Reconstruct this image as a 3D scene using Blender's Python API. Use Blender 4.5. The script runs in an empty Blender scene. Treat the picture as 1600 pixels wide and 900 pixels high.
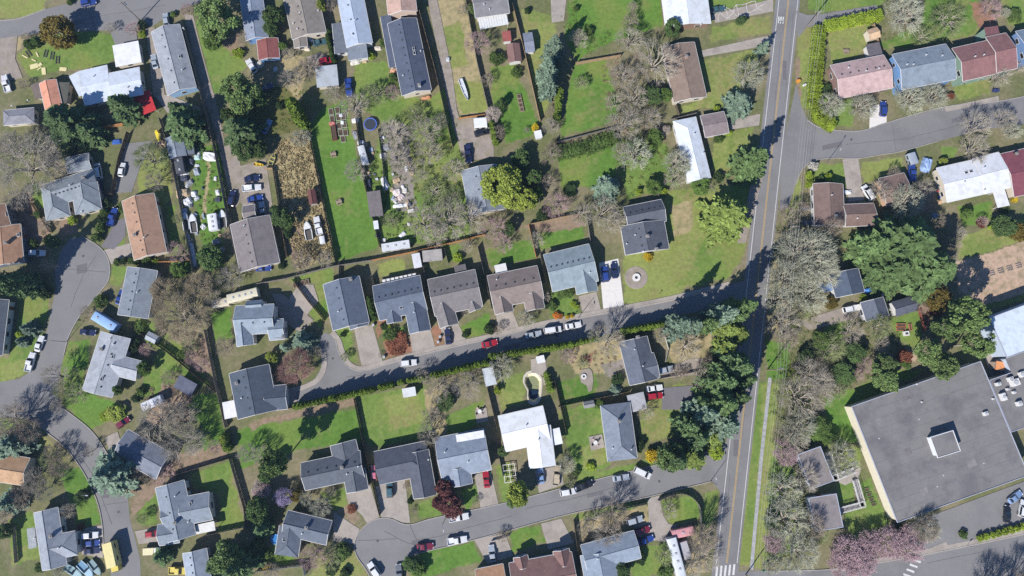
import bpy, bmesh, math, random
import numpy as np
from mathutils import Vector, Matrix

R = math.radians
SC = bpy.context.scene
COL = SC.collection
random.seed(7)
RNG = np.random.default_rng(7)

# ------------------------------------------------------------------ camera, sky, sun, exposure
CAM_H, F_PX, NADIR = 200.0, 1100.0, 140.0
TILT = math.atan2(NADIR, F_PX)
cam_d = bpy.data.cameras.new('camera')
cam_d.sensor_width = 36.0
cam_d.lens = F_PX / 1600.0 * 36.0
cam_d.clip_start = 1.0
cam_d.clip_end = 9000.0
cam = bpy.data.objects.new('camera', cam_d)
COL.objects.link(cam)
cam.location = (0, 0, CAM_H)
cam.rotation_euler = (TILT, 0, 0)
SC.camera = cam

SUN_EL = 40.5
SHADOW = Vector((0.61, 0.79, 0)).normalized()
world = bpy.data.worlds.new('World')
SC.world = world
world.use_nodes = True
wn = world.node_tree.nodes
wl = world.node_tree.links
wn.clear()
sky = wn.new('ShaderNodeTexSky')
sky.sky_type = 'NISHITA'
sky.sun_disc = False
sky.air_density = 1.0
sky.dust_density = 0.0
sky.ozone_density = 9.0
sky.sun_elevation = R(SUN_EL)
sky.sun_rotation = math.atan2(-SHADOW.x, -SHADOW.y)
bg = wn.new('ShaderNodeBackground')
bg.inputs['Strength'].default_value = 0.085
wo = wn.new('ShaderNodeOutputWorld')
wl.new(sky.outputs[0], bg.inputs[0])
wl.new(bg.outputs[0], wo.inputs[0])

sun_d = bpy.data.lights.new('sun', 'SUN')
sun_d.energy = 4.5
sun_d.angle = R(0.5)
sun_d.color = (1.0, 0.965, 0.91)
sun = bpy.data.objects.new('sun', sun_d)
COL.objects.link(sun)
sd = Vector((SHADOW.x * math.cos(R(SUN_EL)), SHADOW.y * math.cos(R(SUN_EL)), -math.sin(R(SUN_EL))))
sun.rotation_euler = sd.to_track_quat('-Z', 'Y').to_euler()
sun.location = (-100, -130, 150)

SC.view_settings.view_transform = 'Standard'
SC.view_settings.look = 'None'
SC.view_settings.gamma = 1.0
SC.view_settings.use_curve_mapping = False
SC.view_settings.exposure = 0.83
SC.render.engine = 'CYCLES'
SC.cycles.max_bounces = 5
SC.cycles.diffuse_bounces = 2
SC.cycles.glossy_bounces = 2
SC.cycles.transmission_bounces = 2
SC.cycles.transparent_max_bounces = 4
SC.cycles.use_denoising = False
SC.cycles.volume_bounces = 0

# ------------------------------------------------------------------ picture <-> place
CT, ST = math.cos(TILT), math.sin(TILT)
def W(px, py, z=0.0):
    cy = 450.0 - py
    dx, dy, dz = px - 800.0, cy * CT + F_PX * ST, cy * ST - F_PX * CT
    s = (z - CAM_H) / dz
    return Vector((dx * s, dy * s, z))
def PX(p):
    x, y, z = p[0], p[1], p[2] - CAM_H
    cy = y * CT + z * ST
    cz = -y * ST + z * CT
    k = F_PX / -cz
    return (800.0 + x * k, 450.0 - cy * k)
TILE = None
def tile(c=None, r=None):
    global TILE
    TILE = None if c is None else (c * 400.0, r * 225.0)
def Q(x, y):
    return (x, y) if TILE is None else (TILE[0] + x / 4.0, TILE[1] + y / 4.0)
def QS():
    return 0.18 if TILE is None else 0.045
def at(x, y, z=0.0):
    return W(*Q(x, y), z)
def pairs(l):
    return [(l[i], l[i + 1]) for i in range(0, len(l), 2)]
def heading(x, y, ang):
    a, b = at(x, y), at(x + 10 * math.cos(R(ang)), y - 10 * math.sin(R(ang)))
    return math.atan2(b.y - a.y, b.x - a.x)

# ------------------------------------------------------------------ materials
MATS = {}
def lin(c):
    return tuple(((v / 12.92) if v <= 0.04045 else ((v + 0.055) / 1.055) ** 2.4) for v in c)
def mat(name, col, rough=0.8, var=0.25, scale=1.2, fine=9.0, fvar=0.15, metal=0.0, spec=0.3, transl=0.0,
        objvar=0.0, attr=None, bump=0.0, stain=None, stain_scale=0.12, stain_amt=0.5, coat=0.0):
    if name in MATS:
        return MATS[name]
    m = bpy.data.materials.new(name)
    m.use_nodes = True
    nt = m.node_tree
    n, l = nt.nodes, nt.links
    n.clear()
    out = n.new('ShaderNodeOutputMaterial')
    b = n.new('ShaderNodeBsdfPrincipled')
    b.inputs['Roughness'].default_value = rough
    b.inputs['Metallic'].default_value = metal
    b.inputs['Specular IOR Level'].default_value = spec
    if coat:
        b.inputs['Coat Weight'].default_value = coat
        b.inputs['Coat Roughness'].default_value = 0.08
    geo = n.new('ShaderNodeNewGeometry')
    cur = None
    if attr:
        a = n.new('ShaderNodeAttribute')
        a.attribute_name = attr
        cur = a.outputs['Color']
    else:
        rgb = n.new('ShaderNodeRGB')
        rgb.outputs[0].default_value = (*col, 1)
        cur = rgb.outputs[0]
    def noise(sc, det):
        t = n.new('ShaderNodeTexNoise')
        t.inputs['Scale'].default_value = sc
        t.inputs['Detail'].default_value = det
        t.inputs['Roughness'].default_value = 0.62
        l.new(geo.outputs['Position'], t.inputs['Vector'])
        return t
    def scalefac(src, amt):
        mr = n.new('ShaderNodeMapRange')
        mr.inputs['From Min'].default_value = 0.3
        mr.inputs['From Max'].default_value = 0.7
        mr.inputs['To Min'].default_value = 1 - amt
        mr.inputs['To Max'].default_value = 1 + amt
        l.new(src, mr.inputs['Value'])
        return mr.outputs[0]
    def mul(c, f):
        v = n.new('ShaderNodeVectorMath')
        v.operation = 'SCALE'
        l.new(c, v.inputs[0])
        l.new(f, v.inputs['Scale'])
        return v.outputs[0]
    if stain is not None:
        t = noise(stain_scale, 4)
        mr = n.new('ShaderNodeMapRange')
        mr.inputs['From Min'].default_value = 0.48
        mr.inputs['From Max'].default_value = 0.66
        mr.inputs['To Max'].default_value = stain_amt
        l.new(t.outputs['Fac'], mr.inputs['Value'])
        mx = n.new('ShaderNodeMix')
        mx.data_type = 'RGBA'
        l.new(mr.outputs[0], mx.inputs['Factor'])
        l.new(cur, mx.inputs['A'])
        mx.inputs['B'].default_value = (*stain, 1)
        cur = mx.outputs['Result']
    tn = None
    if var:
        tn = noise(scale, 3)
        cur = mul(cur, scalefac(tn.outputs['Fac'], var))
    if fvar:
        tf = noise(fine, 2)
        cur = mul(cur, scalefac(tf.outputs['Fac'], fvar))
        if bump:
            bp = n.new('ShaderNodeBump')
            bp.inputs['Strength'].default_value = bump
            bp.inputs['Distance'].default_value = 0.1
            l.new(tf.outputs['Fac'], bp.inputs['Height'])
            l.new(bp.outputs[0], b.inputs['Normal'])
    if objvar:
        oi = n.new('ShaderNodeObjectInfo')
        mr = n.new('ShaderNodeMapRange')
        mr.inputs['To Min'].default_value = 1 - objvar
        mr.inputs['To Max'].default_value = 1 + objvar
        l.new(oi.outputs['Random'], mr.inputs['Value'])
        cur = mul(cur, mr.outputs[0])
    l.new(cur, b.inputs['Base Color'])
    sh = b.outputs[0]
    if transl:
        tr = n.new('ShaderNodeBsdfTranslucent')
        l.new(cur, tr.inputs['Color'])
        ms = n.new('ShaderNodeMixShader')
        ms.inputs[0].default_value = transl
        l.new(sh, ms.inputs[1])
        l.new(tr.outputs[0], ms.inputs[2])
        sh = ms.outputs[0]
    l.new(sh, out.inputs[0])
    MATS[name] = m
    return m
def S(r, g, b, k=1.0):
    """picture colour 0..255 to a base colour for this exposure"""
    c = lin((r / 255, g / 255, b / 255))
    return tuple(v * k * 0.62 for v in c)
def paint(name, col, rough=0.75, **k):
    return mat('paint_' + name, col, rough, var=k.pop('var', 0.08), fvar=k.pop('fvar', 0.06), **k)
def roofmat(c):
    key = 'roof_%d_%d_%d' % c
    bright = min(c) > 185
    if c == (136, 133, 132):
        return mat('school_roof', S(*c), .9, var=.07, scale=.5, fine=4, fvar=.06, stain=S(112, 108, 112), stain_scale=.14, stain_amt=.75)
    return mat(key, S(*c), 0.85 if not bright else 0.5, var=0.12 if not bright else 0.06, scale=0.8, fine=5.0, fvar=0.14 if not bright else 0.05,
               stain=S(*[v * 0.8 for v in c]) if not bright else S(c[0] * .84, c[1] * .82, c[2] * .78), stain_scale=0.45, stain_amt=0.42)
def wallmat(c):
    return mat('wall_%d_%d_%d' % c, S(*c), 0.8, var=0.06, fvar=0.05)
def glassmat():
    return mat('window_glass', (0.02, 0.025, 0.03), 0.06, var=0, fvar=0, spec=0.8)

# ------------------------------------------------------------------ meshes and objects
class MB:
    def __init__(self):
        self.v, self.f = [], []
    def add(self, vs, fs):
        k = len(self.v)
        self.v += [tuple(p) for p in vs]
        self.f += [tuple(i + k for i in f) for f in fs]
        return self
    def box(self, c, s, rz=0.0, taper=1.0):
        hx, hy, hz = s[0] / 2, s[1] / 2, s[2] / 2
        co, si = math.cos(rz), math.sin(rz)
        vs = []
        for z in (-hz, hz):
            k = 1.0 if z < 0 else taper
            for x, y in ((-hx, -hy), (hx, -hy), (hx, hy), (-hx, hy)):
                x, y = x * k, y * k
                vs.append((c[0] + x * co - y * si, c[1] + x * si + y * co, c[2] + z))
        return self.add(vs, [(3, 2, 1, 0), (4, 5, 6, 7), (0, 1, 5, 4), (1, 2, 6, 5), (2, 3, 7, 6), (3, 0, 4, 7)])
    def prism(self, poly, z0, z1):
        n = len(poly)
        vs = [(p[0], p[1], z0) for p in poly] + [(p[0], p[1], z1) for p in poly]
        fs = [tuple(range(n - 1, -1, -1)), tuple(range(n, 2 * n))]
        fs += [(i, (i + 1) % n, n + (i + 1) % n, n + i) for i in range(n)]
        return self.add(vs, fs)
    def slab(self, pts, t):
        """a sheet of 3-D points with thickness t downwards"""
        n = len(pts)
        vs = [tuple(p) for p in pts] + [(p[0], p[1], p[2] - t) for p in pts]
        fs = [tuple(range(n)), tuple(range(2 * n - 1, n - 1, -1))]
        fs += [(i, n + i, n + (i + 1) % n, (i + 1) % n) for i in range(n)]
        return self.add(vs, fs)
    def tube(self, p0, p1, r0, r1=None, n=8, cap=True):
        r1 = r0 if r1 is None else r1
        p0, p1 = Vector(p0), Vector(p1)
        d = (p1 - p0)
        if d.length < 1e-6:
            return self
        d.normalize()
        a = d.orthogonal().normalized()
        b = d.cross(a)
        vs = []
        for p, r in ((p0, r0), (p1, r1)):
            for i in range(n):
                t = 2 * math.pi * i / n
                vs.append(p + a * (math.cos(t) * r) + b * (math.sin(t) * r))
        fs = [(i, (i + 1) % n, n + (i + 1) % n, n + i) for i in range(n)]
        if cap:
            fs += [tuple(range(n - 1, -1, -1)), tuple(range(n, 2 * n))]
        return self.add(vs, fs)
    def lathe(self, prof, n=16, c=(0, 0, 0)):
        k = len(prof)
        vs = []
        for i in range(n):
            t = 2 * math.pi * i / n
            vs += [(c[0] + r * math.cos(t), c[1] + r * math.sin(t), c[2] + z) for r, z in prof]
        fs = []
        for i in range(n):
            j = (i + 1) % n
            fs += [(i * k + q, j * k + q, j * k + q + 1, i * k + q + 1) for q in range(k - 1)]
        return self.add(vs, fs)
    def mesh(self, name, smooth=False):
        me = bpy.data.meshes.new(name)
        me.from_pydata(self.v, [], self.f)
        if smooth:
            me.polygons.foreach_set('use_smooth', [True] * len(me.polygons))
        me.update()
        return me
def npmesh(name, v, f, smooth=False):
    """v (n,3), f (m,k) with k = 3 or 4"""
    me = bpy.data.meshes.new(name)
    v = np.asarray(v, np.float32)
    f = np.asarray(f, np.int32)
    m, k = f.shape
    me.vertices.add(len(v))
    me.vertices.foreach_set('co', v.ravel())
    me.loops.add(m * k)
    me.loops.foreach_set('vertex_index', f.ravel())
    me.polygons.add(m)
    me.polygons.foreach_set('loop_start', np.arange(0, m * k, k, dtype=np.int32))
    me.polygons.foreach_set('loop_total', np.full(m, k, np.int32))
    if smooth:
        me.polygons.foreach_set('use_smooth', np.ones(m, bool))
    me.update(calc_edges=True)
    return me
def obj(name, me, m=None, parent=None, loc=(0, 0, 0), rz=0.0, scale=(1, 1, 1), link_mat=False):
    if isinstance(me, MB):
        me = me.mesh(name)
    o = bpy.data.objects.new(name, me)
    COL.objects.link(o)
    if parent is not None:
        o.parent = parent
    o.location = loc
    if rz:
        o.rotation_euler = (0, 0, rz)
    if scale != (1, 1, 1):
        o.scale = scale
    if m is not None:
        if link_mat:
            if not me.materials:
                me.materials.append(None)
            o.material_slots[0].link = 'OBJECT'
            o.material_slots[0].material = m
        elif not me.materials:
            me.materials.append(m)
    return o
def empty(name, loc=(0, 0, 0), rz=0.0, scale=(1, 1, 1)):
    o = bpy.data.objects.new(name, None)
    COL.objects.link(o)
    o.location = loc
    o.rotation_euler = (0, 0, rz)
    o.scale = scale
    o.empty_display_size = 0.5
    return o
def struct(o, kind='structure', label=None, cat=None):
    o['kind'] = kind
    if label:
        o['label'] = label
    if cat:
        o['category'] = cat
    return o
# things wait here for their labels until every house is known
WAIT, HOUSES = [], []
def thing(o, desc, cat, group=None, pxy=None, label=None):
    o['category'] = cat
    if group:
        o['group'] = group
    if label:
        o['label'] = label
    else:
        if pxy is None:
            pxy = PX(o.location)
        WAIT.append((o, desc, pxy))
    return o
# ------------------------------------------------------------------ trees: shared meshes
def tubes_np(segs, n=3):
    """segs (k,8): p0 p1 r0 r1 -> verts, quad faces"""
    s = np.asarray(segs, float)
    p0, p1, r0, r1 = s[:, 0:3], s[:, 3:6], s[:, 6], s[:, 7]
    d = p1 - p0
    d /= np.linalg.norm(d, axis=1, keepdims=True) + 1e-9
    ref = np.where(np.abs(d[:, 2:3]) > 0.9, np.array([[1.0, 0, 0]]), np.array([[0, 0, 1.0]]))
    a = np.cross(d, ref)
    a /= np.linalg.norm(a, axis=1, keepdims=True) + 1e-9
    b = np.cross(d, a)
    V = []
    for p, r in ((p0, r0), (p1, r1)):
        for i in range(n):
            t = 2 * math.pi * i / n
            V.append(p + (a * math.cos(t) + b * math.sin(t)) * r[:, None])
    V = np.stack(V, 1)                                     # k, 2n, 3
    base = (np.arange(len(s)) * 2 * n)[:, None, None]
    F = np.array([[i, (i + 1) % n, n + (i + 1) % n, n + i] for i in range(n)])[None] + base
    return V.reshape(-1, 3), F.reshape(-1, 4)
def quads_np(c, size, rng, up=0.3, aspect=1.0, dirs=None):
    """random leaf quads at c (k,3); up biases normals upward"""
    k = len(c)
    nrm = rng.normal(size=(k, 3))
    nrm[:, 2] = np.abs(nrm[:, 2]) + up
    nrm /= np.linalg.norm(nrm, axis=1, keepdims=True)
    t = dirs if dirs is not None else rng.normal(size=(k, 3))
    a = t - nrm * (t * nrm).sum(1, keepdims=True)
    a /= np.linalg.norm(a, axis=1, keepdims=True) + 1e-9
    b = np.cross(nrm, a)
    s = (np.asarray(size) * rng.uniform(0.6, 1.3, k))[:, None]
    a, b = a * s * aspect, b * s
    # a leaf-like lozenge with a slightly irregular outline
    V = np.stack([c - a, c - b * rng.uniform(.7, 1.1, (k, 1)), c + a, c + b * rng.uniform(.7, 1.1, (k, 1))], 1).reshape(-1, 3)
    F = (np.arange(k) * 4)[:, None] + np.arange(4)[None]
    return V, F
def join_np(parts):
    V, F, o = [], [], 0
    for v, f in parts:
        V.append(v); F.append(f + o); o += len(v)
    return np.concatenate(V), np.concatenate(F)
def skeleton(seed, nl=9, nb=120, nt=5, ntt=3, Rr=5.0, H=9.0, thick=1.0, low=-.12):
    """a branching frame: trunk, forking limbs, boughs spread evenly over a rounded crown, twigs fanning outward"""
    rng = np.random.default_rng(seed)
    wood, twig, ends = [], [], []
    top = np.array([rng.normal() * .2, rng.normal() * .2, .18 * H])
    wood.append([0, 0, -0.3, *top, .25 * thick, .19 * thick])
    lobe = rng.uniform(0, 6.28, 4)
    def rad(az):
        return 1 + .09 * math.sin(2 * az + lobe[0]) + .07 * math.sin(3 * az + lobe[1]) + .05 * math.sin(5 * az + lobe[2])
    limbs = []
    def limb(p0, tgt, r, n=4):
        pts = [p0]
        for k in range(1, n + 1):
            t = k / n
            pts.append(p0 + (tgt - p0) * np.array([t, t, t ** .8]) + rng.normal(size=3) * .16 * (k < n))
        for k in range(n):
            wood.append([*pts[k], *pts[k + 1], r * 1.15 * (1 - k * .17), r * 1.15 * (1 - (k + 1) * .17)])
        limbs.append(pts)
        return pts
    for i in range(nl):
        az = 2 * math.pi * (i + rng.uniform(-.3, .3)) / nl
        el = rng.uniform(.15, 1.3)
        k = .62 * rad(az)
        tgt = np.array([Rr * k * math.cos(el) * math.cos(az), Rr * k * math.cos(el) * math.sin(az), .48 * H + .34 * H * math.sin(el)])
        pts = limb(top, tgt, .13 * thick)
        for q in range(2):
            a2, e2 = az + rng.uniform(-.5, .5), el + rng.uniform(-.35, .35)
            t2 = np.array([Rr * k * 1.1 * math.cos(e2) * math.cos(a2), Rr * k * 1.1 * math.cos(e2) * math.sin(a2), .5 * H + .36 * H * math.sin(e2)])
            limb(pts[2], t2, .07 * thick, 3)
    fork = np.array([0, 0, .12 * H])
    tips = np.array([l[-1] for l in limbs])
    for j in range(nb):
        zz = low + (1 - low) * (j + .5) / nb
        az = j * 2.39996 + rng.normal() * .15
        k = rad(az) * rng.uniform(.74, .90)
        c = math.sqrt(max(0, 1 - max(zz, 0) ** 2)) * (1 if zz > 0 else 1 + zz)
        tgt = np.array([Rr * k * c * math.cos(az), Rr * k * c * math.sin(az), .50 * H + .44 * H * zz * rng.uniform(.85, 1.02)])
        li = int(np.argmin(((tips - tgt) ** 2).sum(1)))
        l = limbs[li]
        s0 = l[len(l) - 2] + (l[-1] - l[len(l) - 2]) * rng.uniform(-.3, 1)
        mid = (s0 + tgt) / 2 + rng.normal(size=3) * .14
        twig.append([*s0, *mid, .040 * thick, .028 * thick]); twig.append([*mid, *tgt, .028 * thick, .015 * thick])
        for q in range(nt):
            u = rng.uniform(.1, 1.0)
            a0 = (s0 + (mid - s0) * u * 2) if u < .5 else (mid + (tgt - mid) * (u * 2 - 1))
            d = a0 - fork; d = d / np.linalg.norm(d) + rng.normal(size=3) * .46 + np.array([0, 0, .1]); d /= np.linalg.norm(d)
            a1 = a0 + d * rng.uniform(.13, .26) * Rr
            twig.append([*a0, *a1, .021 * thick, .010 * thick])
            for w in range(ntt):
                b0 = a0 + (a1 - a0) * rng.uniform(.2, 1)
                d3 = d + rng.normal(size=3) * .5; d3 /= np.linalg.norm(d3)
                b1 = b0 + d3 * rng.uniform(.06, .14) * Rr
                twig.append([*b0, *b1, .013 * thick, .006 * thick])
                ends.append(b1)
    return wood, twig, np.array(ends), rng
TREE_MESH = {}
def bare_meshes(seed, **k):
    wood, twig, ends, rng = skeleton(seed, **k)
    return (npmesh('trunk', *tubes_np(wood, 6), smooth=True), npmesh('crown', *tubes_np(twig, 3)))
def blossom_meshes(seed, leaf=.16, per=2, **k):
    wood, twig, ends, rng = skeleton(seed, **k)
    c = np.repeat(ends, per, 0) + rng.normal(size=(len(ends) * per, 3)) * .14
    return (npmesh('trunk', *tubes_np(wood, 6), smooth=True), npmesh('crown', *join_np([tubes_np(twig, 3), quads_np(c, np.full(len(c), leaf), rng, up=.6)])))
def leafy_meshes(seed, nclump=46, per=90, Rr=5.0, H=8.0, leaf=.34, zc=.58, zr=.42, clump=.27):
    rng = np.random.default_rng(seed)
    C = []
    lob = rng.uniform(.78, 1.12, 7)
    for i in range(nclump):
        z = rng.uniform(-.75, 1)
        az = rng.uniform(0, 2 * math.pi)
        k = lob[int(az / (2 * math.pi) * 7) % 7]
        rr = math.sqrt(max(0, 1 - z * z)) * (rng.uniform(.55, .98) ** .6)
        ctr = np.array([Rr * .82 * k * rr * math.cos(az), Rr * .82 * k * rr * math.sin(az), H * (zc + zr * z * .9)])
        d = rng.normal(size=(per, 3)); d /= np.linalg.norm(d, axis=1, keepdims=True)
        d[:, 2] = np.where(d[:, 2] < -.2, -d[:, 2], d[:, 2])
        cr = clump * Rr * rng.uniform(.65, 1.25)
        C.append(ctr + d * cr * rng.uniform(.55, 1.05, (per, 1)))
    C = np.concatenate(C)
    wood = [[0, 0, -.3, 0, 0, H * .4, .28, .2]]
    for i in range(7):
        az = i * .9
        wood.append([0, 0, H * .3, Rr * .55 * math.cos(az), Rr * .55 * math.sin(az), H * rng.uniform(.5, .8), .13, .05])
    return (npmesh('trunk', *tubes_np(wood, 6), smooth=True), npmesh('crown', *quads_np(C, np.full(len(C), leaf), rng, up=.25)))
def conifer_meshes(seed, Rr=4.0, H=15.0, whorls=17, nb=8, per=34, leaf=.33, droop=.28, z0=.10, pw=.78):
    rng = np.random.default_rng(seed)
    C, D, Sz, wood = [], [], [], [[0, 0, -.3, 0, 0, H * .5, .36, .22], [0, 0, H * .5, 0, 0, H * .97, .22, .04]]
    for w in range(whorls):
        t = w / (whorls - 1)
        z = H * (z0 + (1 - z0) * t ** .92)
        rad = Rr * (1 - t) ** pw * 1.02 + .12
        nbw = max(4, int(nb * (1 - .45 * t)))
        for b in range(nbw):
            az = 2 * math.pi * (b + rng.uniform(-.4, .4)) / nbw + w * 1.7
            L = rad * rng.uniform(.66, 1.12)
            d = np.array([math.cos(az), math.sin(az), 0])
            side = np.array([-d[1], d[0], 0])
            n = int(per * (.35 + .65 * (1 - t)))
            u = rng.uniform(.08, 1, n) ** .8
            wd = (.30 * L * (1.05 - u) + .1)
            s = rng.uniform(-1, 1, n) * wd
            p = d[None] * (u * L)[:, None] + side[None] * s[:, None]
            p[:, 2] = z - droop * L * u ** 1.4 - np.abs(s) * .25 + rng.normal(size=n) * .12 + .1 * L * u
            C.append(p)
            D.append(d[None] * .8 + side[None] * (np.sign(s) * .7)[:, None] + rng.normal(size=(n, 3)) * .2 + np.array([[0, 0, -.25]]))
            Sz.append(np.full(n, leaf) * (.75 + .4 * (1 - t)))
            wood.append([0, 0, z, *(d * L * .8 + np.array([0, 0, z - droop * L * .6])), .05, .02])
    C, D, Sz = np.concatenate(C), np.concatenate(D), np.concatenate(Sz)
    return (npmesh('trunk', *tubes_np(wood, 5), smooth=True), npmesh('crown', *quads_np(C, Sz, rng, up=.7, aspect=1.7, dirs=D)))
def column_meshes(seed, Rr=.6, H=3.2, n=620, leaf=.16):
    rng = np.random.default_rng(seed)
    t = rng.uniform(0, 1, n) ** .85
    az = rng.uniform(0, 2 * math.pi, n)
    rad = Rr * np.clip(np.minimum(1.0, (1 - t) * 3.2), .05, 1) * (1 + .12 * np.sin(az * 5 + t * 9)) * rng.uniform(.75, 1.05, n)
    C = np.stack([rad * np.cos(az), rad * np.sin(az), .1 + H * t], 1)
    D = np.stack([np.cos(az) * .4, np.sin(az) * .4, np.ones(n)], 1)
    v, f = quads_np(C, np.full(n, leaf), rng, up=.1, aspect=1.6, dirs=D)
    core = MB().lathe([(Rr * .6, .05), (Rr * .74, H * .6), (Rr * .4, H * .82), (0.02, H * .95)], 8)
    cv, cf = np.array(core.v), np.array(core.f)
    return (npmesh('trunk', *tubes_np([[0, 0, -.2, 0, 0, H * .6, .08, .04]], 5)), npmesh('foliage', *join_np([(v, f), (cv, cf)])))
#  name: (variants, nominal radius, nominal height, crown height share for the picked pixel, crown colours, bark)
BARK = lambda: mat('bark', S(184, 172, 156), 0.9, var=.2, scale=3)
def leafmat(name, c, tr=.28, ov=.18, var=.38, scale=.55):
    return mat('leaf_' + name, c, 0.75, var=var, scale=scale, fine=4.0, fvar=.28, transl=tr, objvar=ov, spec=.2)
def twigmat(name, c):
    return mat('twig_' + name, c, 0.85, var=.22, scale=.5, fine=3.0, fvar=.15, objvar=.12, transl=.0, spec=.1)
TK = {}
def tree_kinds():
    bare = [bare_meshes(s) for s in (1, 2, 3, 4, 5)]
    fine = [bare_meshes(s, nl=10, nb=160, nt=6, ntt=3, thick=.78) for s in (11, 12, 13)]
    lich = [bare_meshes(s, nl=10, nb=150, nt=6, ntt=3, thick=1.35) for s in (21, 22, 23)]
    blos = [blossom_meshes(s, leaf=.12, per=1, nb=150, nt=6, ntt=4) for s in (31, 32, 33)]
    leafy = [leafy_meshes(s, nclump=60, per=120, leaf=.25, clump=.24) for s in (41, 42, 43, 44)]
    shrub = [leafy_meshes(s, nclump=26, per=80, Rr=1.5, H=1.8, leaf=.13, zc=.5, zr=.5, clump=.36) for s in (51, 52, 53)]
    fir = [conifer_meshes(s) for s in (61, 62, 63, 64)]
    ced = [conifer_meshes(s, whorls=14, nb=9, per=40, leaf=.38, droop=.15, pw=.6) for s in (71, 72, 73)]
    pine = [leafy_meshes(s, nclump=44, per=150, Rr=5, H=12, leaf=.24, zc=.66, zr=.30, clump=.24) for s in (81, 82, 83)]
    dome = [bare_meshes(s, nl=12, nb=300, nt=7, ntt=5, thick=.8) for s in (101, 102)]
    colm = [column_meshes(s) for s in (91, 92, 93)]
    def k(n, var, r, h, zf, cm, word, cat='tree', name='tree'):
        TK[n] = (var, r, h, zf, cm, word, cat, name)
    k('bare', bare, 5, 9, .6, twigmat('tan', S(208, 197, 178)), 'bare tan', name='bare_tree')
    k('fine', fine, 5, 9, .6, twigmat('grey', S(198, 188, 172)), 'fine-twigged bare grey-brown', name='bare_tree')
    k('brown', fine, 5, 9, .6, twigmat('brown', S(186, 170, 152)), 'leafless brown', name='bare_tree')
    k('dome', dome, 5, 9, .55, twigmat('dome', S(196, 180, 150)), 'dense rounded leafless brown', name='bare_tree')
    k('rdome', dome, 5, 9, .55, twigmat('reddome', S(186, 146, 136)), 'dense rounded reddish leafless', name='bare_tree')
    k('mauve', fine, 5, 9, .6, twigmat('mauve', S(214, 180, 178)), 'dusky pink budding', name='budding_tree')
    k('lich', lich, 5, 9, .6, twigmat('lichen', S(204, 204, 180)), 'pale lichen-grey leafless', name='lichen_tree')
    k('glich', lich, 5, 9, .6, twigmat('greenlichen', S(168, 178, 124)), 'green-tinged leafless', name='lichen_tree')
    k('pink', blos, 5, 9, .6, leafmat('pink', S(214, 182, 186), .25, .06, .14), 'pink blossoming', name='blossom_tree')
    k('white', blos, 5, 9, .6, leafmat('white', S(232, 214, 200), .2, .05, .12), 'white blossoming', name='blossom_tree')
    k('lilac', blos, 5, 9, .6, leafmat('lilac', S(182, 168, 206), .2, .05, .12), 'lilac blossoming', name='blossom_tree')
    k('plum', leafy, 5, 8, .55, leafmat('plum', S(136, 88, 84), .2, .08), 'dark red plum', name='plum_tree')
    k('ever', leafy, 5, 8, .55, leafmat('evergreen', S(106, 132, 76)), 'dark green leafy', name='leafy_tree')
    k('green', leafy, 5, 8, .55, leafmat('green', S(118, 146, 72)), 'mid-green leafy', name='leafy_tree')
    k('lime', leafy, 5, 8, .55, leafmat('lime', S(178, 192, 88)), 'yellow-green leafy', name='leafy_tree')
    k('olive', leafy, 5, 8, .55, leafmat('olive', S(138, 122, 58)), 'olive-brown leafy', name='leafy_tree')
    k('fir', fir, 4, 15, .42, leafmat('fir', S(116, 142, 92), .22), 'dark green fir', name='fir_tree')
    k('spruce', fir, 4, 15, .42, leafmat('spruce', S(142, 164, 140), .22), 'blue-grey spruce', name='spruce_tree')
    k('gfir', fir, 4, 15, .42, leafmat('greenfir', S(122, 148, 92), .22), 'mid-green fir', name='fir_tree')
    k('cedar', ced, 4, 15, .42, leafmat('cedar', S(146, 164, 84), .2), 'light green cedar', name='cedar_tree')
    k('pine', pine, 5, 12, .66, leafmat('pine', S(130, 154, 90), .22), 'clumpy green pine', name='pine_tree')
    k('shrub', shrub, 1.5, 1.8, .5, leafmat('shrub', S(106, 130, 66)), 'round green', 'shrub', 'shrub')
    k('dshrub', shrub, 1.5, 1.8, .5, leafmat('darkshrub', S(74, 96, 56)), 'dark green', 'shrub', 'shrub')
    k('lshrub', shrub, 1.5, 1.8, .5, leafmat('limeshrub', S(172, 194, 66)), 'yellow-green', 'shrub', 'shrub')
    k('yshrub', shrub, 1.5, 1.8, .5, leafmat('yellowshrub', S(226, 196, 50)), 'bright yellow', 'shrub', 'shrub')
    k('oshrub', shrub, 1.5, 1.8, .5, leafmat('orangeshrub', S(222, 140, 60)), 'orange-flowering', 'shrub', 'shrub')
    k('rshrub', shrub, 1.5, 1.8, .5, leafmat('rustshrub', S(150, 96, 72)), 'rust-brown', 'shrub', 'shrub')
    k('wshrub', shrub, 1.5, 1.8, .5, leafmat('whiteshrub', S(228, 222, 210), .15, .05, .1), 'white-flowering', 'shrub', 'shrub')
    k('col', colm, .6, 3.2, .5, leafmat('column', S(132, 156, 62)), 'columnar yellow-green', 'shrub', 'columnar_shrub')
    k('dcol', colm, .6, 3.2, .5, leafmat('darkcolumn', S(76, 100, 44)), 'columnar dark green', 'shrub', 'columnar_shrub')
TCOUNT = 0
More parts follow.
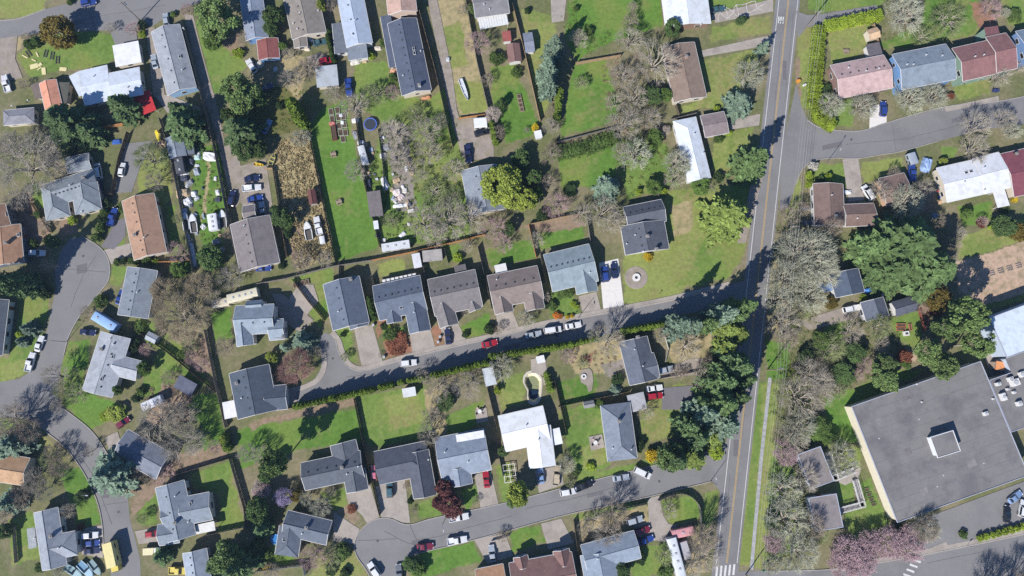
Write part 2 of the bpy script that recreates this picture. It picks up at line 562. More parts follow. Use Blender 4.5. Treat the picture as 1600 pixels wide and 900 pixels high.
def tree(kind, x, y, r, h, base=False):
    """x, y, r picked on the picture: crown centre and radius (base=True: the foot)"""
    global TCOUNT
    TCOUNT += 1
    var, nr, nh, zf, cm, word, cat, name = TK[kind]
    rr = random.Random(TCOUNT * 77)
    tm, cmesh = var[rr.randrange(len(var))]
    q = Q(x, y)
    p = W(*q, 0 if base else h * zf)
    s = r * QS() / nr
    for _, _, bs in HOUSES:                                # nothing grows through a house: step out of the nearest wall
        for b in bs:
            d = Vector((p.x, p.y, 0)) - Vector((b.A.x, b.A.y, 0))
            u, v = d.dot(b.u), d.dot(b.v)
            g = .35
            if -g < u < b.L + g and -g < v < b.w + g:
                m_ = min((u + g, -b.u), (b.L + g - u, b.u), (v + g, -b.v), (b.w + g - v, b.v), key=lambda t: t[0])
                p = p + m_[1] * (m_[0] + .25)
    o = empty(name, (p.x, p.y, 0), rr.uniform(0, 6.28), (s * rr.uniform(.93, 1.07), s * rr.uniform(.93, 1.07), h / nh))
    obj('trunk', tm, BARK(), o, link_mat=True)
    obj('foliage' if cat == 'shrub' else 'crown', cmesh, cm, o, link_mat=True)
    size = ''
    if cat == 'tree':
        size = 'tall ' if h >= 13 else ('small ' if r * QS() < 2.2 else '')
    else:
        size = 'small ' if r * QS() < 0.9 else ('large ' if r * QS() > 1.9 else '')
    thing(o, size + word + ' ' + cat if not word.endswith(('fir', 'spruce', 'cedar', 'pine', 'plum')) else size + word + ' tree',
          cat, {'tree': 'trees in the yards and along the streets', 'shrub': 'shrubs in the yards'}[cat], q)
    return o
def trees(*rows):
    for t in rows:
        tree(*t)
def column_row(kind, x0, y0, x1, y1, n, r, h, desc=None):
    """a row of columnar shrubs planted one by one"""
    for i in range(n):
        t = (i + .5) / n
        k = random.uniform(.85, 1.15)
        tree(kind, x0 + (x1 - x0) * t, y0 + (y1 - y0) * t, r * random.uniform(.9, 1.15), h * k)
def hedge(pts, width, height, kind, desc, rag=1.0):
    """a clipped hedge along a picked line; width in metres"""
    rng = np.random.default_rng(len(WAIT) + 5)
    P = [np.array(at(*p, height * .5)) for p in pairs(pts)]
    cs, core = [], MB()
    for a, b in zip(P[:-1], P[1:]):
        d = b - a
        L = np.linalg.norm(d[:2]); d = d / L
        s = np.array([-d[1], d[0], 0])
        n = int(L * (width + 2 * height) * 48)
        u = rng.uniform(-.25, L + .25, n)
        e = rng.uniform(0, width + 2 * height, n)
        w = np.where(e < height, -width / 2, np.where(e > height + width, width / 2, e - height - width / 2))
        z = np.where(e < height, e, np.where(e > height + width, e - height - width, height))
        wob = .10 * np.sin(u * 2.3) + .10 * np.sin(u * 5.1 + 1)
        p = a[None] * [1, 1, 0] + d[None] * u[:, None] + s[None] * (w * (1 + wob * rag))[:, None]
        p[:, 2] = z * (1 + wob * rag * .8) + .05
        p += rng.normal(size=p.shape) * .09 * rag
        cs.append(p)
        mid = (a + b) / 2
        core.box((mid[0], mid[1], height * .45), (L + width * .7, width * .78, height * .86), math.atan2(d[1], d[0]), .92)
    C = np.concatenate(cs)
    v, f = quads_np(C, np.full(len(C), .125), rng, up=.3)
    me = npmesh('hedge', *join_np([(v, f), (np.array(core.v), np.array(core.f))]))
    o = obj('hedge', me, TK[kind][4])
    m = pairs(pts)[len(pts) // 4]
    thing(o, desc, 'hedge', 'hedges', Q(*m))
    return o
def inside(poly, X, Y):
    p = np.asarray(poly, float)
    r = np.zeros(X.shape, bool)
    j = len(p) - 1
    for i in range(len(p)):
        c = (p[i, 1] > Y) != (p[j, 1] > Y)
        with np.errstate(divide='ignore', invalid='ignore'):
            xx = (p[j, 0] - p[i, 0]) * (Y - p[i, 1]) / (p[j, 1] - p[i, 1]) + p[i, 0]
        r ^= c & (X < xx)
        j = i
    return r
def scrub(pts, dens, m, label, size=.2, height=.5, name='undergrowth', clump=.6, up=.5, aspect=1.0):
    """nobody could count it: low growth over a patch of ground"""
    rng = np.random.default_rng(int(pts[0] * 7 + pts[1]))
    P = np.array([at(*p)[:2] for p in pairs(pts)])
    lo, hi = P.min(0), P.max(0)
    n = int((hi - lo).prod() * dens / 14)
    c = lo + rng.uniform(size=(n, 2)) * (hi - lo)
    c = c[inside(P, c[:, 0], c[:, 1])]
    hk = rng.uniform(.25, 1, len(c)) ** 1.5
    k = 14
    ang = rng.uniform(0, 6.283, (len(c), k)); rad = rng.uniform(0, 1, (len(c), k)) ** .7 * clump * (.4 + .8 * hk[:, None])
    C = np.stack([c[:, 0:1] + rad * np.cos(ang), c[:, 1:2] + rad * np.sin(ang), height * hk[:, None] * np.clip(1.1 - rad / clump * .8, .1, 1) * rng.uniform(.3, 1, (len(c), k)) + .02], 2).reshape(-1, 3)
    D = None
    if aspect > 1:
        D = np.stack([np.cos(ang) * .8, np.sin(ang) * .8, np.ones_like(ang)], 2).reshape(-1, 3)
    o = obj(name, npmesh(name, *quads_np(C, np.full(len(C), size), rng, up=up, aspect=aspect, dirs=D)), m)
    struct(o, 'stuff', label, 'plants')
    return o

# ------------------------------------------------------------------ buildings
UNIT = {}
def unit(key, f):
    if key not in UNIT:
        UNIT[key] = f().mesh(key)
    return UNIT[key]
def win_frame():
    b = MB()
    b.box((0, 0, .5), (1, .08, 1))
    return b
def local(A, B, C):
    u = (B - A); u.z = 0
    L = u.length; u.normalize()
    v = Vector((-u.y, u.x, 0))
    w = (C - B).dot(v)
    if w < 0:
        v = -v; w = -w
    return u, v, L, w
NWALL = 0
class Blk:
    pass
def roof_z(b, u, v):
    if b.kind == 'f':
        return b.e
    if b.kind == 's':
        return b.e + b.r * (1 - v / b.w)
    t = 1 - abs(2 * v / b.w - 1)
    if b.kind != 'g':
        hl = b.hip
        if b.kind in ('h', 'ha') and u < hl: t = min(t, u / hl)
        if b.kind in ('h', 'hb') and u > b.L - hl: t = min(t, (b.L - u) / hl)
    return b.e + b.r * max(0, t)
def pick_roof(blocks, x, y):
    """the roof point seen at a picked pixel"""
    best = None
    for b in blocks:
        z = b.e + b.r * .5
        for _ in range(5):
            p = W(*Q(x, y), z)
            d = p - b.A
            u, v = d.dot(b.u), d.dot(b.v)
            z = roof_z(b, min(max(u, 0), b.L), min(max(v, 0), b.w))
        if -.3 < u < b.L + .3 and -.3 < v < b.w + .3 and (best is None or p.z > best.z):
            best = Vector((p.x, p.y, z))
    return best if best is not None else W(*Q(x, y), blocks[0].e + .3)
def frame_box(name, b, u0, u1, v0, v1, z0, z1, m, par, org):
    o = (b.A + b.u * ((u0 + u1) / 2) + b.v * ((v0 + v1) / 2)) - org
    mb = MB().box((o.x, o.y, (z0 + z1) / 2), (u1 - u0, v1 - v0, z1 - z0), math.atan2(b.u.y, b.u.x))
    return obj(name, mb, m, par)
def house(phrase, label, rc, wc, blocks, cat='house', name='house', chim=(), pipes=(), sky=(), vents=5, win=True, group=None, door=True, gut=True, chimc=(178, 150, 132)):
    bs = []
    for i, t in enumerate(blocks):
        b = Blk()
        b.kind, opt = t[0], (t[9] if len(t) > 9 else {})
        b.e, b.r, b.opt = t[7] + i * .013 + (.25 if 2.6 < t[7] < 3.1 and cat == 'house' else 0), t[8], opt
        b.A, b.B, b.C = at(t[1], t[2], b.e), at(t[3], t[4], b.e), at(t[5], t[6], b.e)
        b.u, b.v, b.L, b.w = local(b.A, b.B, b.C)
        b.hip = b.w / 2 * .95
        if b.kind in ('h', 'ha', 'hb') and b.kind == 'h' and b.L < b.w * 1.02:
            b.hip = b.L * .48
        bs.append(b)
    b0 = bs[0]
    org = b0.A + b0.u * (b0.L / 2) + b0.v * (b0.w / 2)
    org.z = 0
    root = empty(name, org)
    white = paint('trim_white', S(235, 232, 228))
    rng = random.Random(len(HOUSES) * 13 + 3)
    for b in bs:
        rm = roofmat(b.opt.get('rc', rc)); wm = wallmat(b.opt.get('wc', wc))
        z0 = b.opt.get('z0', 0)
        A = b.A - org
        def P(u, v, z):
            q = A + b.u * u + b.v * v
            return (q.x, q.y, z)
        L, w, e, r = b.L, b.w, b.e, b.r
        ov = min(.38, w * .08)
        T = .14
        wl_ = MB()
        # walls
        if not b.opt.get('open'):
            if b.kind == 'f':
                zt = e - T
                wl_.prism([P(ov, ov, 0), P(L - ov, ov, 0), P(L - ov, w - ov, 0), P(ov, w - ov, 0)], z0, zt - .002)
            elif b.kind == 's':
                vs = [P(ov, ov, z0), P(L - ov, ov, z0), P(L - ov, w - ov, z0), P(ov, w - ov, z0)]
                k = r / w
                za, zb = e + r - k * ov - T - .01, e + k * ov - T - .01
                vs += [P(ov, ov, za), P(L - ov, ov, za), P(L - ov, w - ov, zb), P(ov, w - ov, zb)]
                wl_.add(vs, [(3, 2, 1, 0), (4, 5, 6, 7), (0, 1, 5, 4), (1, 2, 6, 5), (2, 3, 7, 6), (3, 0, 4, 7)])
            else:
                zs = e + r * ov / (w / 2) - T * 1.1 - .01
                if b.kind == 'g':
                    zr = e + r - T * 1.1 - .01
                    vs = []
                    for u in (ov, L - ov):
                        vs += [P(u, ov, z0), P(u, w - ov, z0), P(u, w - ov, zs), P(u, w / 2, zr), P(u, ov, zs)]
                    wl_.add(vs, [(4, 3, 2, 1, 0), (5, 6, 7, 8, 9), (0, 1, 6, 5), (1, 2, 7, 6), (2, 3, 8, 7), (3, 4, 9, 8), (4, 0, 5, 9)])
                else:
                    wl_.prism([P(ov, ov, 0), P(L - ov, ov, 0), P(L - ov, w - ov, 0), P(ov, w - ov, 0)], z0, e - T - .01)
            obj('wall', wl_, wm, root)
        else:
            for u in (.25, L - .25):
                for v in (.25, w - .25):
                    obj('post', MB().box(P(u, v, (e - T) / 2), (.12, .12, e - T - .01)), white, root)
        # roof
        slopes = []
        if b.kind == 'f':
            if b.opt.get('parapet'):
                obj('roof', MB().slab([P(.16, .16, e), P(L - .16, .16, e), P(L - .16, w - .16, e), P(.16, w - .16, e)], T), rm, root)
                pm = wallmat(b.opt.get('pc', (186, 190, 206)))
                ph = b.opt['parapet']
                ang = math.atan2(b.u.y, b.u.x)
                for (u0, u1, v0, v1) in ((0, L, 0, .16), (0, L, w - .16, w), (0, .16, .16, w - .16), (L - .16, L, .16, w - .16)):
                    frame_box('parapet', b, u0, u1, v0, v1, e - .12, e + ph, pm, root, org)
            else:
                obj('roof', MB().slab([P(0, 0, e), P(L, 0, e), P(L, w, e), P(0, w, e)], T), rm, root)
            if b.L > 25 and b.opt.get('parapet'):
                # membrane laps and mended patches of the big roof
                for i in range(1, 12):
                    frame_box('membrane_lap', b, .3, L - .3, w * i / 12 - .04, w * i / 12 + .04, e + .001, e + .012, roofmat((124, 121, 122)), root, org)
                rr_ = random.Random(3)
                for i in range(9):
                    u0, v0 = rr_.uniform(2, L - 6), rr_.uniform(2, w - 6)
                    frame_box('roof_patch', b, u0, u0 + rr_.uniform(.8, 3.2), v0, v0 + rr_.uniform(.6, 2.2), e + .013, e + .02, roofmat(rr_.choice(((122, 117, 118), (146, 141, 140), (128, 122, 122)))), root, org)
                for i in range(6):
                    q_ = P(rr_.uniform(3, L - 3), rr_.uniform(3, w - 3), e)
                    obj('roof_drain', unit('roof_drain', lambda: MB().lathe([(0, .08), (.2, .06), (.24, 0)], 8)), paint('hatch_grey', S(190, 192, 196)), root, q_)
            if b.opt.get('ribs'):
                nrib = b.opt['ribs']
                for i in range(nrib):
                    u = L * (i + .5) / nrib
                    frame_box('roof_panel', b, u - L / nrib * .36, u + L / nrib * .36, .1, w - .1, e + .002, e + .06, white, root, org)
        elif b.kind == 's':
            obj('roof', MB().slab([P(0, 0, e + r), P(L, 0, e + r), P(L, w, e), P(0, w, e)], T), rm, root)
        else:
            ha = b.hip if b.kind in ('h', 'ha') else 0
            hb = b.hip if b.kind in ('h', 'hb') else 0
            R0, R1 = P(ha, w / 2, e + r), P(L - hb, w / 2, e + r)
            c0, c1, c2, c3 = P(0, 0, e), P(L, 0, e), P(L, w, e), P(0, w, e)
            rf = MB()
            rf.slab([c0, c1, R1, R0], T)
            rf.slab([c2, c3, R0, R1], T)
            if ha: rf.slab([c3, c0, R0], T)
            if hb: rf.slab([c1, c2, R1], T)
            ro = obj('roof', rf, rm, root)
            cp = MB()
            cc = b.opt.get('rc', rc)
            cm = roofmat(tuple(int(v * .86) for v in cc)) if min(cc) < 186 else rm
            for p, q in ([(R0, R1)] + ([(c0, R0), (c3, R0)] if ha else []) + ([(c1, R1), (c2, R1)] if hb else [])):
                if (Vector(p) - Vector(q)).length > .5:
                    cp.tube((p[0], p[1], p[2] - .02), (q[0], q[1], q[2] - .02), .09, n=6)
            obj('ridge_cap', cp, cm, ro)
            nv = b.opt.get('v', vents if b is b0 else 0)
            for i in range(nv):
                u = ha + (L - ha - hb) * (i + .7) / (nv + .4)
                v = w * .5 + w * .5 * .24 * (1 if b.opt.get('vs', 1) > 0 else -1)
                q = P(u, v, roof_z(b, u, v))
                obj('roof_vent', unit('roof_vent', lambda: MB().box((0, 0, .08), (.42, .42, .22), 0, .8)), paint('vent_dark', S(70, 70, 74)), ro, loc=q, rz=math.atan2(b.u.y, b.u.x))
        # gutters
        if gut and b.kind != 'f' and w > 3:
            edges = [(0, 0, L, 0), (0, w, L, w)] if b.kind != 's' else [(0, w, L, w)]
            for (u0, v0, u1, v1) in edges:
                sgn = -1 if v0 == 0 else 1
                p, q = Vector(P(u0 + .02, v0 + sgn * .06, e - .10)), Vector(P(u1 - .02, v1 + sgn * .06, e - .10))
                m_ = (p + q) / 2
                obj('gutter', MB().box(m_, ((q - p).length, .11, .13), math.atan2(b.u.y, b.u.x)), white, root)
            if b.kind == 'g' and b.opt.get('barge', True):
                for u, sg in ((0, -1), (L, 1)):
                    bg_ = MB()
                    for v0 in (0, w):
                        a0, a1 = Vector(P(u + sg * .05, v0, e - .07)), Vector(P(u + sg * .05, w / 2, e + r - .07))
                        bg_.tube(a0, a1, .075, n=4)
                    obj('barge_board', bg_, white, root)
        # windows
        if win and b.opt.get('win', True) and not b.opt.get('open') and L > 3 and w > 3 and e > 2.2:
            ang = math.atan2(b.u.y, b.u.x)
            floors = [1.0] if e < 4.3 else [1.0, 3.6]
            spots = []
            for v, sg in ((ov, -1), (w - ov, 1)):
                n = max(1, int((L - 1) / 3.6))
                for i in range(n):
                    spots.append((b.A + b.u * (ov + (L - 2 * ov) * (i + .5) / n) + b.v * v, b.v * sg, ang))
            for u, sg in ((ov, -1), (L - ov, 1)):
                if (u > L / 2 and b.opt.get('gd')):
                    continue
                n = max(1, int((w - 1) / 4.2))
                for i in range(n):
                    spots.append((b.A + b.u * u + b.v * (ov + (w - 2 * ov) * (i + .5) / n), b.u * sg, ang + math.pi / 2))
            for p, nr, a in spots:
                hid = False
                for o2 in bs:
                    if o2 is not b:
                        d = p + nr * .3 - o2.A
                        if 0 < d.dot(o2.u) < o2.L and 0 < d.dot(o2.v) < o2.w:
                            hid = True
                if hid:
                    continue
                for zf in floors:
                    isdoor = door and b is b0 and p is spots[0][0] and zf == 1.0
                    q = p - org + nr * .02
                    if isdoor:
                        d_ = obj('door', unit('door_leaf', lambda: MB().box((0, 0, .5), (1, .1, 1))), paint('door', S(120, 70, 56)), root, (q.x, q.y, .1), a, (.95, 1, 2.05))
                        h_ = q + nr * .07 + b.u * .3
                        obj('handle', unit('door_knob', lambda: MB().box((0, 0, 0), (.08, .08, .08))), paint('brass', S(190, 160, 90), .4), d_, (.3, .07 if nr.dot(Vector((-math.sin(a), math.cos(a), 0))) > 0 else -.07, .5), 0, (1.05, 1, .49))
                        continue
                    ww = rng.choice((1.2, 1.5, 1.8))
                    f_ = obj('window', unit('window_frame', win_frame), white, root, (q.x, q.y, zf), a, (ww, 1, 1.15))
                    obj('pane', unit('window_pane', lambda: MB().box((0, 0, .5), (.86, .11, .86))), glassmat(), f_)
        if b.opt.get('gd'):
            q = b.A + b.u * (L - ov + .03) + b.v * (w / 2) - org
            obj('garage_door', MB().box((q.x, q.y, 1.06), (.1, min(w - 1.2, 4.9), 2.1), math.atan2(b.u.y, b.u.x)), white, root)
    for t in chim:
        p = pick_roof(bs, t[0], t[1])
        hh = t[2] if len(t) > 2 else 1.1
        q = p - org
        rz = math.atan2(b0.u.y, b0.u.x)
        c_ = obj('chimney', MB().box((q.x, q.y, p.z - .4 + (hh + .4) / 2), (.75, .75, hh + .4), rz), wallmat(chimc), root)
        obj('chimney_cap', MB().box((q.x, q.y, p.z + hh + .05), (.9, .9, .1), rz).tube((q.x, q.y, p.z + hh + .1), (q.x, q.y, p.z + hh + .35), .14), wallmat((150, 146, 142)), c_)
    for t in pipes:
        p = pick_roof(bs, t[0], t[1])
        obj('vent_pipe', unit('vent_pipe', lambda: MB().lathe([(.0, -.3), (.13, -.3), (.13, .5), (.2, .5), (.2, .62), (0, .66)], 8)), paint('pipe_white', S(225, 225, 225)), root, p - org)
    for t in sky:
        p = pick_roof(bs, t[0], t[1])
        s_ = obj('skylight', unit('skylight', lambda: MB().box((0, 0, .05), (1.0, .7, .22))), white, root, p - org, math.atan2(b0.u.y, b0.u.x))
        obj('pane', unit('skylight_pane', lambda: MB().box((0, 0, .15), (.84, .54, .06))), glassmat(), s_)
    root['label'] = label
    root['category'] = cat
    if group: root['group'] = group
    HOUSES.append((phrase, PX(org + Vector((0, 0, b0.e))), bs))
    root['_'] = 1
    del root['_']
    return root
def shed(desc, rc, wc, blk, cat='shed', name='garden_shed', **k):
    b = dict(k)
    root = house('', 'x', rc, wc, [blk], cat, name, vents=0, win=b.pop('win', False), door=False, gut=False, **b)
    HOUSES.pop()
    del root['label']
    thing(root, desc, cat, None, PX(root.location))
    return root

# ------------------------------------------------------------------ fences and walls
FK = {}
def fence(kind, pts, desc=None, h=2.0):
    if not FK:
        def panel():
            b = MB()
            for i in range(8):
                b.box(((i + .5) / 8, .012 * (1 if i % 2 else -1), .5), (.118, .022, 1.0 - .02 * (i % 3)))
            b.box((.5, .045, .25), (1, .04, .05)); b.box((.5, .045, .78), (1, .04, .05))
            return b
        FK['panel'] = panel().mesh('fence_panel')
        FK['post'] = MB().box((0, 0, .52), (.11, .11, 1.04)).mesh('fence_post')
    col = {'tan': (186, 158, 124), 'orange': (206, 150, 96), 'grey': (150, 142, 134), 'white': (226, 224, 220), 'red': (150, 86, 68), 'dark': (112, 98, 86)}[kind]
    m = mat('fence_' + kind, S(*col), .85, var=.2, scale=1.5, fvar=.15)
    P = [at(*p, h) for p in pairs(pts)]
    for p in P: p.z = 0
    root = empty('fence', P[0])
    for a, b in zip(P[:-1], P[1:]):
        d = b - a
        n = max(1, round(d.length / 2.45))
        ang = math.atan2(d.y, d.x)
        for i in range(n):
            p = a + d * (i / n) - P[0]
            obj('panel', FK['panel'], m, root, (p.x, p.y, .04), ang, (d.length / n, 1, h - .06), link_mat=True)
            obj('post', FK['post'], m, root, (p.x, p.y, 0), ang, (1, 1, h), link_mat=True)
    p = P[-1] - P[0]
    obj('post', FK['post'], m, root, (p.x, p.y, 0), 0, (1, 1, h), link_mat=True)
    mid = pairs(pts)
    a, b = mid[(len(mid) - 1) // 2], mid[(len(mid)) // 2] if len(mid) > 1 else mid[0]
    thing(root, desc or {'tan': 'tan board fence', 'orange': 'orange-tan board fence', 'grey': 'weathered grey board fence', 'white': 'white fence', 'red': 'reddish fence', 'dark': 'dark board fence'}[kind],
          'fence', 'yard fences', Q((a[0] + b[0]) / 2, (a[1] + b[1]) / 2))

# ------------------------------------------------------------------ vehicles
CARS = {}
def car_parts(kind):
    """list of (name, mesh, material key, parent index)"""
    P = []
    D = dict(sedan=(4.6, 1.80, .88, 1.42, (.55, -.05, -1.15, -1.75)), hatch=(4.1, 1.74, .92, 1.50, (.75, .15, -1.45, -1.92)),
             suv=(4.7, 1.90, 1.05, 1.75, (.85, .25, -1.85, -2.22)), van=(5.0, 1.98, 1.15, 1.95, (1.55, .75, -2.2, -2.42)),
             pickup=(5.5, 1.95, 1.05, 1.78, (.95, .35, -.75, -.95)))[kind]
    L, Wd, belt, top, (x0, x1, x2, x3) = D
    h = L / 2
    hood = belt - .10
    st = [(h, .42, .70, .74), (h - .12, .30, hood - .10, .88), (h - .8, .28, hood, .97), (x0, .28, belt, 1.0), (0, .28, belt, 1.0), (x3 + .1, .28, belt, .99), (-h + .25, .30, belt - .03, .95), (-h + .05, .34, belt - .14, .86), (-h, .46, belt - .30, .80)]
    if kind == 'pickup':
        st = st[:5] + [(x3 - .05, .30, belt, 1.0)]
    b = MB()
    n = len(st)
    vs = []
    for x, zl, zb, k in st:
        w = Wd / 2 * k
        vs += [(x, -w * .94, zl), (x, -w, (zl + zb) / 2), (x, -w * .97, zb - .10), (x, -w * .84, zb), (x, w * .84, zb), (x, w * .97, zb - .10), (x, w, (zl + zb) / 2), (x, w * .94, zl)]
    fs = []
    for i in range(n - 1):
        for j in range(8):
            fs.append((i * 8 + j, (i + 1) * 8 + j, (i + 1) * 8 + (j + 1) % 8, i * 8 + (j + 1) % 8))
    fs += [tuple(range(7, -1, -1)), tuple(range((n - 1) * 8, n * 8))]
    b.add(vs, fs)
    # cabin
    wb, wt = Wd / 2 * .90, Wd / 2 * .74
    zb = belt - .02
    cab = [(x0, -wb, zb), (x0, wb, zb), (x3, wb, zb), (x3, -wb, zb), (x1, -wt, top - .04), (x1, wt, top - .04), (x2, wt, top - .05), (x2, -wt, top - .05), (x1 - .25, -wt * .85, top), (x1 - .25, wt * .85, top), (x2 + .25, wt * .85, top - .01), (x2 + .25, -wt * .85, top - .01)]
    b.add(cab, [(0, 4, 5, 1), (2, 6, 7, 3), (1, 5, 6, 2), (3, 7, 4, 0), (4, 8, 9, 5), (5, 9, 10, 6), (6, 10, 11, 7), (7, 11, 8, 4), (8, 11, 10, 9)])
    if kind == 'pickup':
        x4 = x3 - .06
        b.box(((x4 - h) / 2, 0, .55), (x4 + h, Wd * .94, .42))
        for s in (-1, 1):
            b.box(((x4 - h) / 2, s * (Wd / 2 - .09), belt - .2), (x4 + h - .01, .16, .52))
        b.box((-h + .06, 0, belt - .22), (.12, Wd * .79, .5))
    P.append(('body', b.mesh('car_body'), 'body', -1))
    def inset(q, k, off):
        q = [Vector(p) for p in q]
        c = sum(q, Vector()) / len(q)
        nn = (q[1] - q[0]).cross(q[3] - q[0]).normalized()
        if nn.dot(c - Vector((0, 0, belt - .3))) < 0: nn = -nn
        return [c + (p - c) * k + nn * off for p in q], nn
    def pane(name, idx, k=.88):
        q, nn = inset([cab[i] for i in idx], k, .012)
        bb = MB().add(q + [p - nn * .01 for p in q], [(0, 1, 2, 3), (7, 6, 5, 4), (0, 4, 5, 1), (1, 5, 6, 2), (2, 6, 7, 3), (3, 7, 4, 0)])
        P.append((name, bb.mesh(name), 'glass', -1))
    pane('windshield', (0, 4, 5, 1), .93)
    pane('rear_window', (2, 6, 7, 3))
    pane('side_window', (1, 5, 6, 2), .85)
    pane('side_window', (3, 7, 4, 0), .85)
    wr = .33 if kind in ('sedan', 'hatch') else .38
    tyre = MB().tube((0, -.11, 0), (0, .11, 0), wr, n=14).mesh('tyre')
    rim = MB().tube((0, -.118, 0), (0, .118, 0), wr * .6, n=10).mesh('rim')
    for x in (h - .92, -h + .9):
        for s in (-1, 1):
            P.append(('wheel', tyre, 'tyre', -1, (x, s * (Wd / 2 - .10), wr)))
            P.append(('rim', rim, 'rim', len(P) - 1))
    hl = MB().box((0, 0, 0), (.16, .36, .16), 0, .8).mesh('headlight')
    tl = MB().box((0, 0, 0), (.10, .30, .20), 0, .9).mesh('taillight')
    for s in (-1, 1):
        P.append(('headlight', hl, 'lamp', -1, (h - .10, s * Wd * .33, .66 if belt < 1 else .80)))
        P.append(('taillight', tl, 'red', -1, (-h + .04, s * Wd * .36, belt - .28)))
        P.append(('mirror', unit('car_mirror', lambda: MB().box((0, 0, 0), (.12, .2, .13), 0, .85)), 'body', -1, (x0 - .25, s * (Wd / 2 * .98 + .06), belt + .06)))
    return P
CARCOL = dict(white=(238, 238, 238), silver=(176, 184, 194), grey=(120, 124, 130), black=(34, 36, 42), blue=(48, 74, 150), navy=(42, 50, 86), ltblue=(132, 160, 200),
              red=(176, 36, 50), maroon=(128, 36, 60), teal=(70, 104, 114), beige=(200, 184, 158), yellow=(232, 210, 96), pink=(206, 120, 140), green=(70, 100, 70), cream=(226, 214, 178))
CARWORD = dict(ltblue='light blue', navy='dark blue', cream='cream')
def carpaint(c):
    return mat('carpaint_' + c, S(*CARCOL[c]), .32, var=.03, fvar=.02, metal=.0, spec=.5, coat=.5)
def car(kind, x, y, ang, c, desc=None):
    if kind not in CARS:
        CARS[kind] = car_parts(kind)
    mm = dict(body=carpaint(c), glass=mat('car_glass', (.012, .016, .022), .08, var=0, fvar=0, spec=.6), tyre=mat('tyre', (.015, .015, .016), .9, fvar=0), rim=mat('rim', (.35, .35, .36), .4, metal=.6, fvar=0),
              lamp=mat('lamp_glass', (.7, .72, .75), .15, var=0, fvar=0), red=mat('tail_red', (.25, .01, .012), .3, var=0, fvar=0))
    p = at(x, y, .8)
    o = empty('parked_' + {'sedan': 'car', 'hatch': 'car', 'suv': 'car', 'van': 'van', 'pickup': 'pickup'}[kind], (p.x, p.y, .06), heading(x, y, ang))
    made = []
    for t in CARS[kind]:
        par = o if t[3] < 0 else made[t[3]]
        made.append(obj(t[0], t[1], mm[t[2]], par, t[4] if len(t) > 4 else (0, 0, 0), link_mat=True))
    word = CARWORD.get(c, c) + ' ' + {'sedan': 'sedan', 'hatch': 'hatchback', 'suv': 'estate car', 'van': 'van', 'pickup': 'pickup truck'}[kind]
    thing(o, desc or word, {'van': 'van', 'pickup': 'pickup'}.get(kind, 'car'), 'vehicles parked on the streets and drives', Q(x, y))
    return o
def trailer(x, y, ang, L, w, h, c, desc, name='camper_trailer', cat='trailer', hatch=2, round_=True, z0=.45):
    p = at(x, y, h)
    o = empty(name, (p.x, p.y, 0), heading(x, y, ang))
    m = paint('trailer_%d_%d_%d' % c, S(*c), .5)
    b = MB()
    n = 8
    prof = []
    for i in range(n + 1):
        t = math.pi * i / n
        prof.append((-math.cos(t) * w / 2, h - .22 + .22 * math.sin(t) if round_ else h - (.12 if i in (0, n) else 0)))
    ring = [(-w / 2, z0)] + prof + [(w / 2, z0)]
    k = len(ring)
    vs = [(-L / 2, q[0], q[1]) for q in ring] + [(L / 2, q[0], q[1]) for q in ring]
    fs = [tuple(range(k)), tuple(range(2 * k - 1, k - 1, -1))] + [(i, k + i, k + (i + 1) % k, (i + 1) % k) for i in range(k)]
    b.add(vs, fs)
    obj('body', b, m, o)
    for i in range(hatch):
        xx = L * (-.3 + .6 * (i / max(1, hatch - 1) if hatch > 1 else .5))
        obj('roof_hatch', unit('roof_hatch', lambda: MB().box((0, 0, .08), (.6, .6, .2), 0, .85)), paint('hatch_grey', S(150, 152, 156)), o, (xx, 0, h))
    for s in (-1, 1):
        for xx in (-.3 * L, 0.2 * L):
            obj('window', unit('trailer_window', lambda: MB().box((0, 0, 0), (1.1, .06, .6))), glassmat(), o, (xx, s * (w / 2 + .01), z0 + (h - z0) * .55))
        obj('wheel', unit('trailer_wheel', lambda: MB().tube((0, -.1, 0), (0, .1, 0), .34, n=12)), mat('tyre', (.015, .015, .016), .9, fvar=0), o, (-.1 * L, s * (w / 2 - .06), .36), link_mat=True)
    obj('hitch', MB().box((L / 2 + .45, 0, .5), (.9, .12, .1)), paint('hitch_dark', S(60, 60, 62)), o)
    thing(o, desc, cat, None, Q(x, y))
    return o
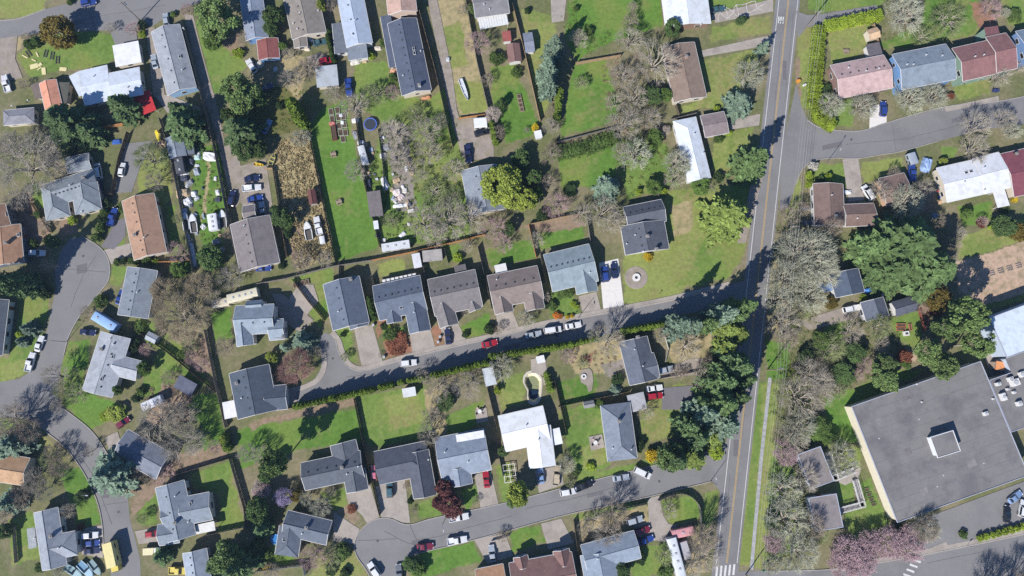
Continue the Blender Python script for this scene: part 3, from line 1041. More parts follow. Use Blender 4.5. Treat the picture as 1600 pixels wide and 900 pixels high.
def boat(x, y, ang, L, w, c, desc, cabin=True, cat='boat', name='boat', inner=(96, 92, 88)):
    p = at(x, y, .7)
    o = empty(name, (p.x, p.y, 0), heading(x, y, ang))
    m = paint('boat_%d_%d_%d' % c, S(*c), .4)
    def outline(k, z):
        return [(-L / 2, -w / 2 * k * .92, z), (-L / 8, -w / 2 * k, z), (L / 5, -w / 2 * k * .88, z), (L * .38, -w / 2 * k * .5, z), (L / 2 * (.9 + .1 * k), 0, z), (L * .38, w / 2 * k * .5, z), (L / 5, w / 2 * k * .88, z), (-L / 8, w / 2 * k, z), (-L / 2, w / 2 * k * .92, z)]
    lo, hi, inn, fl = outline(.55, .25), outline(1, .95), outline(.80, .96), outline(.76, .62)
    b = MB()
    n = 9
    b.add(lo + hi, [tuple(range(n - 1, -1, -1))] + [(i, (i + 1) % n, n + (i + 1) % n, n + i) for i in range(n)])
    b.add(hi + inn, [(i, (i + 1) % n, n + (i + 1) % n, n + i) for i in range(n)])
    obj('hull', b, m, o)
    b = MB()
    b.add(inn + fl, [(i, (i + 1) % n, n + (i + 1) % n, n + i) for i in range(n)] + [tuple(range(n, 2 * n))])
    obj('cockpit', b, paint('boat_inner_%d_%d_%d' % inner, S(*inner), .8), o)
    if cabin:
        obj('foredeck', MB().slab([(L * .46, 0, .99), (L * .36, w * .22, 1.0), (L * .16, w * .36, 1.02), (L * .0, w * .4, 1.03), (L * .0, -w * .4, 1.03), (L * .16, -w * .36, 1.02), (L * .36, -w * .22, 1.0)], .05), m, o)
        obj('windscreen', MB().slab([(L * .06, -w * .36, 1.06), (L * .06, w * .36, 1.06), (-L * .03, w * .32, 1.45), (-L * .03, -w * .32, 1.45)], .03), glassmat(), o)
    else:
        for k in (-.2, .15):
            obj('thwart', MB().box((L * k, 0, .84), (.28, w * .74, .05)), m, o)
    thing(o, desc, cat, None, Q(x, y))
    return o
def junk(x, y, sx, sy, h, ang, c, desc, name='tarp_bundle', cat='bundle', group=None):
    """a tarpaulin or a heap of stuff thrown over something: a lumpy sheet reaching the ground"""
    p = at(x, y, h * .5)
    r = random.Random(int(x * 31 + y * 17))
    n = 7
    vs, fs = [], []
    for j in range(n):
        for i in range(n):
            u, v = i / (n - 1) * 2 - 1, j / (n - 1) * 2 - 1
            e = max(abs(u), abs(v))
            k = 1 - .12 * (u * v) ** 2
            z = 0 if e > .99 else h * (1 - .35 * (e ** 3)) * r.uniform(.72, 1.05)
            vs.append((u * sx / 2 * k * r.uniform(.93, 1.06), v * sy / 2 * k * r.uniform(.93, 1.06), z))
    for j in range(n - 1):
        for i in range(n - 1):
            fs.append((j * n + i, j * n + i + 1, (j + 1) * n + i + 1, (j + 1) * n + i))
    o = obj(name, MB().add(vs, fs), paint('junk_%d_%d_%d' % c, S(*c), .7, var=.12))
    o.location = (p.x, p.y, 0)
    o.rotation_euler = (0, 0, heading(x, y, ang))
    thing(o, desc, cat, group, Q(x, y))
    return o

# ------------------------------------------------------------------ ground painting, sheets, kerbs
PAINT, HOLES = [], []
GC = dict(L1=S(110, 146, 66, .96), L2=S(128, 152, 78, .96), L3=S(152, 162, 92, .97), L4=S(86, 112, 60, .9), D=S(160, 138, 118), G=S(160, 150, 142), T=S(182, 166, 126), R=S(168, 124, 102), P=S(138, 130, 126), F=S(202, 174, 150), B=S(118, 116, 72))
def lay(key, *pts):
    PAINT.append((key, [Q(*p) for p in pairs(pts)]))
def vnoise(X, Y, sc, seed):
    rng = np.random.default_rng(seed)
    g = rng.uniform(-1, 1, (256, 256))
    x, y = X * sc + 1000, Y * sc + 1000
    i, j = np.floor(x).astype(int), np.floor(y).astype(int)
    fx, fy = x - i, y - j
    fx, fy = fx * fx * (3 - 2 * fx), fy * fy * (3 - 2 * fy)
    G = lambda a, b: g[a % 256, b % 256]
    return (G(i, j) * (1 - fx) + G(i + 1, j) * fx) * (1 - fy) + (G(i, j + 1) * (1 - fx) + G(i + 1, j + 1) * fx) * fy
def make_ground():
    c = [W(0, 0), W(1600, 0), W(0, 900), W(1600, 900)]
    x0, x1 = min(p.x for p in c) - 14, max(p.x for p in c) + 14
    y0, y1 = min(p.y for p in c) - 12, max(p.y for p in c) + 14
    st = .42
    xs = np.concatenate([[-3500, -900, x0 - 60], np.arange(x0, x1, st), [x1 + 60, 900, 3500]])
    ys = np.concatenate([[-3500, -900, y0 - 60], np.arange(y0, y1, st), [y1 + 60, 900, 3500]])
    X, Y = np.meshgrid(xs, ys)
    n1, n2, n3 = vnoise(X, Y, .9, 1), vnoise(X, Y, .25, 2), vnoise(X, Y, 2.2, 3)
    n4, n5 = vnoise(X, Y, .11, 4), vnoise(X, Y, .04, 5)
    wx, wy = X + n1 * .35 + n2 * .5, Y + n3 * .25 + vnoise(X, Y, .3, 6) * .5
    colr = np.zeros(X.shape + (3,))
    rough = np.array(S(124, 128, 86, .9)); brn = np.array(S(160, 144, 122)); grn = np.array(GC['L2'])
    t = np.clip((n4 * .6 + n2 * .5 + n1 * .35) * .9 + .42, 0, 1)[..., None]
    colr[:] = rough
    colr = colr * (1 - t * .62) + brn * t * .62
    for key, pl in PAINT:
        P = np.array([W(*q)[:2] for q in pl])
        m = inside(P, wx, wy)
        cc = np.array(GC[key])
        if key[0] == 'L':
            dry = np.array(S(160, 150, 104, .9))
            k = np.clip(n2 * .5 + n1 * .4 + n5 * .3 + (.15 if key == 'L3' else -.18), 0, .7)[..., None]
            cc = cc * (1 - k) + dry * k
            k2 = np.clip(n4 * .7 + n2 * .35, 0, .55)[..., None]
            cc = cc * (1 - k2) + np.array(S(144, 152, 82, .95)) * k2
            k3 = np.clip(-n4 * .5 - n1 * .3, 0, .4)[..., None]
            cc = cc * (1 - k3) + np.array(S(88, 124, 52, .9)) * k3
        else:
            k = np.clip(n1 * .6 + n3 * .3, 0, .45)[..., None]
            cc = cc * (1 - k) + rough * k
        colr = np.where(m[..., None], cc, colr)
    Zz = np.zeros_like(X)
    V = np.stack([X, Y, Zz], -1).reshape(-1, 3)
    h, w = X.shape
    idx = np.arange(h * w).reshape(h, w)
    F = np.stack([idx[:-1, :-1], idx[:-1, 1:], idx[1:, 1:], idx[1:, :-1]], -1).reshape(-1, 4)
    cxy = V[F].mean(1)
    for pl in HOLES:
        P = np.array([W(*q)[:2] for q in pl])
        F, cxy = F[~inside(P, cxy[:, 0], cxy[:, 1])], cxy[~inside(P, cxy[:, 0], cxy[:, 1])]
    me = npmesh('ground', V, F)
    a = me.color_attributes.new('tint', 'FLOAT_COLOR', 'POINT')
    a.data.foreach_set('color', np.concatenate([colr.reshape(-1, 3), np.ones((h * w, 1))], 1).astype(np.float32).ravel())
    o = obj('ground', me, mat('ground', (1, 1, 1), .95, var=.16, scale=.9, fine=5.5, fvar=.30, attr='tint', bump=.6, spec=.05))
    struct(o)
    return o
SHEETN = 0
def sheet(name, m, pts, z=None, kind='structure'):
    """flat paving over picked points"""
    global SHEETN
    SHEETN += 1
    z = (.012 + SHEETN * .0022) if z is None else z
    P = [at(*p) for p in pairs(pts)]
    o = obj(name, MB().add([(p.x, p.y, z) for p in P], [tuple(range(len(P)))]), m)
    bm = bmesh.new(); bm.from_mesh(o.data)
    bmesh.ops.triangulate(bm, faces=bm.faces[:])
    for f in bm.faces:
        if f.normal.z < 0: f.normal_flip()
    bm.to_mesh(o.data); bm.free()
    struct(o, kind)
    return o
def ribbon(name, m, pts, w, z, h=0.0, px=True):
    """a strip of width w metres along picked points; h > 0 makes it a raised slab"""
    P = [at(*p) for p in pairs(pts)]
    lft, rgt = [], []
    for i, p in enumerate(P):
        a, b = P[max(0, i - 1)], P[min(len(P) - 1, i + 1)]
        d = (b - a).normalized()
        s = Vector((-d.y, d.x, 0)) * w / 2
        lft.append(p + s); rgt.append(p - s)
    b = MB()
    for i in range(len(P) - 1):
        q = [lft[i], rgt[i], rgt[i + 1], lft[i + 1]]
        if h:
            b.slab([(p.x, p.y, z + h) for p in q], h + .01)
        else:
            b.add([(p.x, p.y, z) for p in q], [(0, 1, 2, 3)])
    return obj(name, b, m)
def kerb(pts, w=.2, h=.13):
    o = ribbon('kerb', mat('kerb', S(176, 170, 164), .9, var=.15), pts, w, 0.0, h + .06)
    return struct(o)
def smooth_path(pts, n=4):
    P = pairs(pts)
    out = []
    for i in range(len(P) - 1):
        p0, p1, p2, p3 = P[max(0, i - 1)], P[i], P[i + 1], P[min(len(P) - 1, i + 2)]
        for k in range(n):
            t = k / n
            for c in (0, 1):
                out.append(.5 * (2 * p1[c] + (p2[c] - p0[c]) * t + (2 * p0[c] - 5 * p1[c] + 4 * p2[c] - p3[c]) * t * t + (3 * p1[c] - p0[c] - 3 * p2[c] + p3[c]) * t ** 3))
    return out + list(P[-1])
def props(name, cat, desc, parts, x, y, ang=0, group=None, z=0):
    """a small thing: parts = [(name, MB, material)] in its own frame"""
    p = at(x, y, z)
    if len(parts) == 1:
        o = obj(name, parts[0][1], parts[0][2])
        o.location = (p.x, p.y, z); o.rotation_euler = (0, 0, heading(x, y, ang))
    else:
        o = empty(name, (p.x, p.y, z), heading(x, y, ang))
        for t in parts:
            obj(t[0], t[1], t[2], o)
    return thing(o, desc, cat, group, Q(x, y))
# ------------------------------------------------------------------ labels
def relation(a, b):
    dx, dy = a[0] - b[0], a[1] - b[1]
    if abs(dx) > abs(dy):
        return 'right of' if dx > 0 else 'left of'
    return 'below' if dy > 0 else 'above'
ONES = ['', 'first', 'second', 'third', 'fourth', 'fifth', 'sixth', 'seventh', 'eighth', 'ninth', 'tenth', 'eleventh', 'twelfth', 'thirteenth', 'fourteenth', 'fifteenth', 'sixteenth', 'seventeenth', 'eighteenth', 'nineteenth', 'twentieth']
ORD = ['nearest'] + [ONES[k] + ' nearest' for k in range(2, 21)] + ['twenty-' + ONES[k] + ' nearest' for k in range(1, 10)] + ['thirtieth nearest'] + ['thirty-' + ONES[k] + ' nearest' for k in range(1, 10)]
def edge_dist(q, bs):
    best = 1e9
    for b in bs:
        c = PX(b.A + b.u * b.L / 2 + b.v * b.w / 2)
        best = min(best, math.hypot(q[0] - c[0], q[1] - c[1]) - (b.L + b.w) * 1.2)
    return best
def finish_labels():
    groups = {}
    for o, desc, q in WAIT:
        ph, hq, bs = min(HOUSES, key=lambda h: edge_dist(q, h[2]))
        rel = relation(q, hq)
        groups.setdefault((desc, rel, ph), []).append((math.hypot(q[0] - hq[0], q[1] - hq[1]), o))
    for (desc, rel, ph), l in groups.items():
        l.sort(key=lambda t: t[0])
        for i, (d, o) in enumerate(l):
            pre = '' if len(l) == 1 else (ORD[i] + ' ' if i < len(ORD) else 'far ')
            t = f'{pre}{desc} {rel} the {ph}'
            if len(t.split()) > 16:
                t = t.replace(' of pale odds and ends', ' of odds').replace('heap ', '', 1)
            o['label'] = t
# ================================================================== SETTING
tree_kinds()
ASPH = mat('asphalt', S(140, 138, 138), .92, var=.06, scale=.15, fine=3.0, fvar=.07, stain=S(126, 124, 125), stain_scale=.09, stain_amt=.7)
ASPH2 = mat('asphalt_new', S(128, 124, 128), .92, var=.06, scale=.2, fine=3.0, fvar=.07, stain=S(114, 110, 113), stain_scale=.1, stain_amt=.6)
CONC = mat('concrete', S(178, 168, 158), .9, var=.10, scale=.4, fine=2.5, fvar=.08, stain=S(150, 140, 132), stain_scale=.25, stain_amt=.6)
CONCW = mat('concrete_white', S(238, 232, 226), .85, var=.06, fvar=.05)
GRAV = mat('gravel', S(166, 154, 144), .95, var=.14, scale=.5, fine=6, fvar=.16, stain=S(140, 134, 100), stain_scale=.3, stain_amt=.6)
WHITE_LINE = mat('road_paint_white', S(226, 224, 220), .8, var=.15, scale=2.0, fvar=.1)
YELLOW_LINE = mat('road_paint_yellow', S(206, 172, 104), .8, var=.15, scale=2.0, fvar=.1)

tile()
# --- roads
main = [(1232 - .1096 * y, y) for y in (-40, 120, 280, 440, 600, 760, 940)]
def mainx(y, off): return 1232 - .1096 * y + off * (1 + (y - 450) * .0001)
def strip(o0, o1, y0=-40, y1=940, step=60):
    ys = list(np.arange(y0, y1 + 1, step))
    return [c for y in ys for c in (mainx(y, o0), y)] + [c for y in reversed(ys) for c in (mainx(y, o1), y)]
road_main = sheet('road_main', ASPH, strip(-21, 19), .034)
sheet('road_side_street', ASPH, [1244, 130, 1252, 165, 1262, 188, 1280, 199, 1310, 204, 1340, 205, 1362, 200, 1385, 192, 1475, 167, 1550, 160, 1600, 150, 1680, 136, 1680, 182, 1600, 194, 1540, 202, 1500, 212, 1465, 221, 1407, 237, 1375, 242, 1340, 248, 1305, 247, 1272, 251, 1254, 264, 1243, 288, 1232, 325, 1218, 330, 1222, 240], .028)
sheet('road_middle_street', ASPH, [1178, 434, 1115, 452, 1050, 469, 975, 484, 935, 492, 835, 513, 765, 530, 680, 550, 640, 559, 600, 572, 570, 580, 556, 579, 543, 573, 533, 560, 528, 545, 524, 532, 518, 523, 507, 520, 499, 528, 500, 545, 503, 560, 502, 575, 492, 592, 472, 602, 452, 612, 455, 638, 517, 622, 585, 607, 640, 595, 760, 567, 890, 537, 972, 517, 1050, 494, 1174, 472], .022)
sheet('road_lower_street', ASPH, [1156, 672, 1135, 690, 1112, 704, 1060, 718, 1022, 727, 950, 745, 900, 757, 837, 772, 800, 783, 737, 797, 675, 810, 645, 819, 628, 818, 612, 811, 592, 810, 572, 820, 560, 833, 554, 849, 557, 868, 572, 890, 592, 930, 624, 930, 624, 896, 634, 877, 650, 866, 670, 860, 725, 847, 770, 835, 800, 827, 892, 802, 950, 791, 1012, 776, 1085, 757, 1112, 752, 1124, 766, 1130, 790, 1150, 760], .016)
sheet('road_left_street', ASPH, [110, 372, 130, 370, 152, 383, 166, 398, 172, 418, 170, 437, 160, 452, 140, 476, 125, 494, 108, 525, 100, 555, 93, 585, 90, 615, 96, 636, 118, 652, 140, 670, 155, 688, 170, 712, 188, 745, 200, 778, 203, 812, 210, 836, 219, 875, 222, 940, 176, 940, 172, 880, 162, 850, 160, 820, 155, 793, 146, 768, 132, 740, 116, 716, 98, 695, 72, 675, 52, 660, 30, 652, 0, 652, -60, 655, -60, 598, 0, 597, 30, 592, 52, 578, 62, 556, 72, 522, 80, 486, 87, 450, 86, 420, 96, 390], .018)
sheet('road_upper_street', ASPH, [-60, 42, 0, 33, 18, 31, 40, 26, 72, 14, 104, 6, 140, -4, 200, -18, 340, -45, 340, -6, 305, 6, 268, 20, 240, 40, 215, 43, 180, 47, 60, 52, 28, 57, -60, 68], .014)
sheet('road_school_street', ASPH, [1140, 893, 1200, 892, 1290, 890, 1365, 880, 1440, 867, 1520, 851, 1600, 834, 1680, 818, 1680, 960, 1130, 960], .024)
# --- paint on the roads
def line(name, m, pts, w, z): 
    o = ribbon(name, m, pts, w, z); o.parent = road_main; return o
ys = list(range(-40, 881, 40))
for off in (-15.6, 15.4):
    line('edge_line', WHITE_LINE, [c for y in ys for c in (mainx(y, off), y)], .16, .040)
for off in (-.8, .8):
    line('centre_line', YELLOW_LINE, [c for y in ys for c in (mainx(y, off), y)], .13, .040)
for i in range(5):
    x = 1119.5 + i * 6.7
    line('crosswalk_bar', WHITE_LINE, [x + 1.2, 885 - i * .9, x - .6, 902 - i * .9], .55, .044)
for i in range(4):
    line('crosswalk_bar', WHITE_LINE, [1414 + i * 5.0 - 2.6, 898 - i * 7.6 - 1.0, 1414 + i * 5.0 + 9.5, 899 - i * 7.6 + 2.4], .55, .046)
# the worn white road mark on the main road
for (xa, ya, xb, yb) in ((1216.5, 26, 1216.2, 36.5), (1219, 26, 1218.8, 31), (1221.4, 26, 1221.1, 31.4), (1224.2, 26.5, 1223.8, 33.6), (1216.6, 31.4, 1224.2, 31.4), (1219.6, 34, 1219.2, 37), (1223.6, 34.6, 1223.2, 37)):
    line('road_mark', WHITE_LINE, [xa, ya, xb, yb], .28, .042)
# patches, sealed cracks and covers in the asphalt
TAR = mat('tar_seal', S(104, 101, 104), .9)
PATCH = mat('asphalt_patch', S(120, 116, 119), .92, var=.1, fvar=.08)
rp = random.Random(11)
def crack(pts):
    P = []
    for (x, y), (x2, y2) in zip(pairs(pts)[:-1], pairs(pts)[1:]):
        for k in range(5):
            t = k / 5
            P += [x + (x2 - x) * t + rp.uniform(-.7, .7), y + (y2 - y) * t + rp.uniform(-.7, .7)]
    struct(ribbon('road_crack', TAR, P + list(pairs(pts)[-1]), .09, .042 + rp.uniform(0, .003)))
for pts in ([600, 830, 640, 850, 720, 828, 800, 806], [640, 820, 660, 862], [560, 845, 620, 842], [820, 795, 900, 778, 980, 756], [1220, 60, 1212, 150, 1200, 260], [1240, 20, 1226, 160], [1320, 226, 1420, 216, 1500, 195, 1590, 172], [1395, 198, 1400, 236], [110, 480, 130, 430, 150, 400], [100, 420, 165, 425], [110, 690, 150, 750, 175, 820], [160, 790, 198, 784], [60, 44, 150, 26, 260, 8], [140, 20, 150, 48], [540, 590, 640, 575, 760, 548, 880, 520], [700, 548, 712, 574], [1170, 560, 1160, 680], [1140, 740, 1132, 860], [20, 620, 80, 625], [1450, 880, 1560, 856], [1480, 800, 1560, 770], [1180, 350, 1172, 430]):
    crack(pts)
for (x, y, w, h, a) in ((655, 846, 22, 7, 0), (930, 772, 26, 6, 0), (1226, 110, 6, 30, 0), (1300, 228, 30, 8, 0), (1500, 186, 26, 7, 0), (128, 420, 16, 14, 0), (165, 770, 10, 16, 0), (800, 541, 24, 6, 0), (1150, 700, 8, 26, 0), (120, 36, 26, 6, 0)):
    sk = .0 if w < h else -.22 * w
    struct(sheet('asphalt_patch', PATCH, [x - w / 2, y - h / 2 - sk / 2, x + w / 2, y - h / 2 + sk / 2, x + w / 2, y + h / 2 + sk / 2, x - w / 2, y + h / 2 - sk / 2], .0385))
for (x, y) in ((590, 845), (1030, 752), (1213, 190), (1330, 218), (130, 400), (185, 800), (520, 560), (870, 525)):
    p_ = W(x, y)
    o_ = obj('manhole_cover', MB().lathe([(0, .052), (.34, .052), (.36, .03)], 14), mat('cast_iron', S(92, 90, 92), .7))
    o_.location = (p_.x, p_.y, 0)
    struct(o_)
# --- pavements
def pavement(pts, w, z=.0, m=CONC):
    return struct(ribbon('pavement', m, pts, w, z, .12 + random.uniform(0, .02)))
pavement(smooth_path([456, 610, 474, 605, 495, 595, 506, 577, 507, 560, 504, 545]), 1.3)
pavement(smooth_path([519, 519, 529, 532, 534, 548, 541, 563, 551, 573, 567, 576, 598, 568, 640, 556, 700, 541, 765, 526, 835, 509, 900, 495, 975, 481, 1050, 466, 1140, 444]), 1.5)
pavement([1300, 893, 1365, 877, 1440, 864, 1520, 848, 1600, 831, 1680, 815], 1.5)
pavement([1203, 590, 1189, 720, 1174, 890], .95, m=mat('path_grey', S(176, 176, 178), .9))
pavement([1212, 180, 1204, 240, 1186, 300, 1160, 400, 1148, 440], .01) if False else None
kerb(smooth_path([524, 530, 530, 552, 541, 570, 556, 578, 572, 579, 600, 571, 640, 558, 765, 529, 900, 498, 975, 483.4, 1050, 468, 1140, 446]))
kerb(smooth_path([455, 611, 474, 602.5, 493, 592, 502.5, 575, 503.5, 560, 500.5, 545]))
kerb(smooth_path([1110, 704.5, 1022, 727, 900, 757, 800, 783, 737, 797, 675, 810, 645, 819, 628, 818, 612, 811, 592, 810, 572, 820, 560, 833, 554, 849, 557, 868, 572, 890, 584, 912]))
kerb(smooth_path([1112, 752, 1012, 776.5, 892, 802.5, 800, 827.5, 725, 847.5, 670, 860.5, 650, 866.5, 634, 877.5, 624, 896, 624, 920]))
kerb(smooth_path([130, 370, 152, 383, 166, 398, 172, 418, 170, 437, 160, 452, 140, 476, 125, 494, 108, 525, 100, 555]))
kerb(smooth_path([72, 675, 98, 695, 116, 716, 132, 740, 146, 768, 155, 793, 160, 820, 162, 850]))
kerb(smooth_path([96, 636, 118, 652, 140, 670, 155, 688, 170, 712]))
kerb(smooth_path([1262, 188, 1280, 199, 1310, 204, 1340, 205, 1362, 200, 1385, 192, 1475, 167, 1550, 160, 1640, 143]))
kerb(smooth_path([1465, 221, 1407, 237, 1375, 242, 1340, 248, 1305, 247, 1272, 251, 1254, 264, 1243, 288]))
kerb(smooth_path([1190, 892, 1290, 890, 1365, 880, 1440, 867, 1520, 851, 1640, 826]))
kerb(smooth_path([-20, 33, 18, 31, 40, 26, 72, 14]))
# --- drives, lanes, yards of hard standing
def drive(m, *pts): sheet('driveway', m, list(pts))
drive(CONCW, 936, 411, 966, 404, 975, 480, 943, 487)
drive(CONC, 904, 463, 932, 456, 940, 489, 912, 495)
drive(CONC, 553, 512, 582, 508, 599, 569, 566, 577)
drive(CONC, 640, 520, 673, 516, 681, 547, 645, 555)
drive(CONC, 688, 512, 716, 506, 732, 537, 698, 545)
drive(CONC, 775, 492, 801, 487, 813, 517, 780, 525)
drive(CONC, 436, 612, 462, 604, 464, 628, 434, 641)
drive(CONC, 162, 391, 203, 380, 206, 400, 174, 413)
drive(ASPH2, 158, 386, 182, 345, 197, 340, 196, 370, 178, 390)
drive(ASPH, 190, 225, 238, 220, 216, 270, 206, 300, 180, 302)
drive(GRAV, 288, 22, 302, 24, 318, 90, 338, 160, 350, 215, 372, 240, 385, 300, 368, 326, 352, 275, 338, 215, 306, 110)
drive(GRAV, 368, 262, 415, 248, 428, 335, 392, 338, 372, 310)
drive(CONC, 540, 768, 578, 755, 593, 808, 574, 818, 566, 805, 544, 786)
drive(CONC, 586, 760, 633, 750, 641, 817, 628, 816, 612, 809, 596, 808)
drive(CONC, 522, 800, 549, 818, 562, 826, 553, 850, 520, 845)
drive(CONC, 741, 741, 767, 737, 779, 787, 751, 794)
drive(CONC, 845, 818, 877, 810, 897, 848, 857, 859)
drive(CONC, 1012, 779, 1030, 774, 1036, 805, 1044, 818, 1060, 822, 1050, 848, 1000, 842, 990, 820, 1014, 815)
drive(CONC, 836, 735, 876, 727, 881, 757, 842, 770)
drive(CONC, 741, 843, 789, 833, 802, 868, 762, 882)
drive(ASPH2, 1034, 606, 1086, 602, 1091, 622, 1062, 640, 1034, 640)
drive(GRAV, 1030, 577, 1080, 560, 1112, 560, 1100, 584, 1034, 592)
drive(CONC, 1316, 249, 1341, 248, 1350, 312, 1326, 316)
drive(CONCW, 1358, 201, 1359, 168, 1374, 163, 1385, 168, 1385, 191)
drive(GRAV, 1248, 502, 1318, 480, 1345, 478, 1351, 494, 1265, 516)
drive(CONC, 1096, 79, 1204, 55, 1206, 70, 1098, 89)
drive(CONC, 1110, 24, 1208, -2, 1208, 18, 1118, 36)
drive(CONC, 1138, 187, 1188, 178, 1186, 196, 1140, 203)
drive(ASPH, 1394, 828, 1600, 752, 1660, 730, 1660, 815, 1600, 832, 1480, 852, 1440, 862, 1400, 855)
drive(CONC, 164, 684, 184, 674, 194, 706, 174, 712)
drive(CONC, 211, 830, 249, 823, 252, 846, 217, 850)
drive(CONC, 130, 826, 160, 820, 162, 872, 128, 866)
drive(GRAV, -10, 62, 28, 56, 24, 92, 36, 122, -10, 132)
drive(ASPH, 172, 48, 212, 44, 216, 66, 180, 70)
drive(GRAV, 228, 44, 242, 42, 258, 150, 240, 152)
drive(GRAV, 664, -20, 679, -20, 706, 110, 714, 172, 718, 186, 758, 182, 770, 200, 772, 245, 735, 252, 722, 245, 706, 190, 684, 80)
drive(ASPH, 1244, 18, 1262, 24, 1285, 22, 1368, 8, 1374, 14, 1290, 34, 1260, 44, 1246, 60)
drive(CONC, 860, -10, 886, -10, 881, 33, 862, 36)
drive(CONC, 1475, 168, 1560, 150, 1560, 158, 1478, 175)
drive(GRAV, 478, 90, 500, 82, 532, 100, 522, 112, 490, 108)
drive(CONC, 490, 445, 498, 470, 480, 492, 462, 488, 452, 466, 468, 444)
drive(GRAV, 425, 458, 443, 460, 490, 500, 470, 520, 440, 500)
drive(CONC, 742, 640, 760, 637, 763, 658, 745, 662)
drive(CONC, 828, 562, 852, 555, 857, 600, 849, 602, 848, 588, 842, 581)
drive(GRAV, 1182, 240, 1202, 238, 1186, 300, 1165, 380, 1152, 380, 1170, 300)
drive(CONC, 242, 150, 262, 148, 312, 168, 318, 186, 262, 176)
drive(CONC, 1330, 735, 1345, 730, 1342, 748, 1320, 758, 1306, 752)
drive(CONC, 1541, 500, 1556, 498, 1572, 560, 1590, 590, 1548, 590, 1536, 552)
drive(CONC, 1448, 858, 1478, 846, 1482, 856, 1450, 866)

# sealed cracks on the old concrete drive
CRK = mat('crack_seal', S(214, 206, 198), .9)
rc_ = random.Random(4)
cx = [(1112, 30), (1124, 18), (1122, 34), (1134, 12), (1136, 30), (1146, 20), (1150, 8), (1154, 26), (1166, 6), (1168, 20), (1180, 2), (1182, 14), (1196, 6), (1194, 18)]
for i, j in ((0, 1), (1, 2), (1, 4), (3, 4), (3, 5), (4, 5), (5, 6), (5, 7), (6, 8), (7, 9), (8, 9), (9, 11), (8, 10), (10, 11), (11, 12), (11, 13), (6, 7)):
    a, b = cx[i], cx[j]
    m_ = ((a[0] + b[0]) / 2 + rc_.uniform(-1.5, 1.5), (a[1] + b[1]) / 2 + rc_.uniform(-1.5, 1.5))
    struct(ribbon('drive_crack', CRK, [*a, *m_, *b], .2, .165 + i * .001 + j * .0001))
# --- ground paint: lawns, beds, bare earth
lay('L3', -20, -20, 75, -20, 68, 15, 38, 26, 16, 31, -20, 30)
lay('L2', 50, 62, 115, 50, 180, 52, 182, 88, 166, 105, 110, 108, 45, 120, 28, 88)
lay('T', 0, 60, 40, 55, 30, 80, 0, 100)
lay('L2', 306, 30, 345, 60, 388, 100, 372, 118, 345, 142, 334, 148, 312, 66)
lay('D', 345, 60, 372, 58, 385, 90, 360, 85)
lay('B', 350, 145, 470, 130, 480, 200, 425, 215, 390, 190)
lay('T', 430, 70, 480, 95, 470, 160, 440, 130)
lay('L1', 484, 200, 500, 172, 540, 155, 556, 240, 594, 382, 560, 398, 524, 406)
lay('T', 428, 225, 480, 205, 500, 300, 522, 404, 462, 420, 440, 330)
lay('D', 440, 355, 470, 350, 480, 395, 455, 415)
lay('L2', 552, 96, 602, 94, 620, 130, 660, 160, 696, 138, 702, 200, 610, 200, 556, 160)
lay('T', 676, 0, 725, 0, 746, 95, 762, 176, 716, 182, 692, 90)
lay('L3', 706, 130, 756, 126, 762, 174, 720, 180)
lay('L3', 690, 40, 720, 35, 730, 100, 702, 110)
lay('L2', 600, 190, 712, 185, 735, 300, 735, 372, 600, 386, 575, 270)
lay('L3', 640, 240, 715, 215, 725, 290, 650, 300)
lay('G', 600, 190, 640, 195, 650, 330, 620, 330)
lay('L1', 766, 105, 802, 100, 842, 190, 832, 212, 792, 225, 772, 170)
lay('L3', 815, 15, 868, 25, 870, 60, 838, 112, 858, 160, 845, 190, 825, 90)
lay('L1', 888, 0, 1032, -8, 1042, 40, 962, 62, 902, 94, 884, 62)
lay('L1', 896, 102, 946, 94, 968, 160, 962, 190, 876, 216, 888, 140)
lay('L1', 872, 240, 960, 222, 966, 272, 922, 292, 876, 292)
lay('L3', 1086, 98, 1180, 76, 1190, 112, 1140, 162, 1066, 176, 1060, 166, 1106, 152)
lay('L3', 1112, 42, 1206, 24, 1204, 50, 1110, 66)
lay('L3', 1116, 206, 1178, 200, 1152, 272, 1112, 266)
lay('L2', 1106, -10, 1200, -10, 1196, 0, 1116, 20)
lay('L3', 974, 402, 1012, 360, 1046, 298, 1180, 286, 1168, 372, 1142, 432, 1000, 470, 974, 476)
lay('T', 1050, 320, 1085, 315, 1080, 360, 1052, 370)
lay('L2', 1140, 290, 1180, 280, 1165, 400, 1140, 432, 1050, 455, 1080, 420)
lay('L2', 960, 215, 1040, 225, 1060, 290, 980, 310, 968, 270)
lay('L1', 815, 387, 852, 362, 910, 356, 914, 374, 850, 390)
lay('D', 815, 352, 905, 335, 915, 355, 850, 365)
lay('L1', 760, 392, 798, 378, 832, 376, 836, 404, 770, 416)
lay('L2', 695, 386, 722, 380, 726, 402, 700, 408)
lay('L3', 590, 410, 630, 404, 632, 426, 594, 432)
lay('L2', 450, 432, 520, 416, 516, 440, 462, 445)
lay('L1', 478, 450, 508, 440, 514, 500, 500, 512, 482, 488)
lay('L2', 1262, 0, 1385, -10, 1372, 10, 1284, 20, 1262, 16)
lay('L3', 1290, 50, 1356, 38, 1362, 76, 1300, 102)
lay('T', 1288, 46, 1350, 34, 1352, 40, 1290, 54)
lay('L1', 1370, 70, 1436, 40, 1448, -10, 1522, -10, 1534, 50, 1472, 66, 1390, 78)
lay('R', 1515, 5, 1550, 5, 1556, 38, 1530, 42)
lay('L3', 1490, 135, 1548, 122, 1548, 148, 1496, 156)
lay('L2', 1564, -10, 1640, -10, 1640, 50, 1576, 40)
lay('L3', 1246, 52, 1270, 40, 1264, 168, 1246, 172)
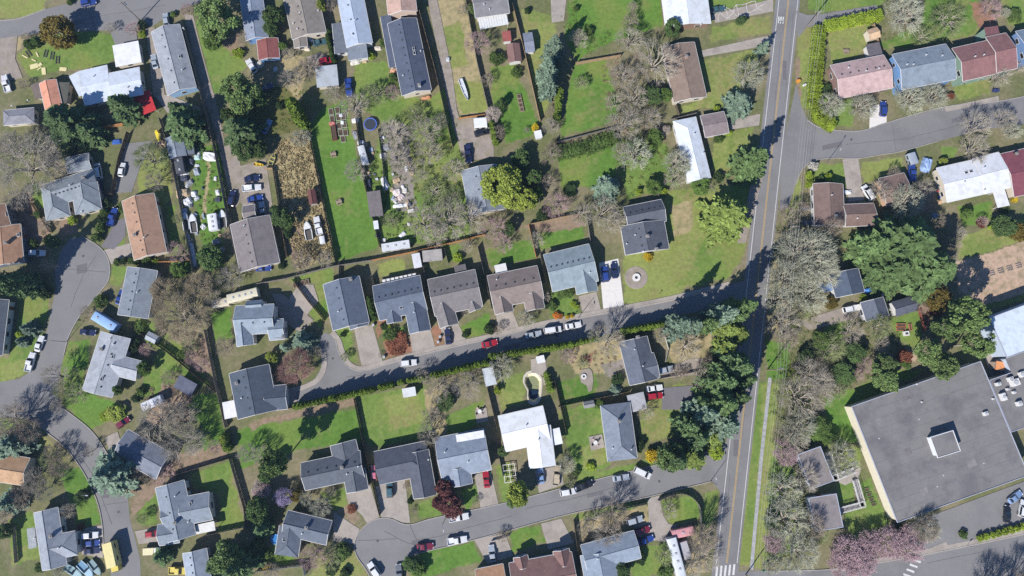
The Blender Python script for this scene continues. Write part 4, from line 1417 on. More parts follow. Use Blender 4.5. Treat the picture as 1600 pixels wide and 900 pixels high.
lay('D', 1242, 90, 1249, 88, 1250, 168, 1243, 170)
lay('L2', 1275, 150, 1330, 150, 1335, 196, 1290, 198)
lay('L3', 1225, 330, 1246, 272, 1252, 290, 1246, 362, 1226, 360)
lay('L2', 1264, 256, 1320, 254, 1326, 290, 1270, 292)
lay('L3', 1344, 254, 1412, 246, 1412, 264, 1350, 288)
lay('L1', 1498, 324, 1552, 314, 1554, 342, 1504, 352)
lay('L2', 1470, 226, 1498, 232, 1490, 248, 1472, 246)
lay('F', 1492, 412, 1620, 370, 1620, 452, 1542, 476, 1500, 456)
lay('L3', 1490, 372, 1620, 336, 1620, 368, 1500, 408)
lay('L3', 1536, 480, 1620, 454, 1620, 462, 1542, 488)
lay('D', 1420, 300, 1462, 290, 1466, 330, 1430, 330)
lay('L2', 28, 450, 82, 446, 72, 502, 60, 545, 40, 580, 0, 600, -30, 600, -30, 560, 15, 560, 30, 490)
lay('L3', 0, 570, 50, 560, 35, 585, 0, 598)
lay('L2', -30, 440, 40, 435, 28, 450, -30, 465)
lay('L1', 108, 536, 140, 532, 132, 600, 150, 622, 200, 634, 196, 652, 142, 670, 118, 652, 100, 634, 96, 570)
lay('L2', 212, 500, 240, 505, 300, 550, 332, 602, 300, 600, 256, 560, 225, 530)
lay('D', 290, 540, 322, 525, 332, 580, 300, 580)
lay('L2', 226, 592, 248, 550, 282, 566, 268, 610, 216, 625)
lay('L1', 330, 490, 358, 484, 362, 528, 336, 532)
lay('D', 250, 600, 300, 600, 295, 660, 225, 665)
lay('L1', 300, 620, 340, 614, 352, 690, 330, 686, 294, 642)
lay('L2', 174, 415, 200, 417, 186, 447, 172, 445)
lay('L1', 265, 405, 295, 402, 300, 425, 270, 428)
lay('L1', 304, 230, 345, 225, 352, 300, 348, 420, 320, 400, 300, 300)
lay('T', 325, 235, 330, 235, 326, 300, 316, 350, 312, 350, 320, 300)
lay('L2', 258, 320, 272, 320, 280, 400, 266, 400)
lay('L2', 180, 350, 196, 370, 196, 385, 176, 385)
lay('L3', 215, 240, 262, 235, 272, 300, 250, 330, 215, 300)
lay('D', 20, 310, 45, 300, 80, 365, 60, 380, 25, 380)
lay('L2', 50, 290, 70, 290, 72, 330, 50, 320)
lay('D', 80, 345, 115, 340, 125, 360, 95, 370)
lay('L3', 52, 676, 76, 684, 112, 722, 92, 734, 60, 700)
lay('L1', 90, 734, 130, 730, 144, 765, 154, 800, 156, 820, 122, 822, 110, 780)
lay('L2', -20, 652, 40, 652, 72, 676, 50, 676, 10, 668, -20, 680)
lay('L2', 14, 812, 50, 798, 62, 868, 20, 888)
lay('L3', 20, 855, 60, 850, 62, 872, 20, 885)
lay('L2', 215, 800, 242, 768, 248, 790, 242, 818, 217, 822)
lay('D', 203, 760, 250, 740, 262, 745, 245, 770, 215, 800, 206, 812)
lay('L2', 300, 740, 358, 718, 383, 820, 340, 832, 345, 770, 305, 762)
lay('D', 228, 738, 270, 710, 340, 690, 355, 715, 265, 745, 240, 760)
lay('L1', 310, 680, 340, 676, 346, 690, 318, 702)
lay('L1', 372, 670, 555, 640, 572, 678, 562, 692, 480, 702, 440, 712, 376, 732)
lay('D', 392, 660, 550, 624, 555, 634, 500, 645, 470, 652, 420, 660, 392, 676)
lay('L2', 562, 622, 662, 602, 690, 670, 680, 680, 580, 698, 570, 680)
lay('L3', 600, 620, 650, 612, 670, 660, 610, 672)
lay('L1', 690, 652, 755, 622, 764, 660, 740, 668, 700, 686)
lay('T', 660, 610, 690, 600, 700, 690, 680, 690)
lay('L2', 520, 512, 546, 510, 562, 566, 546, 566)
lay('L1', 598, 515, 632, 510, 634, 532, 600, 536)
lay('R', 598, 534, 642, 530, 645, 552, 602, 560)
lay('R', 586, 502, 602, 498, 600, 520, 590, 530)
lay('R', 672, 510, 690, 505, 696, 545, 680, 548)
lay('L1', 718, 512, 764, 488, 770, 520, 732, 528)
lay('L2', 860, 455, 890, 450, 906, 492, 862, 506)
lay('L3', 976, 456, 1072, 448, 1062, 458, 980, 478)
lay('L1', 870, 600, 930, 575, 936, 612, 880, 640)
lay('L2', 874, 642, 936, 630, 956, 726, 906, 748, 886, 702)
lay('L3', 905, 700, 940, 695, 948, 725, 912, 735)
lay('L3', 1000, 632, 1060, 600, 1092, 608, 1062, 682, 1000, 692)
lay('T', 882, 548, 972, 525, 976, 582, 900, 584)
lay('R', 905, 560, 930, 548, 920, 570)
lay('G', 938, 570, 974, 560, 978, 590, 950, 590)
lay('L3', 780, 596, 820, 578, 818, 628, 785, 642)
lay('L3', 1178, 598, 1202, 594, 1184, 886, 1150, 886, 1172, 710)
lay('L2', 1181, 598, 1198, 594, 1182, 880, 1158, 882, 1174, 710)
lay('T', 1044, 532, 1112, 518, 1112, 560, 1050, 582)
lay('L1', 1198, 530, 1232, 538, 1232, 592, 1202, 596)
lay('T', 1204, 380, 1250, 480, 1252, 500, 1204, 520)
lay('L2', 1390, 500, 1438, 482, 1440, 540, 1422, 542, 1396, 520)
lay('R', 1350, 435, 1370, 430, 1400, 448, 1380, 455)
lay('R', 1434, 478, 1450, 474, 1458, 515, 1440, 518)
lay('L1', 1290, 622, 1400, 580, 1450, 574, 1338, 638, 1342, 692, 1292, 692)
lay('F', 1416, 545, 1434, 540, 1432, 565, 1415, 568)
lay('L2', 1290, 500, 1332, 500, 1312, 532, 1290, 540)
lay('L3', 1290, 690, 1342, 698, 1346, 745, 1310, 742)
lay('L2', 1308, 752, 1340, 750, 1336, 786, 1312, 792)
lay('L2', 1316, 800, 1378, 790, 1394, 830, 1332, 850)
lay('L2', 1340, 752, 1362, 745, 1380, 800, 1352, 800)
lay('L2', 1200, 690, 1238, 690, 1250, 850, 1192, 886)
lay('L3', 1215, 770, 1250, 760, 1256, 840, 1220, 850)
lay('R', 1478, 832, 1516, 815, 1526, 840, 1484, 856)
lay('D', 1526, 838, 1600, 822, 1600, 832, 1520, 848)
lay('L2', 500, 770, 540, 764, 546, 790, 522, 796)
lay('D', 528, 792, 548, 786, 562, 810, 552, 818)
lay('L2', 650, 788, 684, 776, 690, 806, 652, 810)
lay('L1', 720, 766, 746, 755, 750, 780, 728, 796)
lay('L2', 774, 728, 800, 722, 810, 782, 786, 792)
lay('L1', 655, 862, 740, 846, 750, 876, 702, 892, 640, 906)
lay('L3', 500, 870, 555, 860, 576, 900, 590, 925, 470, 925)
lay('L1', 410, 855, 440, 850, 462, 876, 416, 892)
lay('L1', 798, 830, 846, 824, 852, 846, 798, 864)
lay('L2', 900, 746, 1020, 716, 1024, 726, 902, 756)
lay('L2', 892, 805, 990, 783, 990, 793, 900, 812)
lay('T', 905, 812, 1010, 790, 1014, 820, 990, 825, 908, 845)
lay('L2', 1100, 772, 1126, 762, 1118, 800, 1098, 856, 1094, 800)
lay('L2', 1030, 782, 1085, 772, 1092, 812, 1046, 818)
lay('L1', 1066, 780, 1090, 782, 1092, 808, 1070, 812)
lay('L2', 985, 862, 1042, 845, 1058, 892, 990, 906)
lay('T', 1064, 850, 1112, 820, 1104, 895, 1066, 895)
lay('L3', 1190, 600, 1216, 598, 1190, 890, 1180, 890)
POOL = [830.6, 581.4, 837, 582.3, 842, 586, 846, 593, 846, 602, 845, 611, 844, 620, 841, 627, 834, 630.5, 827, 628, 824.5, 620, 825, 610, 821, 603, 818.5, 597, 819.5, 589, 824, 583.5]
HOLES.append(pairs(POOL))
make_ground()
# ================================================================== HOUSES (picked roof corners at eave height)
SLATE, SLATE2, PALE, TAUPE, WHITE = (108, 118, 134), (104, 110, 122), (176, 186, 202), (142, 134, 130), (236, 240, 246)
SILVER, BROWN, GREY = (178, 182, 190), (140, 116, 108), (136, 142, 152)
CREAM, WWHITE, WTAN, WBLUE = (226, 214, 196), (232, 230, 226), (196, 178, 156), (120, 160, 208)
DV = dict(v=0)
tile(0, 0)
house('white house with red canopy', 'long low house with white metal roof and red canopy at its corner', (222, 230, 242), CREAM,
      [('g', 492, 446, 668, 406, 716, 618, 2.7, .6, DV), ('g', 676, 458, 870, 419, 902, 588, 2.9, .6, DV), ('f', 430, 476, 488, 446, 520, 592, 2.5, 0), ('f', 822, 602, 930, 560, 966, 690, 2.3, 0, dict(rc=(206, 58, 62), open=True))], pipes=[(800, 548), (585, 480)], vents=0)
house('square white-roofed garage', 'small square garage with bright white roof beside the long grey house', (244, 244, 246), CREAM, [('s', 705, 287, 866, 256, 902, 384, 2.5, .25)], 'garage', 'garage', vents=0, gut=False)
house('long grey house with blue gable', 'long grey-roofed house with a pale blue gable end', (166, 170, 178), (150, 186, 220), [('g', 1122, 150, 1226, 545, 1042, 576, 2.9, 1.5)], sky=[(1125, 355)], pipes=[(1140, 440), (1150, 180)])
house('salmon-roofed small house', 'small house with salmon-orange roof between conifers and white house', (226, 160, 132), CREAM, [('g', 350, 494, 388, 660, 276, 662, 2.6, .9), ('f', 190, 532, 258, 505, 276, 600, 2.3, 0, dict(rc=(130, 116, 108))), ('f', 366, 512, 436, 515, 452, 648, 2.2, 0, dict(rc=(96, 96, 88)))], vents=0)
house('grey house under the firs', 'grey flat-roofed house half hidden below tall dark firs', (150, 150, 158), CREAM, [('h', 20, 690, 214, 672, 236, 764, 2.6, .7)], pipes=[(80, 665), (180, 630)], vents=0)
tile()
house('narrow house with red-brown annex', 'narrow grey-roofed house with a red-brown roofed annex behind', (150, 160, 178), WBLUE, [('g', 408, -20, 419, 58, 384, 64, 2.8, 1.2), ('g', 434, 59, 437, 90, 404, 94, 2.3, .8, dict(rc=(150, 92, 88)))], vents=3)
tile(1, 0)
house('taupe-roofed top house', 'taupe-roofed house at the top edge with cream gable wall', (150, 142, 134), CREAM, [('g', 380, -60, 438, 200, 224, 232, 2.9, 1.3), ('g', 312, 205, 322, 290, 240, 302, 2.5, .5)], pipes=[(275, 85), (235, 150), (260, 185), (390, 70)])
house('pale blue-grey top house', 'pale blue-grey roofed house at the top edge with darker lean-to', (188, 200, 218), WWHITE, [('g', 668, -40, 728, 266, 566, 296, 2.9, 1.3), ('s', 560, 138, 578, 328, 494, 350, 2.4, .35, dict(rc=(112, 118, 128))), ('s', 566, 290, 690, 272, 698, 360, 2.5, .3, dict(rc=(138, 146, 158)))], pipes=[(620, 130), (600, 215)], vents=3)
house('pink-roofed top house', 'beige-pink gabled house at the top edge above the long dark house', (206, 172, 156), (220, 196, 180), [('g', 990, -60, 1006, 70, 828, 104, 4.2, 1.6)], vents=0)
house('long dark house by the gravel lane', 'very long dark slate-roofed house beside the gravel lane', (92, 100, 118), CREAM, [('g', 1003, 112, 1096, 562, 912, 598, 2.9, 1.6, dict(v=9)), ('s', 842, 92, 900, 412, 834, 424, 2.55, .4)], sky=[(985, 305), (990, 333)], pipes=[(1030, 322), (920, 475)], chim=[(1022, 538, 1.0)], chimc=(220, 224, 228))
house('house with ribbed white awning', 'grey-roofed house with a ribbed white awning at the top edge', (142, 140, 142), CREAM, [('g', 1345, -60, 1558, -90, 1566, 84, 2.9, .8), ('f', 1386, 112, 1564, 78, 1578, 150, 2.4, 0, dict(rc=(236, 240, 240), open=True, ribs=11))], pipes=[(1425, 30), (1460, 60)], vents=0)
house('pale grey garage by a blue truck', 'pale grey-roofed garage beside a covered blue truck', (186, 192, 198), CREAM, [('s', 370, 420, 506, 405, 536, 530, 2.6, .3)], 'garage', 'garage', vents=0, gut=False)
tile(2, 0)
house('white-roofed top house', 'white-roofed house at the top edge beside a cracked drive', (238, 242, 246), (150, 122, 104), [('g', 1216, -60, 1244, 146, 962, 196, 2.9, 1.3, dict(v=0))], pipes=[(1180, 155)])
house('brown-roofed house', 'brown-roofed house with a bare tree spreading over it', (152, 132, 118), CREAM, [('g', 1140, 262, 1217, 604, 1014, 648, 2.9, 1.1, dict(v=0))], chim=[(1088, 358, .8)], chimc=(214, 170, 158))
tile()
house('narrow white-roofed house', 'narrow white hip-roofed house beside a taupe garage', (232, 238, 246), WWHITE, [('ha', 1087, 182, 1111, 278, 1076, 288, 2.9, 1.0, DV)], pipes=[(1084, 210), (1098, 240)], vents=0)
house('taupe-roofed garage', 'taupe-roofed garage beside the narrow white house', (150, 136, 136), CREAM, [('g', 1094, 181, 1131, 174, 1136, 208, 2.6, .6)], 'garage', 'garage', vents=0)
tile(3, 0)
TWO = dict(v=4)
house('pink-roofed corner house', 'pink-roofed house inside the yellow-green corner hedge', (206, 176, 172), (150, 122, 112), [('g', 388, 408, 722, 342, 764, 552, 3.0, 2.0, dict(v=6, vs=-1))], pipes=[(500, 425), (610, 445), (690, 430)])
house('blue-grey duplex', 'tall blue-grey roofed duplex with bright blue gable', (142, 154, 166), WBLUE, [('g', 775, 340, 1112, 274, 1155, 498, 5.2, 2.0, dict(v=0))], pipes=[(985, 345), (1085, 350), (865, 405), (905, 405)])
house('red-brown duplex', 'tall red-brown roofed duplex next to the blue-grey one', (150, 110, 108), (140, 166, 150), [('g', 1150, 302, 1372, 252, 1420, 462, 5.2, 1.9, dict(v=0)), ('g', 1360, 232, 1488, 205, 1540, 430, 5.6, 1.9, dict(v=0)), ('f', 1352, 172, 1436, 160, 1456, 215, 5.0, 0, dict(rc=(132, 90, 92)))], pipes=[(1290, 355), (1345, 345)])
house('blue house at the right edge', 'blue-walled house cut off by the right edge', (134, 152, 170), (120, 150, 196), [('g', 1548, 196, 1690, 166, 1730, 370, 5.2, 1.9, dict(v=0))])
shed('tan-roofed shed', (222, 188, 152), CREAM, ('g', 612, 188, 680, 168, 694, 234, 2.4, .8))
shed('flat dark-roofed shed', (112, 106, 112), WWHITE, ('f', 612, 278, 696, 262, 716, 344, 2.5, 0))
tile(0, 1)
house('grey U-shaped house', 'large grey hip-roofed U-shaped house by the left cul-de-sac', (146, 154, 162), CREAM, [('h', 250, 260, 578, 152, 612, 300, 2.9, 1.7, dict(v=7)), ('hb', 262, 310, 290, 482, 440, 456, 2.9, 1.6, DV), ('hb', 606, 232, 636, 405, 470, 432, 2.9, 1.6, DV), ('g', 410, 86, 555, 56, 578, 152, 2.6, .7, DV)], chim=[(535, 215, 1.3)], pipes=[(440, 260), (515, 425)], chimc=(120, 124, 132))
house('tan-brown house', 'tan-brown gabled house right of the left cul-de-sac', (182, 146, 122), CREAM, [('g', 962, 306, 1041, 674, 834, 710, 2.9, 1.7, dict(v=6))], chim=[(850, 570, .9)], pipes=[(905, 585)])
house('brown two-part house at left edge', 'brown-roofed two-part house at the left edge by a white car', (176, 138, 112), (110, 120, 130), [('g', 128, 500, 148, 738, -60, 760, 2.9, 1.5), ('g', 30, 372, 66, 506, -50, 530, 4.4, 1.3)], chim=[(50, 620, 1.2)], sky=[(115, 568)], vents=0)
tile()
house('grey house above the blue motorhome', 'plain grey gabled house above a light blue motorhome', (138, 146, 156), WWHITE, [('g', 246, 423, 231, 498, 184, 490, 2.8, 1.2)], pipes=[(215, 457)])
house('taupe house by the parked cars', 'taupe gabled house below a row of parked cars', (138, 130, 130), CREAM, [('g', 421, 336, 437, 410, 374, 421, 2.9, 1.7), ('g', 379, 322, 398, 319, 402, 342, 2.7, .9, DV)], pipes=[(382, 353)])
tile(1, 1)
house('grey house under the willow', 'grey gabled house partly under a yellow-green willow', (146, 154, 164), CREAM, [('g', 1502, 126, 1558, 405, 1336, 446, 2.9, 1.5, dict(v=3))])
shed('flat brown-grey workshop', (126, 118, 118), (150, 150, 156), ('s', 692, 302, 776, 290, 808, 442, 2.5, .3))
shed('small red-brown shed', (118, 76, 72), (190, 180, 170), ('g', 368, 282, 382, 372, 334, 380, 2.2, .5))
shed('small white metal shed', (226, 230, 236), (200, 204, 210), ('s', 732, 482, 762, 478, 778, 528, 2.1, .2))
tile()
# the row of five
ROWG = 'row of houses above the middle street'
house('leftmost row house', 'dark slate row house, leftmost above the middle street', SLATE, CREAM, [('g', 561, 431, 577, 503, 519, 511, 2.9, 2.2, dict(v=4)), ('g', 568, 478, 576, 507, 546, 512, 2.75, 1.3, dict(v=0, gd=1))], chim=[(549, 437, .9)], chimc=(100, 100, 108), pipes=[(529, 487)])
house('row house with white slatted awning', 'dark slate row house with white slatted awning behind', SLATE, CREAM, [('g', 582, 447, 656, 430, 667, 484, 2.9, 2.1, dict(v=7, vs=-1)), ('g', 664, 470, 673, 515, 640, 522, 2.85, 1.6, dict(gd=1)), ('g', 625, 484, 628, 502, 605, 506, 2.75, 1.1), ('f', 596, 437, 650, 426, 652, 433, 2.45, 0, dict(rc=(120, 116, 112), open=True, ribs=8))], sky=[(627, 481)], pipes=[(647, 488)])
house('taupe row house with two gables', 'taupe row house with two front gables, third from the left', (134, 128, 128), CREAM, [('g', 668, 437, 742, 421, 754, 478, 2.9, 2.0, dict(v=7, vs=-1)), ('g', 706, 470, 716, 505, 687, 511, 2.85, 1.6, dict(gd=1)), ('g', 748, 468, 753, 481, 733, 486, 2.8, 1.0), ('f', 709, 416, 727, 412, 729, 424, 2.5, 0, dict(rc=(110, 106, 106)))])
house('brown-grey row house with two gables', 'mottled brown-grey row house, fourth from the left', (146, 132, 126), CREAM, [('g', 761, 431, 839, 415, 850, 466, 2.9, 2.0, dict(v=5, vs=-1)), ('g', 846, 456, 851, 481, 822, 487, 2.8, 1.5), ('g', 797, 462, 802, 486, 774, 492, 2.85, 1.5, dict(gd=1)), ('s', 772, 415, 790, 411, 792, 424, 2.6, .2, dict(rc=(228, 226, 222)))], pipes=[(776, 437)])
house('grey-green row house', 'grey-green row house beside a bright white drive', (150, 164, 172), WWHITE, [('g', 849, 398, 920, 381, 930, 440, 2.9, 2.0, dict(v=8, vs=-1)), ('g', 925, 412, 934, 454, 902, 463, 2.85, 1.5, dict(gd=1))], pipes=[(921, 426)])
tile(2, 1)
house('dark corner house', 'dark slate house alone on the large corner lawn', (98, 102, 112), WWHITE, [('g', 694, 394, 932, 346, 962, 482, 2.9, 1.8, dict(v=6, vs=-1)), ('g', 950, 476, 982, 654, 712, 706, 2.95, 2.0, dict(v=3))], chim=[(900, 660, 1.2), (845, 578, .8)], chimc=(206, 196, 190), pipes=[(768, 570), (715, 625), (818, 672)])
tile(3, 1)
house('brown house by the power line', 'brown-roofed L-shaped house under the power line', (134, 112, 104), WWHITE, [('g', 468, 250, 480, 510, 292, 528, 2.9, 1.2, dict(v=0)), ('g', 470, 378, 660, 370, 668, 508, 2.8, 1.2, DV)], chim=[(420, 452, .6)], pipes=[(555, 465), (395, 320)], chimc=(210, 206, 204))
house('brown house in the bare trees', 'brown-roofed house mostly hidden behind bare trees', (142, 118, 108), (224, 180, 150), [('g', 690, 216, 850, 180, 890, 352, 2.8, 1.1, DV)], vents=0)
house('white-roofed wide house', 'wide white-roofed house next to the maroon roof', (236, 238, 244), CREAM, [('g', 1052, 150, 1290, 96, 1336, 316, 2.9, 1.2, DV), ('g', 1280, 92, 1442, 50, 1484, 280, 3.0, 1.2, DV), ('f', 1406, 300, 1480, 284, 1490, 388, 2.5, 0, dict(rc=(244, 244, 244), open=True))], sky=[(1238, 180), (1268, 172)], pipes=[(1350, 290), (1350, 150), (1225, 240)])
house('maroon-roofed house', 'maroon-roofed house at the right edge beside the white roof', (140, 82, 92), CREAM, [('g', 1452, 62, 1640, 20, 1680, 300, 2.9, 1.5, DV)], chim=[(1540, 66, 1.0)], chimc=(120, 90, 90))
tile()
house('small slate house by the fir', 'small slate-roofed house at the foot of the huge fir', (88, 100, 118), WWHITE, [('g', 1341, 419, 1351, 456, 1306, 465, 2.9, 1.5, dict(v=0))])
tile(3, 2)
house('slate gable by the gravel drive', 'small slate-roofed gabled house at the end of the gravel drive', (104, 110, 124), WWHITE, [('g', 720, 56, 757, 172, 612, 203, 3.0, 1.4, dict(v=0))])
shed('slate-roofed outbuilding', (98, 102, 116), WWHITE, ('g', 768, 88, 906, 48, 930, 142, 2.6, 1.1))
tile()
house('big flat-roofed school', 'large flat grey-roofed school building with a white rooftop box', (136, 133, 132), (240, 230, 206),
      [('f', 1330, 635, 1532, 564, 1598, 746, 5.2, 0, dict(parapet=.18)), ('f', 1545, 594, 1650, 557, 1680, 640, 5.0, 0, dict(parapet=.15)), ('f', 1453, 683, 1489, 672, 1500, 705, 7.6, 0, dict(parapet=.15, z0=5.0, pc=(240, 240, 240), wc=(240, 240, 240)))], 'school', 'school', vents=0, gut=False, win=False)
house('white-roofed school wing', 'white flat-roofed school wing at the right edge', (222, 234, 246), (200, 214, 232), [('f', 1545, 497, 1660, 454, 1684, 518, 6.5, 0, dict(parapet=.15)), ('f', 1571, 560, 1660, 527, 1672, 556, 5.4, 0, dict(rc=(136, 133, 132)))], 'school', 'school', vents=0, gut=False, win=False)
house('upper portable classroom', 'flat taupe-roofed portable classroom, upper of the two', (146, 138, 136), (206, 214, 228), [('f', 1246, 710, 1282, 697, 1302, 752, 3.2, 0, dict(parapet=.08, pc=(190, 200, 220)))], 'classroom', 'portable_classroom', vents=0, gut=False)
house('lower portable classroom', 'flat taupe-roofed portable classroom, lower of the two', (146, 138, 138), (206, 214, 228), [('f', 1263, 778, 1307, 771, 1316, 824, 3.2, 0, dict(parapet=.08, pc=(190, 200, 220)))], 'classroom', 'portable_classroom', vents=0, gut=False)
tile(0, 2)
house('silver-roofed house', 'silver-grey roofed house with a side wing by the left street', SILVER, WWHITE, [('g', 815, 318, 700, 684, 516, 628, 2.9, 1.3, dict(v=5, vs=-1)), ('g', 730, 418, 884, 457, 848, 580, 2.85, 1.1, DV)], sky=[(705, 430), (635, 570)], chim=[(640, 382, .8)], pipes=[(710, 350), (690, 318)], chimc=(120, 122, 128))
shed('small pale grey shed', (176, 182, 190), (190, 190, 194), ('g', 930, 270, 992, 302, 958, 346, 2.2, .4))
shed('dark flat-roofed shed', (100, 104, 122), (110, 100, 96), ('s', 1128, 542, 1236, 602, 1180, 672, 2.3, .3))
house('slate house at the left edge', 'slate-roofed house cut off by the left edge', (92, 100, 112), WWHITE, [('g', 56, 74, 14, 420, -160, 400, 2.9, 1.4, DV)], vents=0)
tile()
house('two-storey grey house by the trailers', 'grey two-storey cross-gabled house below the cream trailers', (152, 164, 176), WWHITE, [('g', 368, 478, 428, 475, 434, 520, 4.6, 1.8, dict(v=3)), ('g', 420, 500, 443, 498, 444, 530, 4.3, 1.4, DV), ('g', 392, 500, 396, 538, 370, 541, 4.4, 1.5, DV), ('g', 385, 470, 410, 468, 412, 484, 4.2, 1.2, DV)], chim=[(443, 527, .6)], chimc=(225, 225, 225))
house('dark house with white patio roof', 'dark slate house with a bright white patio roof by the middle cul-de-sac', (84, 94, 108), CREAM, [('g', 420, 569, 434, 640, 371, 653, 2.9, 1.9, dict(v=4)), ('g', 414, 604, 447, 601, 440, 640, 2.7, 1.3, dict(gd=1)), ('f', 347, 629, 366, 625, 371, 651, 2.4, 0, dict(rc=(244, 242, 240), open=True))], chim=[(371, 599, .8)], chimc=(210, 210, 210), pipes=[(378, 622)])
tile(0, 3)
house('tan-roofed house at left edge', 'tan-roofed house cut off by the left edge', (196, 158, 122), CREAM, [('g', -160, 110, 188, 164, 146, 336, 2.9, 1.5, DV)], vents=0)
house('grey house by three old trailers', 'grey cross-gabled house left of three pale teal boats', (160, 166, 176), WWHITE, [('g', 360, 470, 416, 830, 262, 850, 2.9, 1.6, dict(v=0)), ('hb', 310, 650, 470, 618, 494, 766, 2.85, 1.5, DV), ('f', 166, 605, 216, 595, 240, 720, 2.5, 0, dict(rc=(172, 176, 178)))], chim=[(325, 650, .7)], chimc=(120, 124, 130), pipes=[(370, 725), (220, 660)])
house('shaded house by the blue spruce', 'shaded slate-roofed house right of the big blue-grey spruce', (128, 134, 148), CREAM, [('g', 800, -15, 1068, 130, 880, 246, 2.9, 1.3, DV)], vents=2)
house('grey house with fenced lawn', 'grey cross-gabled house with a fenced lawn on its right', (140, 150, 162), WWHITE, [('g', 1150, 300, 1224, 640, 1040, 680, 2.95, 1.6, dict(v=3)), ('g', 1120, 412, 1306, 375, 1342, 545, 2.9, 1.5, DV), ('g', 985, 580, 1110, 560, 1130, 690, 2.8, 1.2, DV), ('g', 1004, 478, 1100, 455, 1120, 560, 2.7, 1.2, DV), ('f', 1216, 582, 1338, 556, 1350, 614, 2.4, 0, dict(rc=(236, 234, 230), open=True))], sky=[(1192, 448)], chim=[(1098, 566, .7)], chimc=(210, 210, 214), pipes=[(1098, 400), (1180, 560)])
house('pale grey house by the dark fir', 'pale grey gabled house at the bottom edge beside a dark fir', (166, 176, 190), WWHITE, [('g', 1290, 726, 1330, 980, 1178, 1005, 2.9, 1.5, dict(v=5))])
tile(1, 3)
house('slate house with rear wing', 'slate house with a rear wing and stained concrete drive', (100, 106, 116), CREAM, [('g', 280, 194, 650, 116, 684, 286, 2.9, 1.8, dict(v=6, vs=-1)), ('g', 622, 46, 652, 175, 490, 205, 2.85, 1.0, DV), ('g', 680, 228, 702, 354, 566, 384, 2.8, 1.4, dict(gd=1))], chim=[(540, 220, .8)], pipes=[(570, 262), (640, 215)])
house('dark L-shaped house', 'dark L-shaped slate house behind the dark red plum trees', (94, 98, 110), CREAM, [('hb', 735, 124, 1060, 56, 1096, 262, 2.9, 2.0, DV), ('g', 1078, 108, 1128, 390, 986, 420, 2.85, 1.7, dict(gd=1)), ('g', 985, 290, 1000, 300, 960, 310, 2.0, .2, DV)][:2], pipes=[(1078, 172)], vents=0)
house('pale slate house with white patio roof', 'pale slate house with a white patio roof and red car', (150, 160, 176), WWHITE, [('g', 1116, 38, 1424, -22, 1470, 236, 2.9, 2.1, dict(v=0)), ('g', 1336, 215, 1354, 320, 1206, 342, 2.8, 1.4, dict(gd=1)), ('f', 1248, 18, 1422, -12, 1432, 34, 4.0, 0, dict(rc=(246, 246, 246), open=True))], pipes=[(1180, 125), (1325, 185)])
house('slate house left of the lower cul-de-sac', 'slate hip-roofed house left of the lower cul-de-sac', (106, 114, 128), CREAM, [('g', 200, 490, 476, 556, 432, 706, 2.9, 1.5, dict(v=0)), ('hb', 290, 600, 262, 784, 120, 752, 2.85, 1.2, DV)], chim=[(316, 598, .6)], chimc=(226, 226, 226), sky=[(176, 676)], pipes=[(290, 634)])
tile()
house('tan-roofed house at the bottom edge', 'tan-roofed house cut off by the bottom edge', (196, 152, 118), CREAM, [('g', 742, 890, 786, 881, 796, 930, 2.9, 1.4, DV)], vents=0)
house('brown house with three gables', 'brown many-gabled house at the bottom edge', (140, 108, 102), (170, 190, 220), [('g', 795, 880, 893, 862, 905, 925, 2.9, 1.8, DV), ('g', 869, 886, 864, 862, 889, 857, 2.95, 1.4, DV), ('g', 806, 890, 802, 872, 824, 867, 2.9, 1.2, DV)], vents=0)
house('pale slate house by the curved wall', 'pale slate house with cars beside it near the curved wall', (148, 160, 176), WWHITE, [('g', 907, 852, 990, 829, 1002, 872, 2.9, 1.6, dict(v=0)), ('g', 962, 858, 975, 925, 920, 940, 2.85, 1.8, DV)], pipes=[(933, 873)])
house('white-roofed L-shaped house', 'bright white-roofed L-shaped house in the middle', (246, 248, 250), CREAM, [('g', 778, 650, 848, 634, 860, 690, 2.9, .9, DV), ('g', 860, 664, 868, 727, 828, 736, 2.85, .8, DV), ('f', 856, 672, 874, 668, 879, 693, 2.5, 0, dict(open=True))], pipes=[(841, 687), (822, 665)], vents=0)
house('slate hip-roofed house', 'slate hip-roofed house beside a pale shingled garage', (138, 146, 160), CREAM, [('h', 984, 628, 996, 716, 950, 724, 2.9, 1.9, dict(v=0)), ('s', 979, 618, 1005, 612, 1011, 638, 2.5, .3, dict(rc=(178, 178, 182)))], chim=[(967, 658, 1.0)], pipes=[(957, 700), (986, 702)])
house('slate house with dirt yard', 'slate house between a dirt yard and the fir row', (106, 112, 126), WWHITE, [('g', 1011, 525, 1028, 592, 984, 602, 2.9, 1.8, dict(v=0)), ('g', 1000, 556, 1021, 551, 1030, 590, 2.85, 1.4, DV)], chim=[(996, 527, .8)], chimc=(214, 214, 214), pipes=[(1004, 572), (991, 546)])

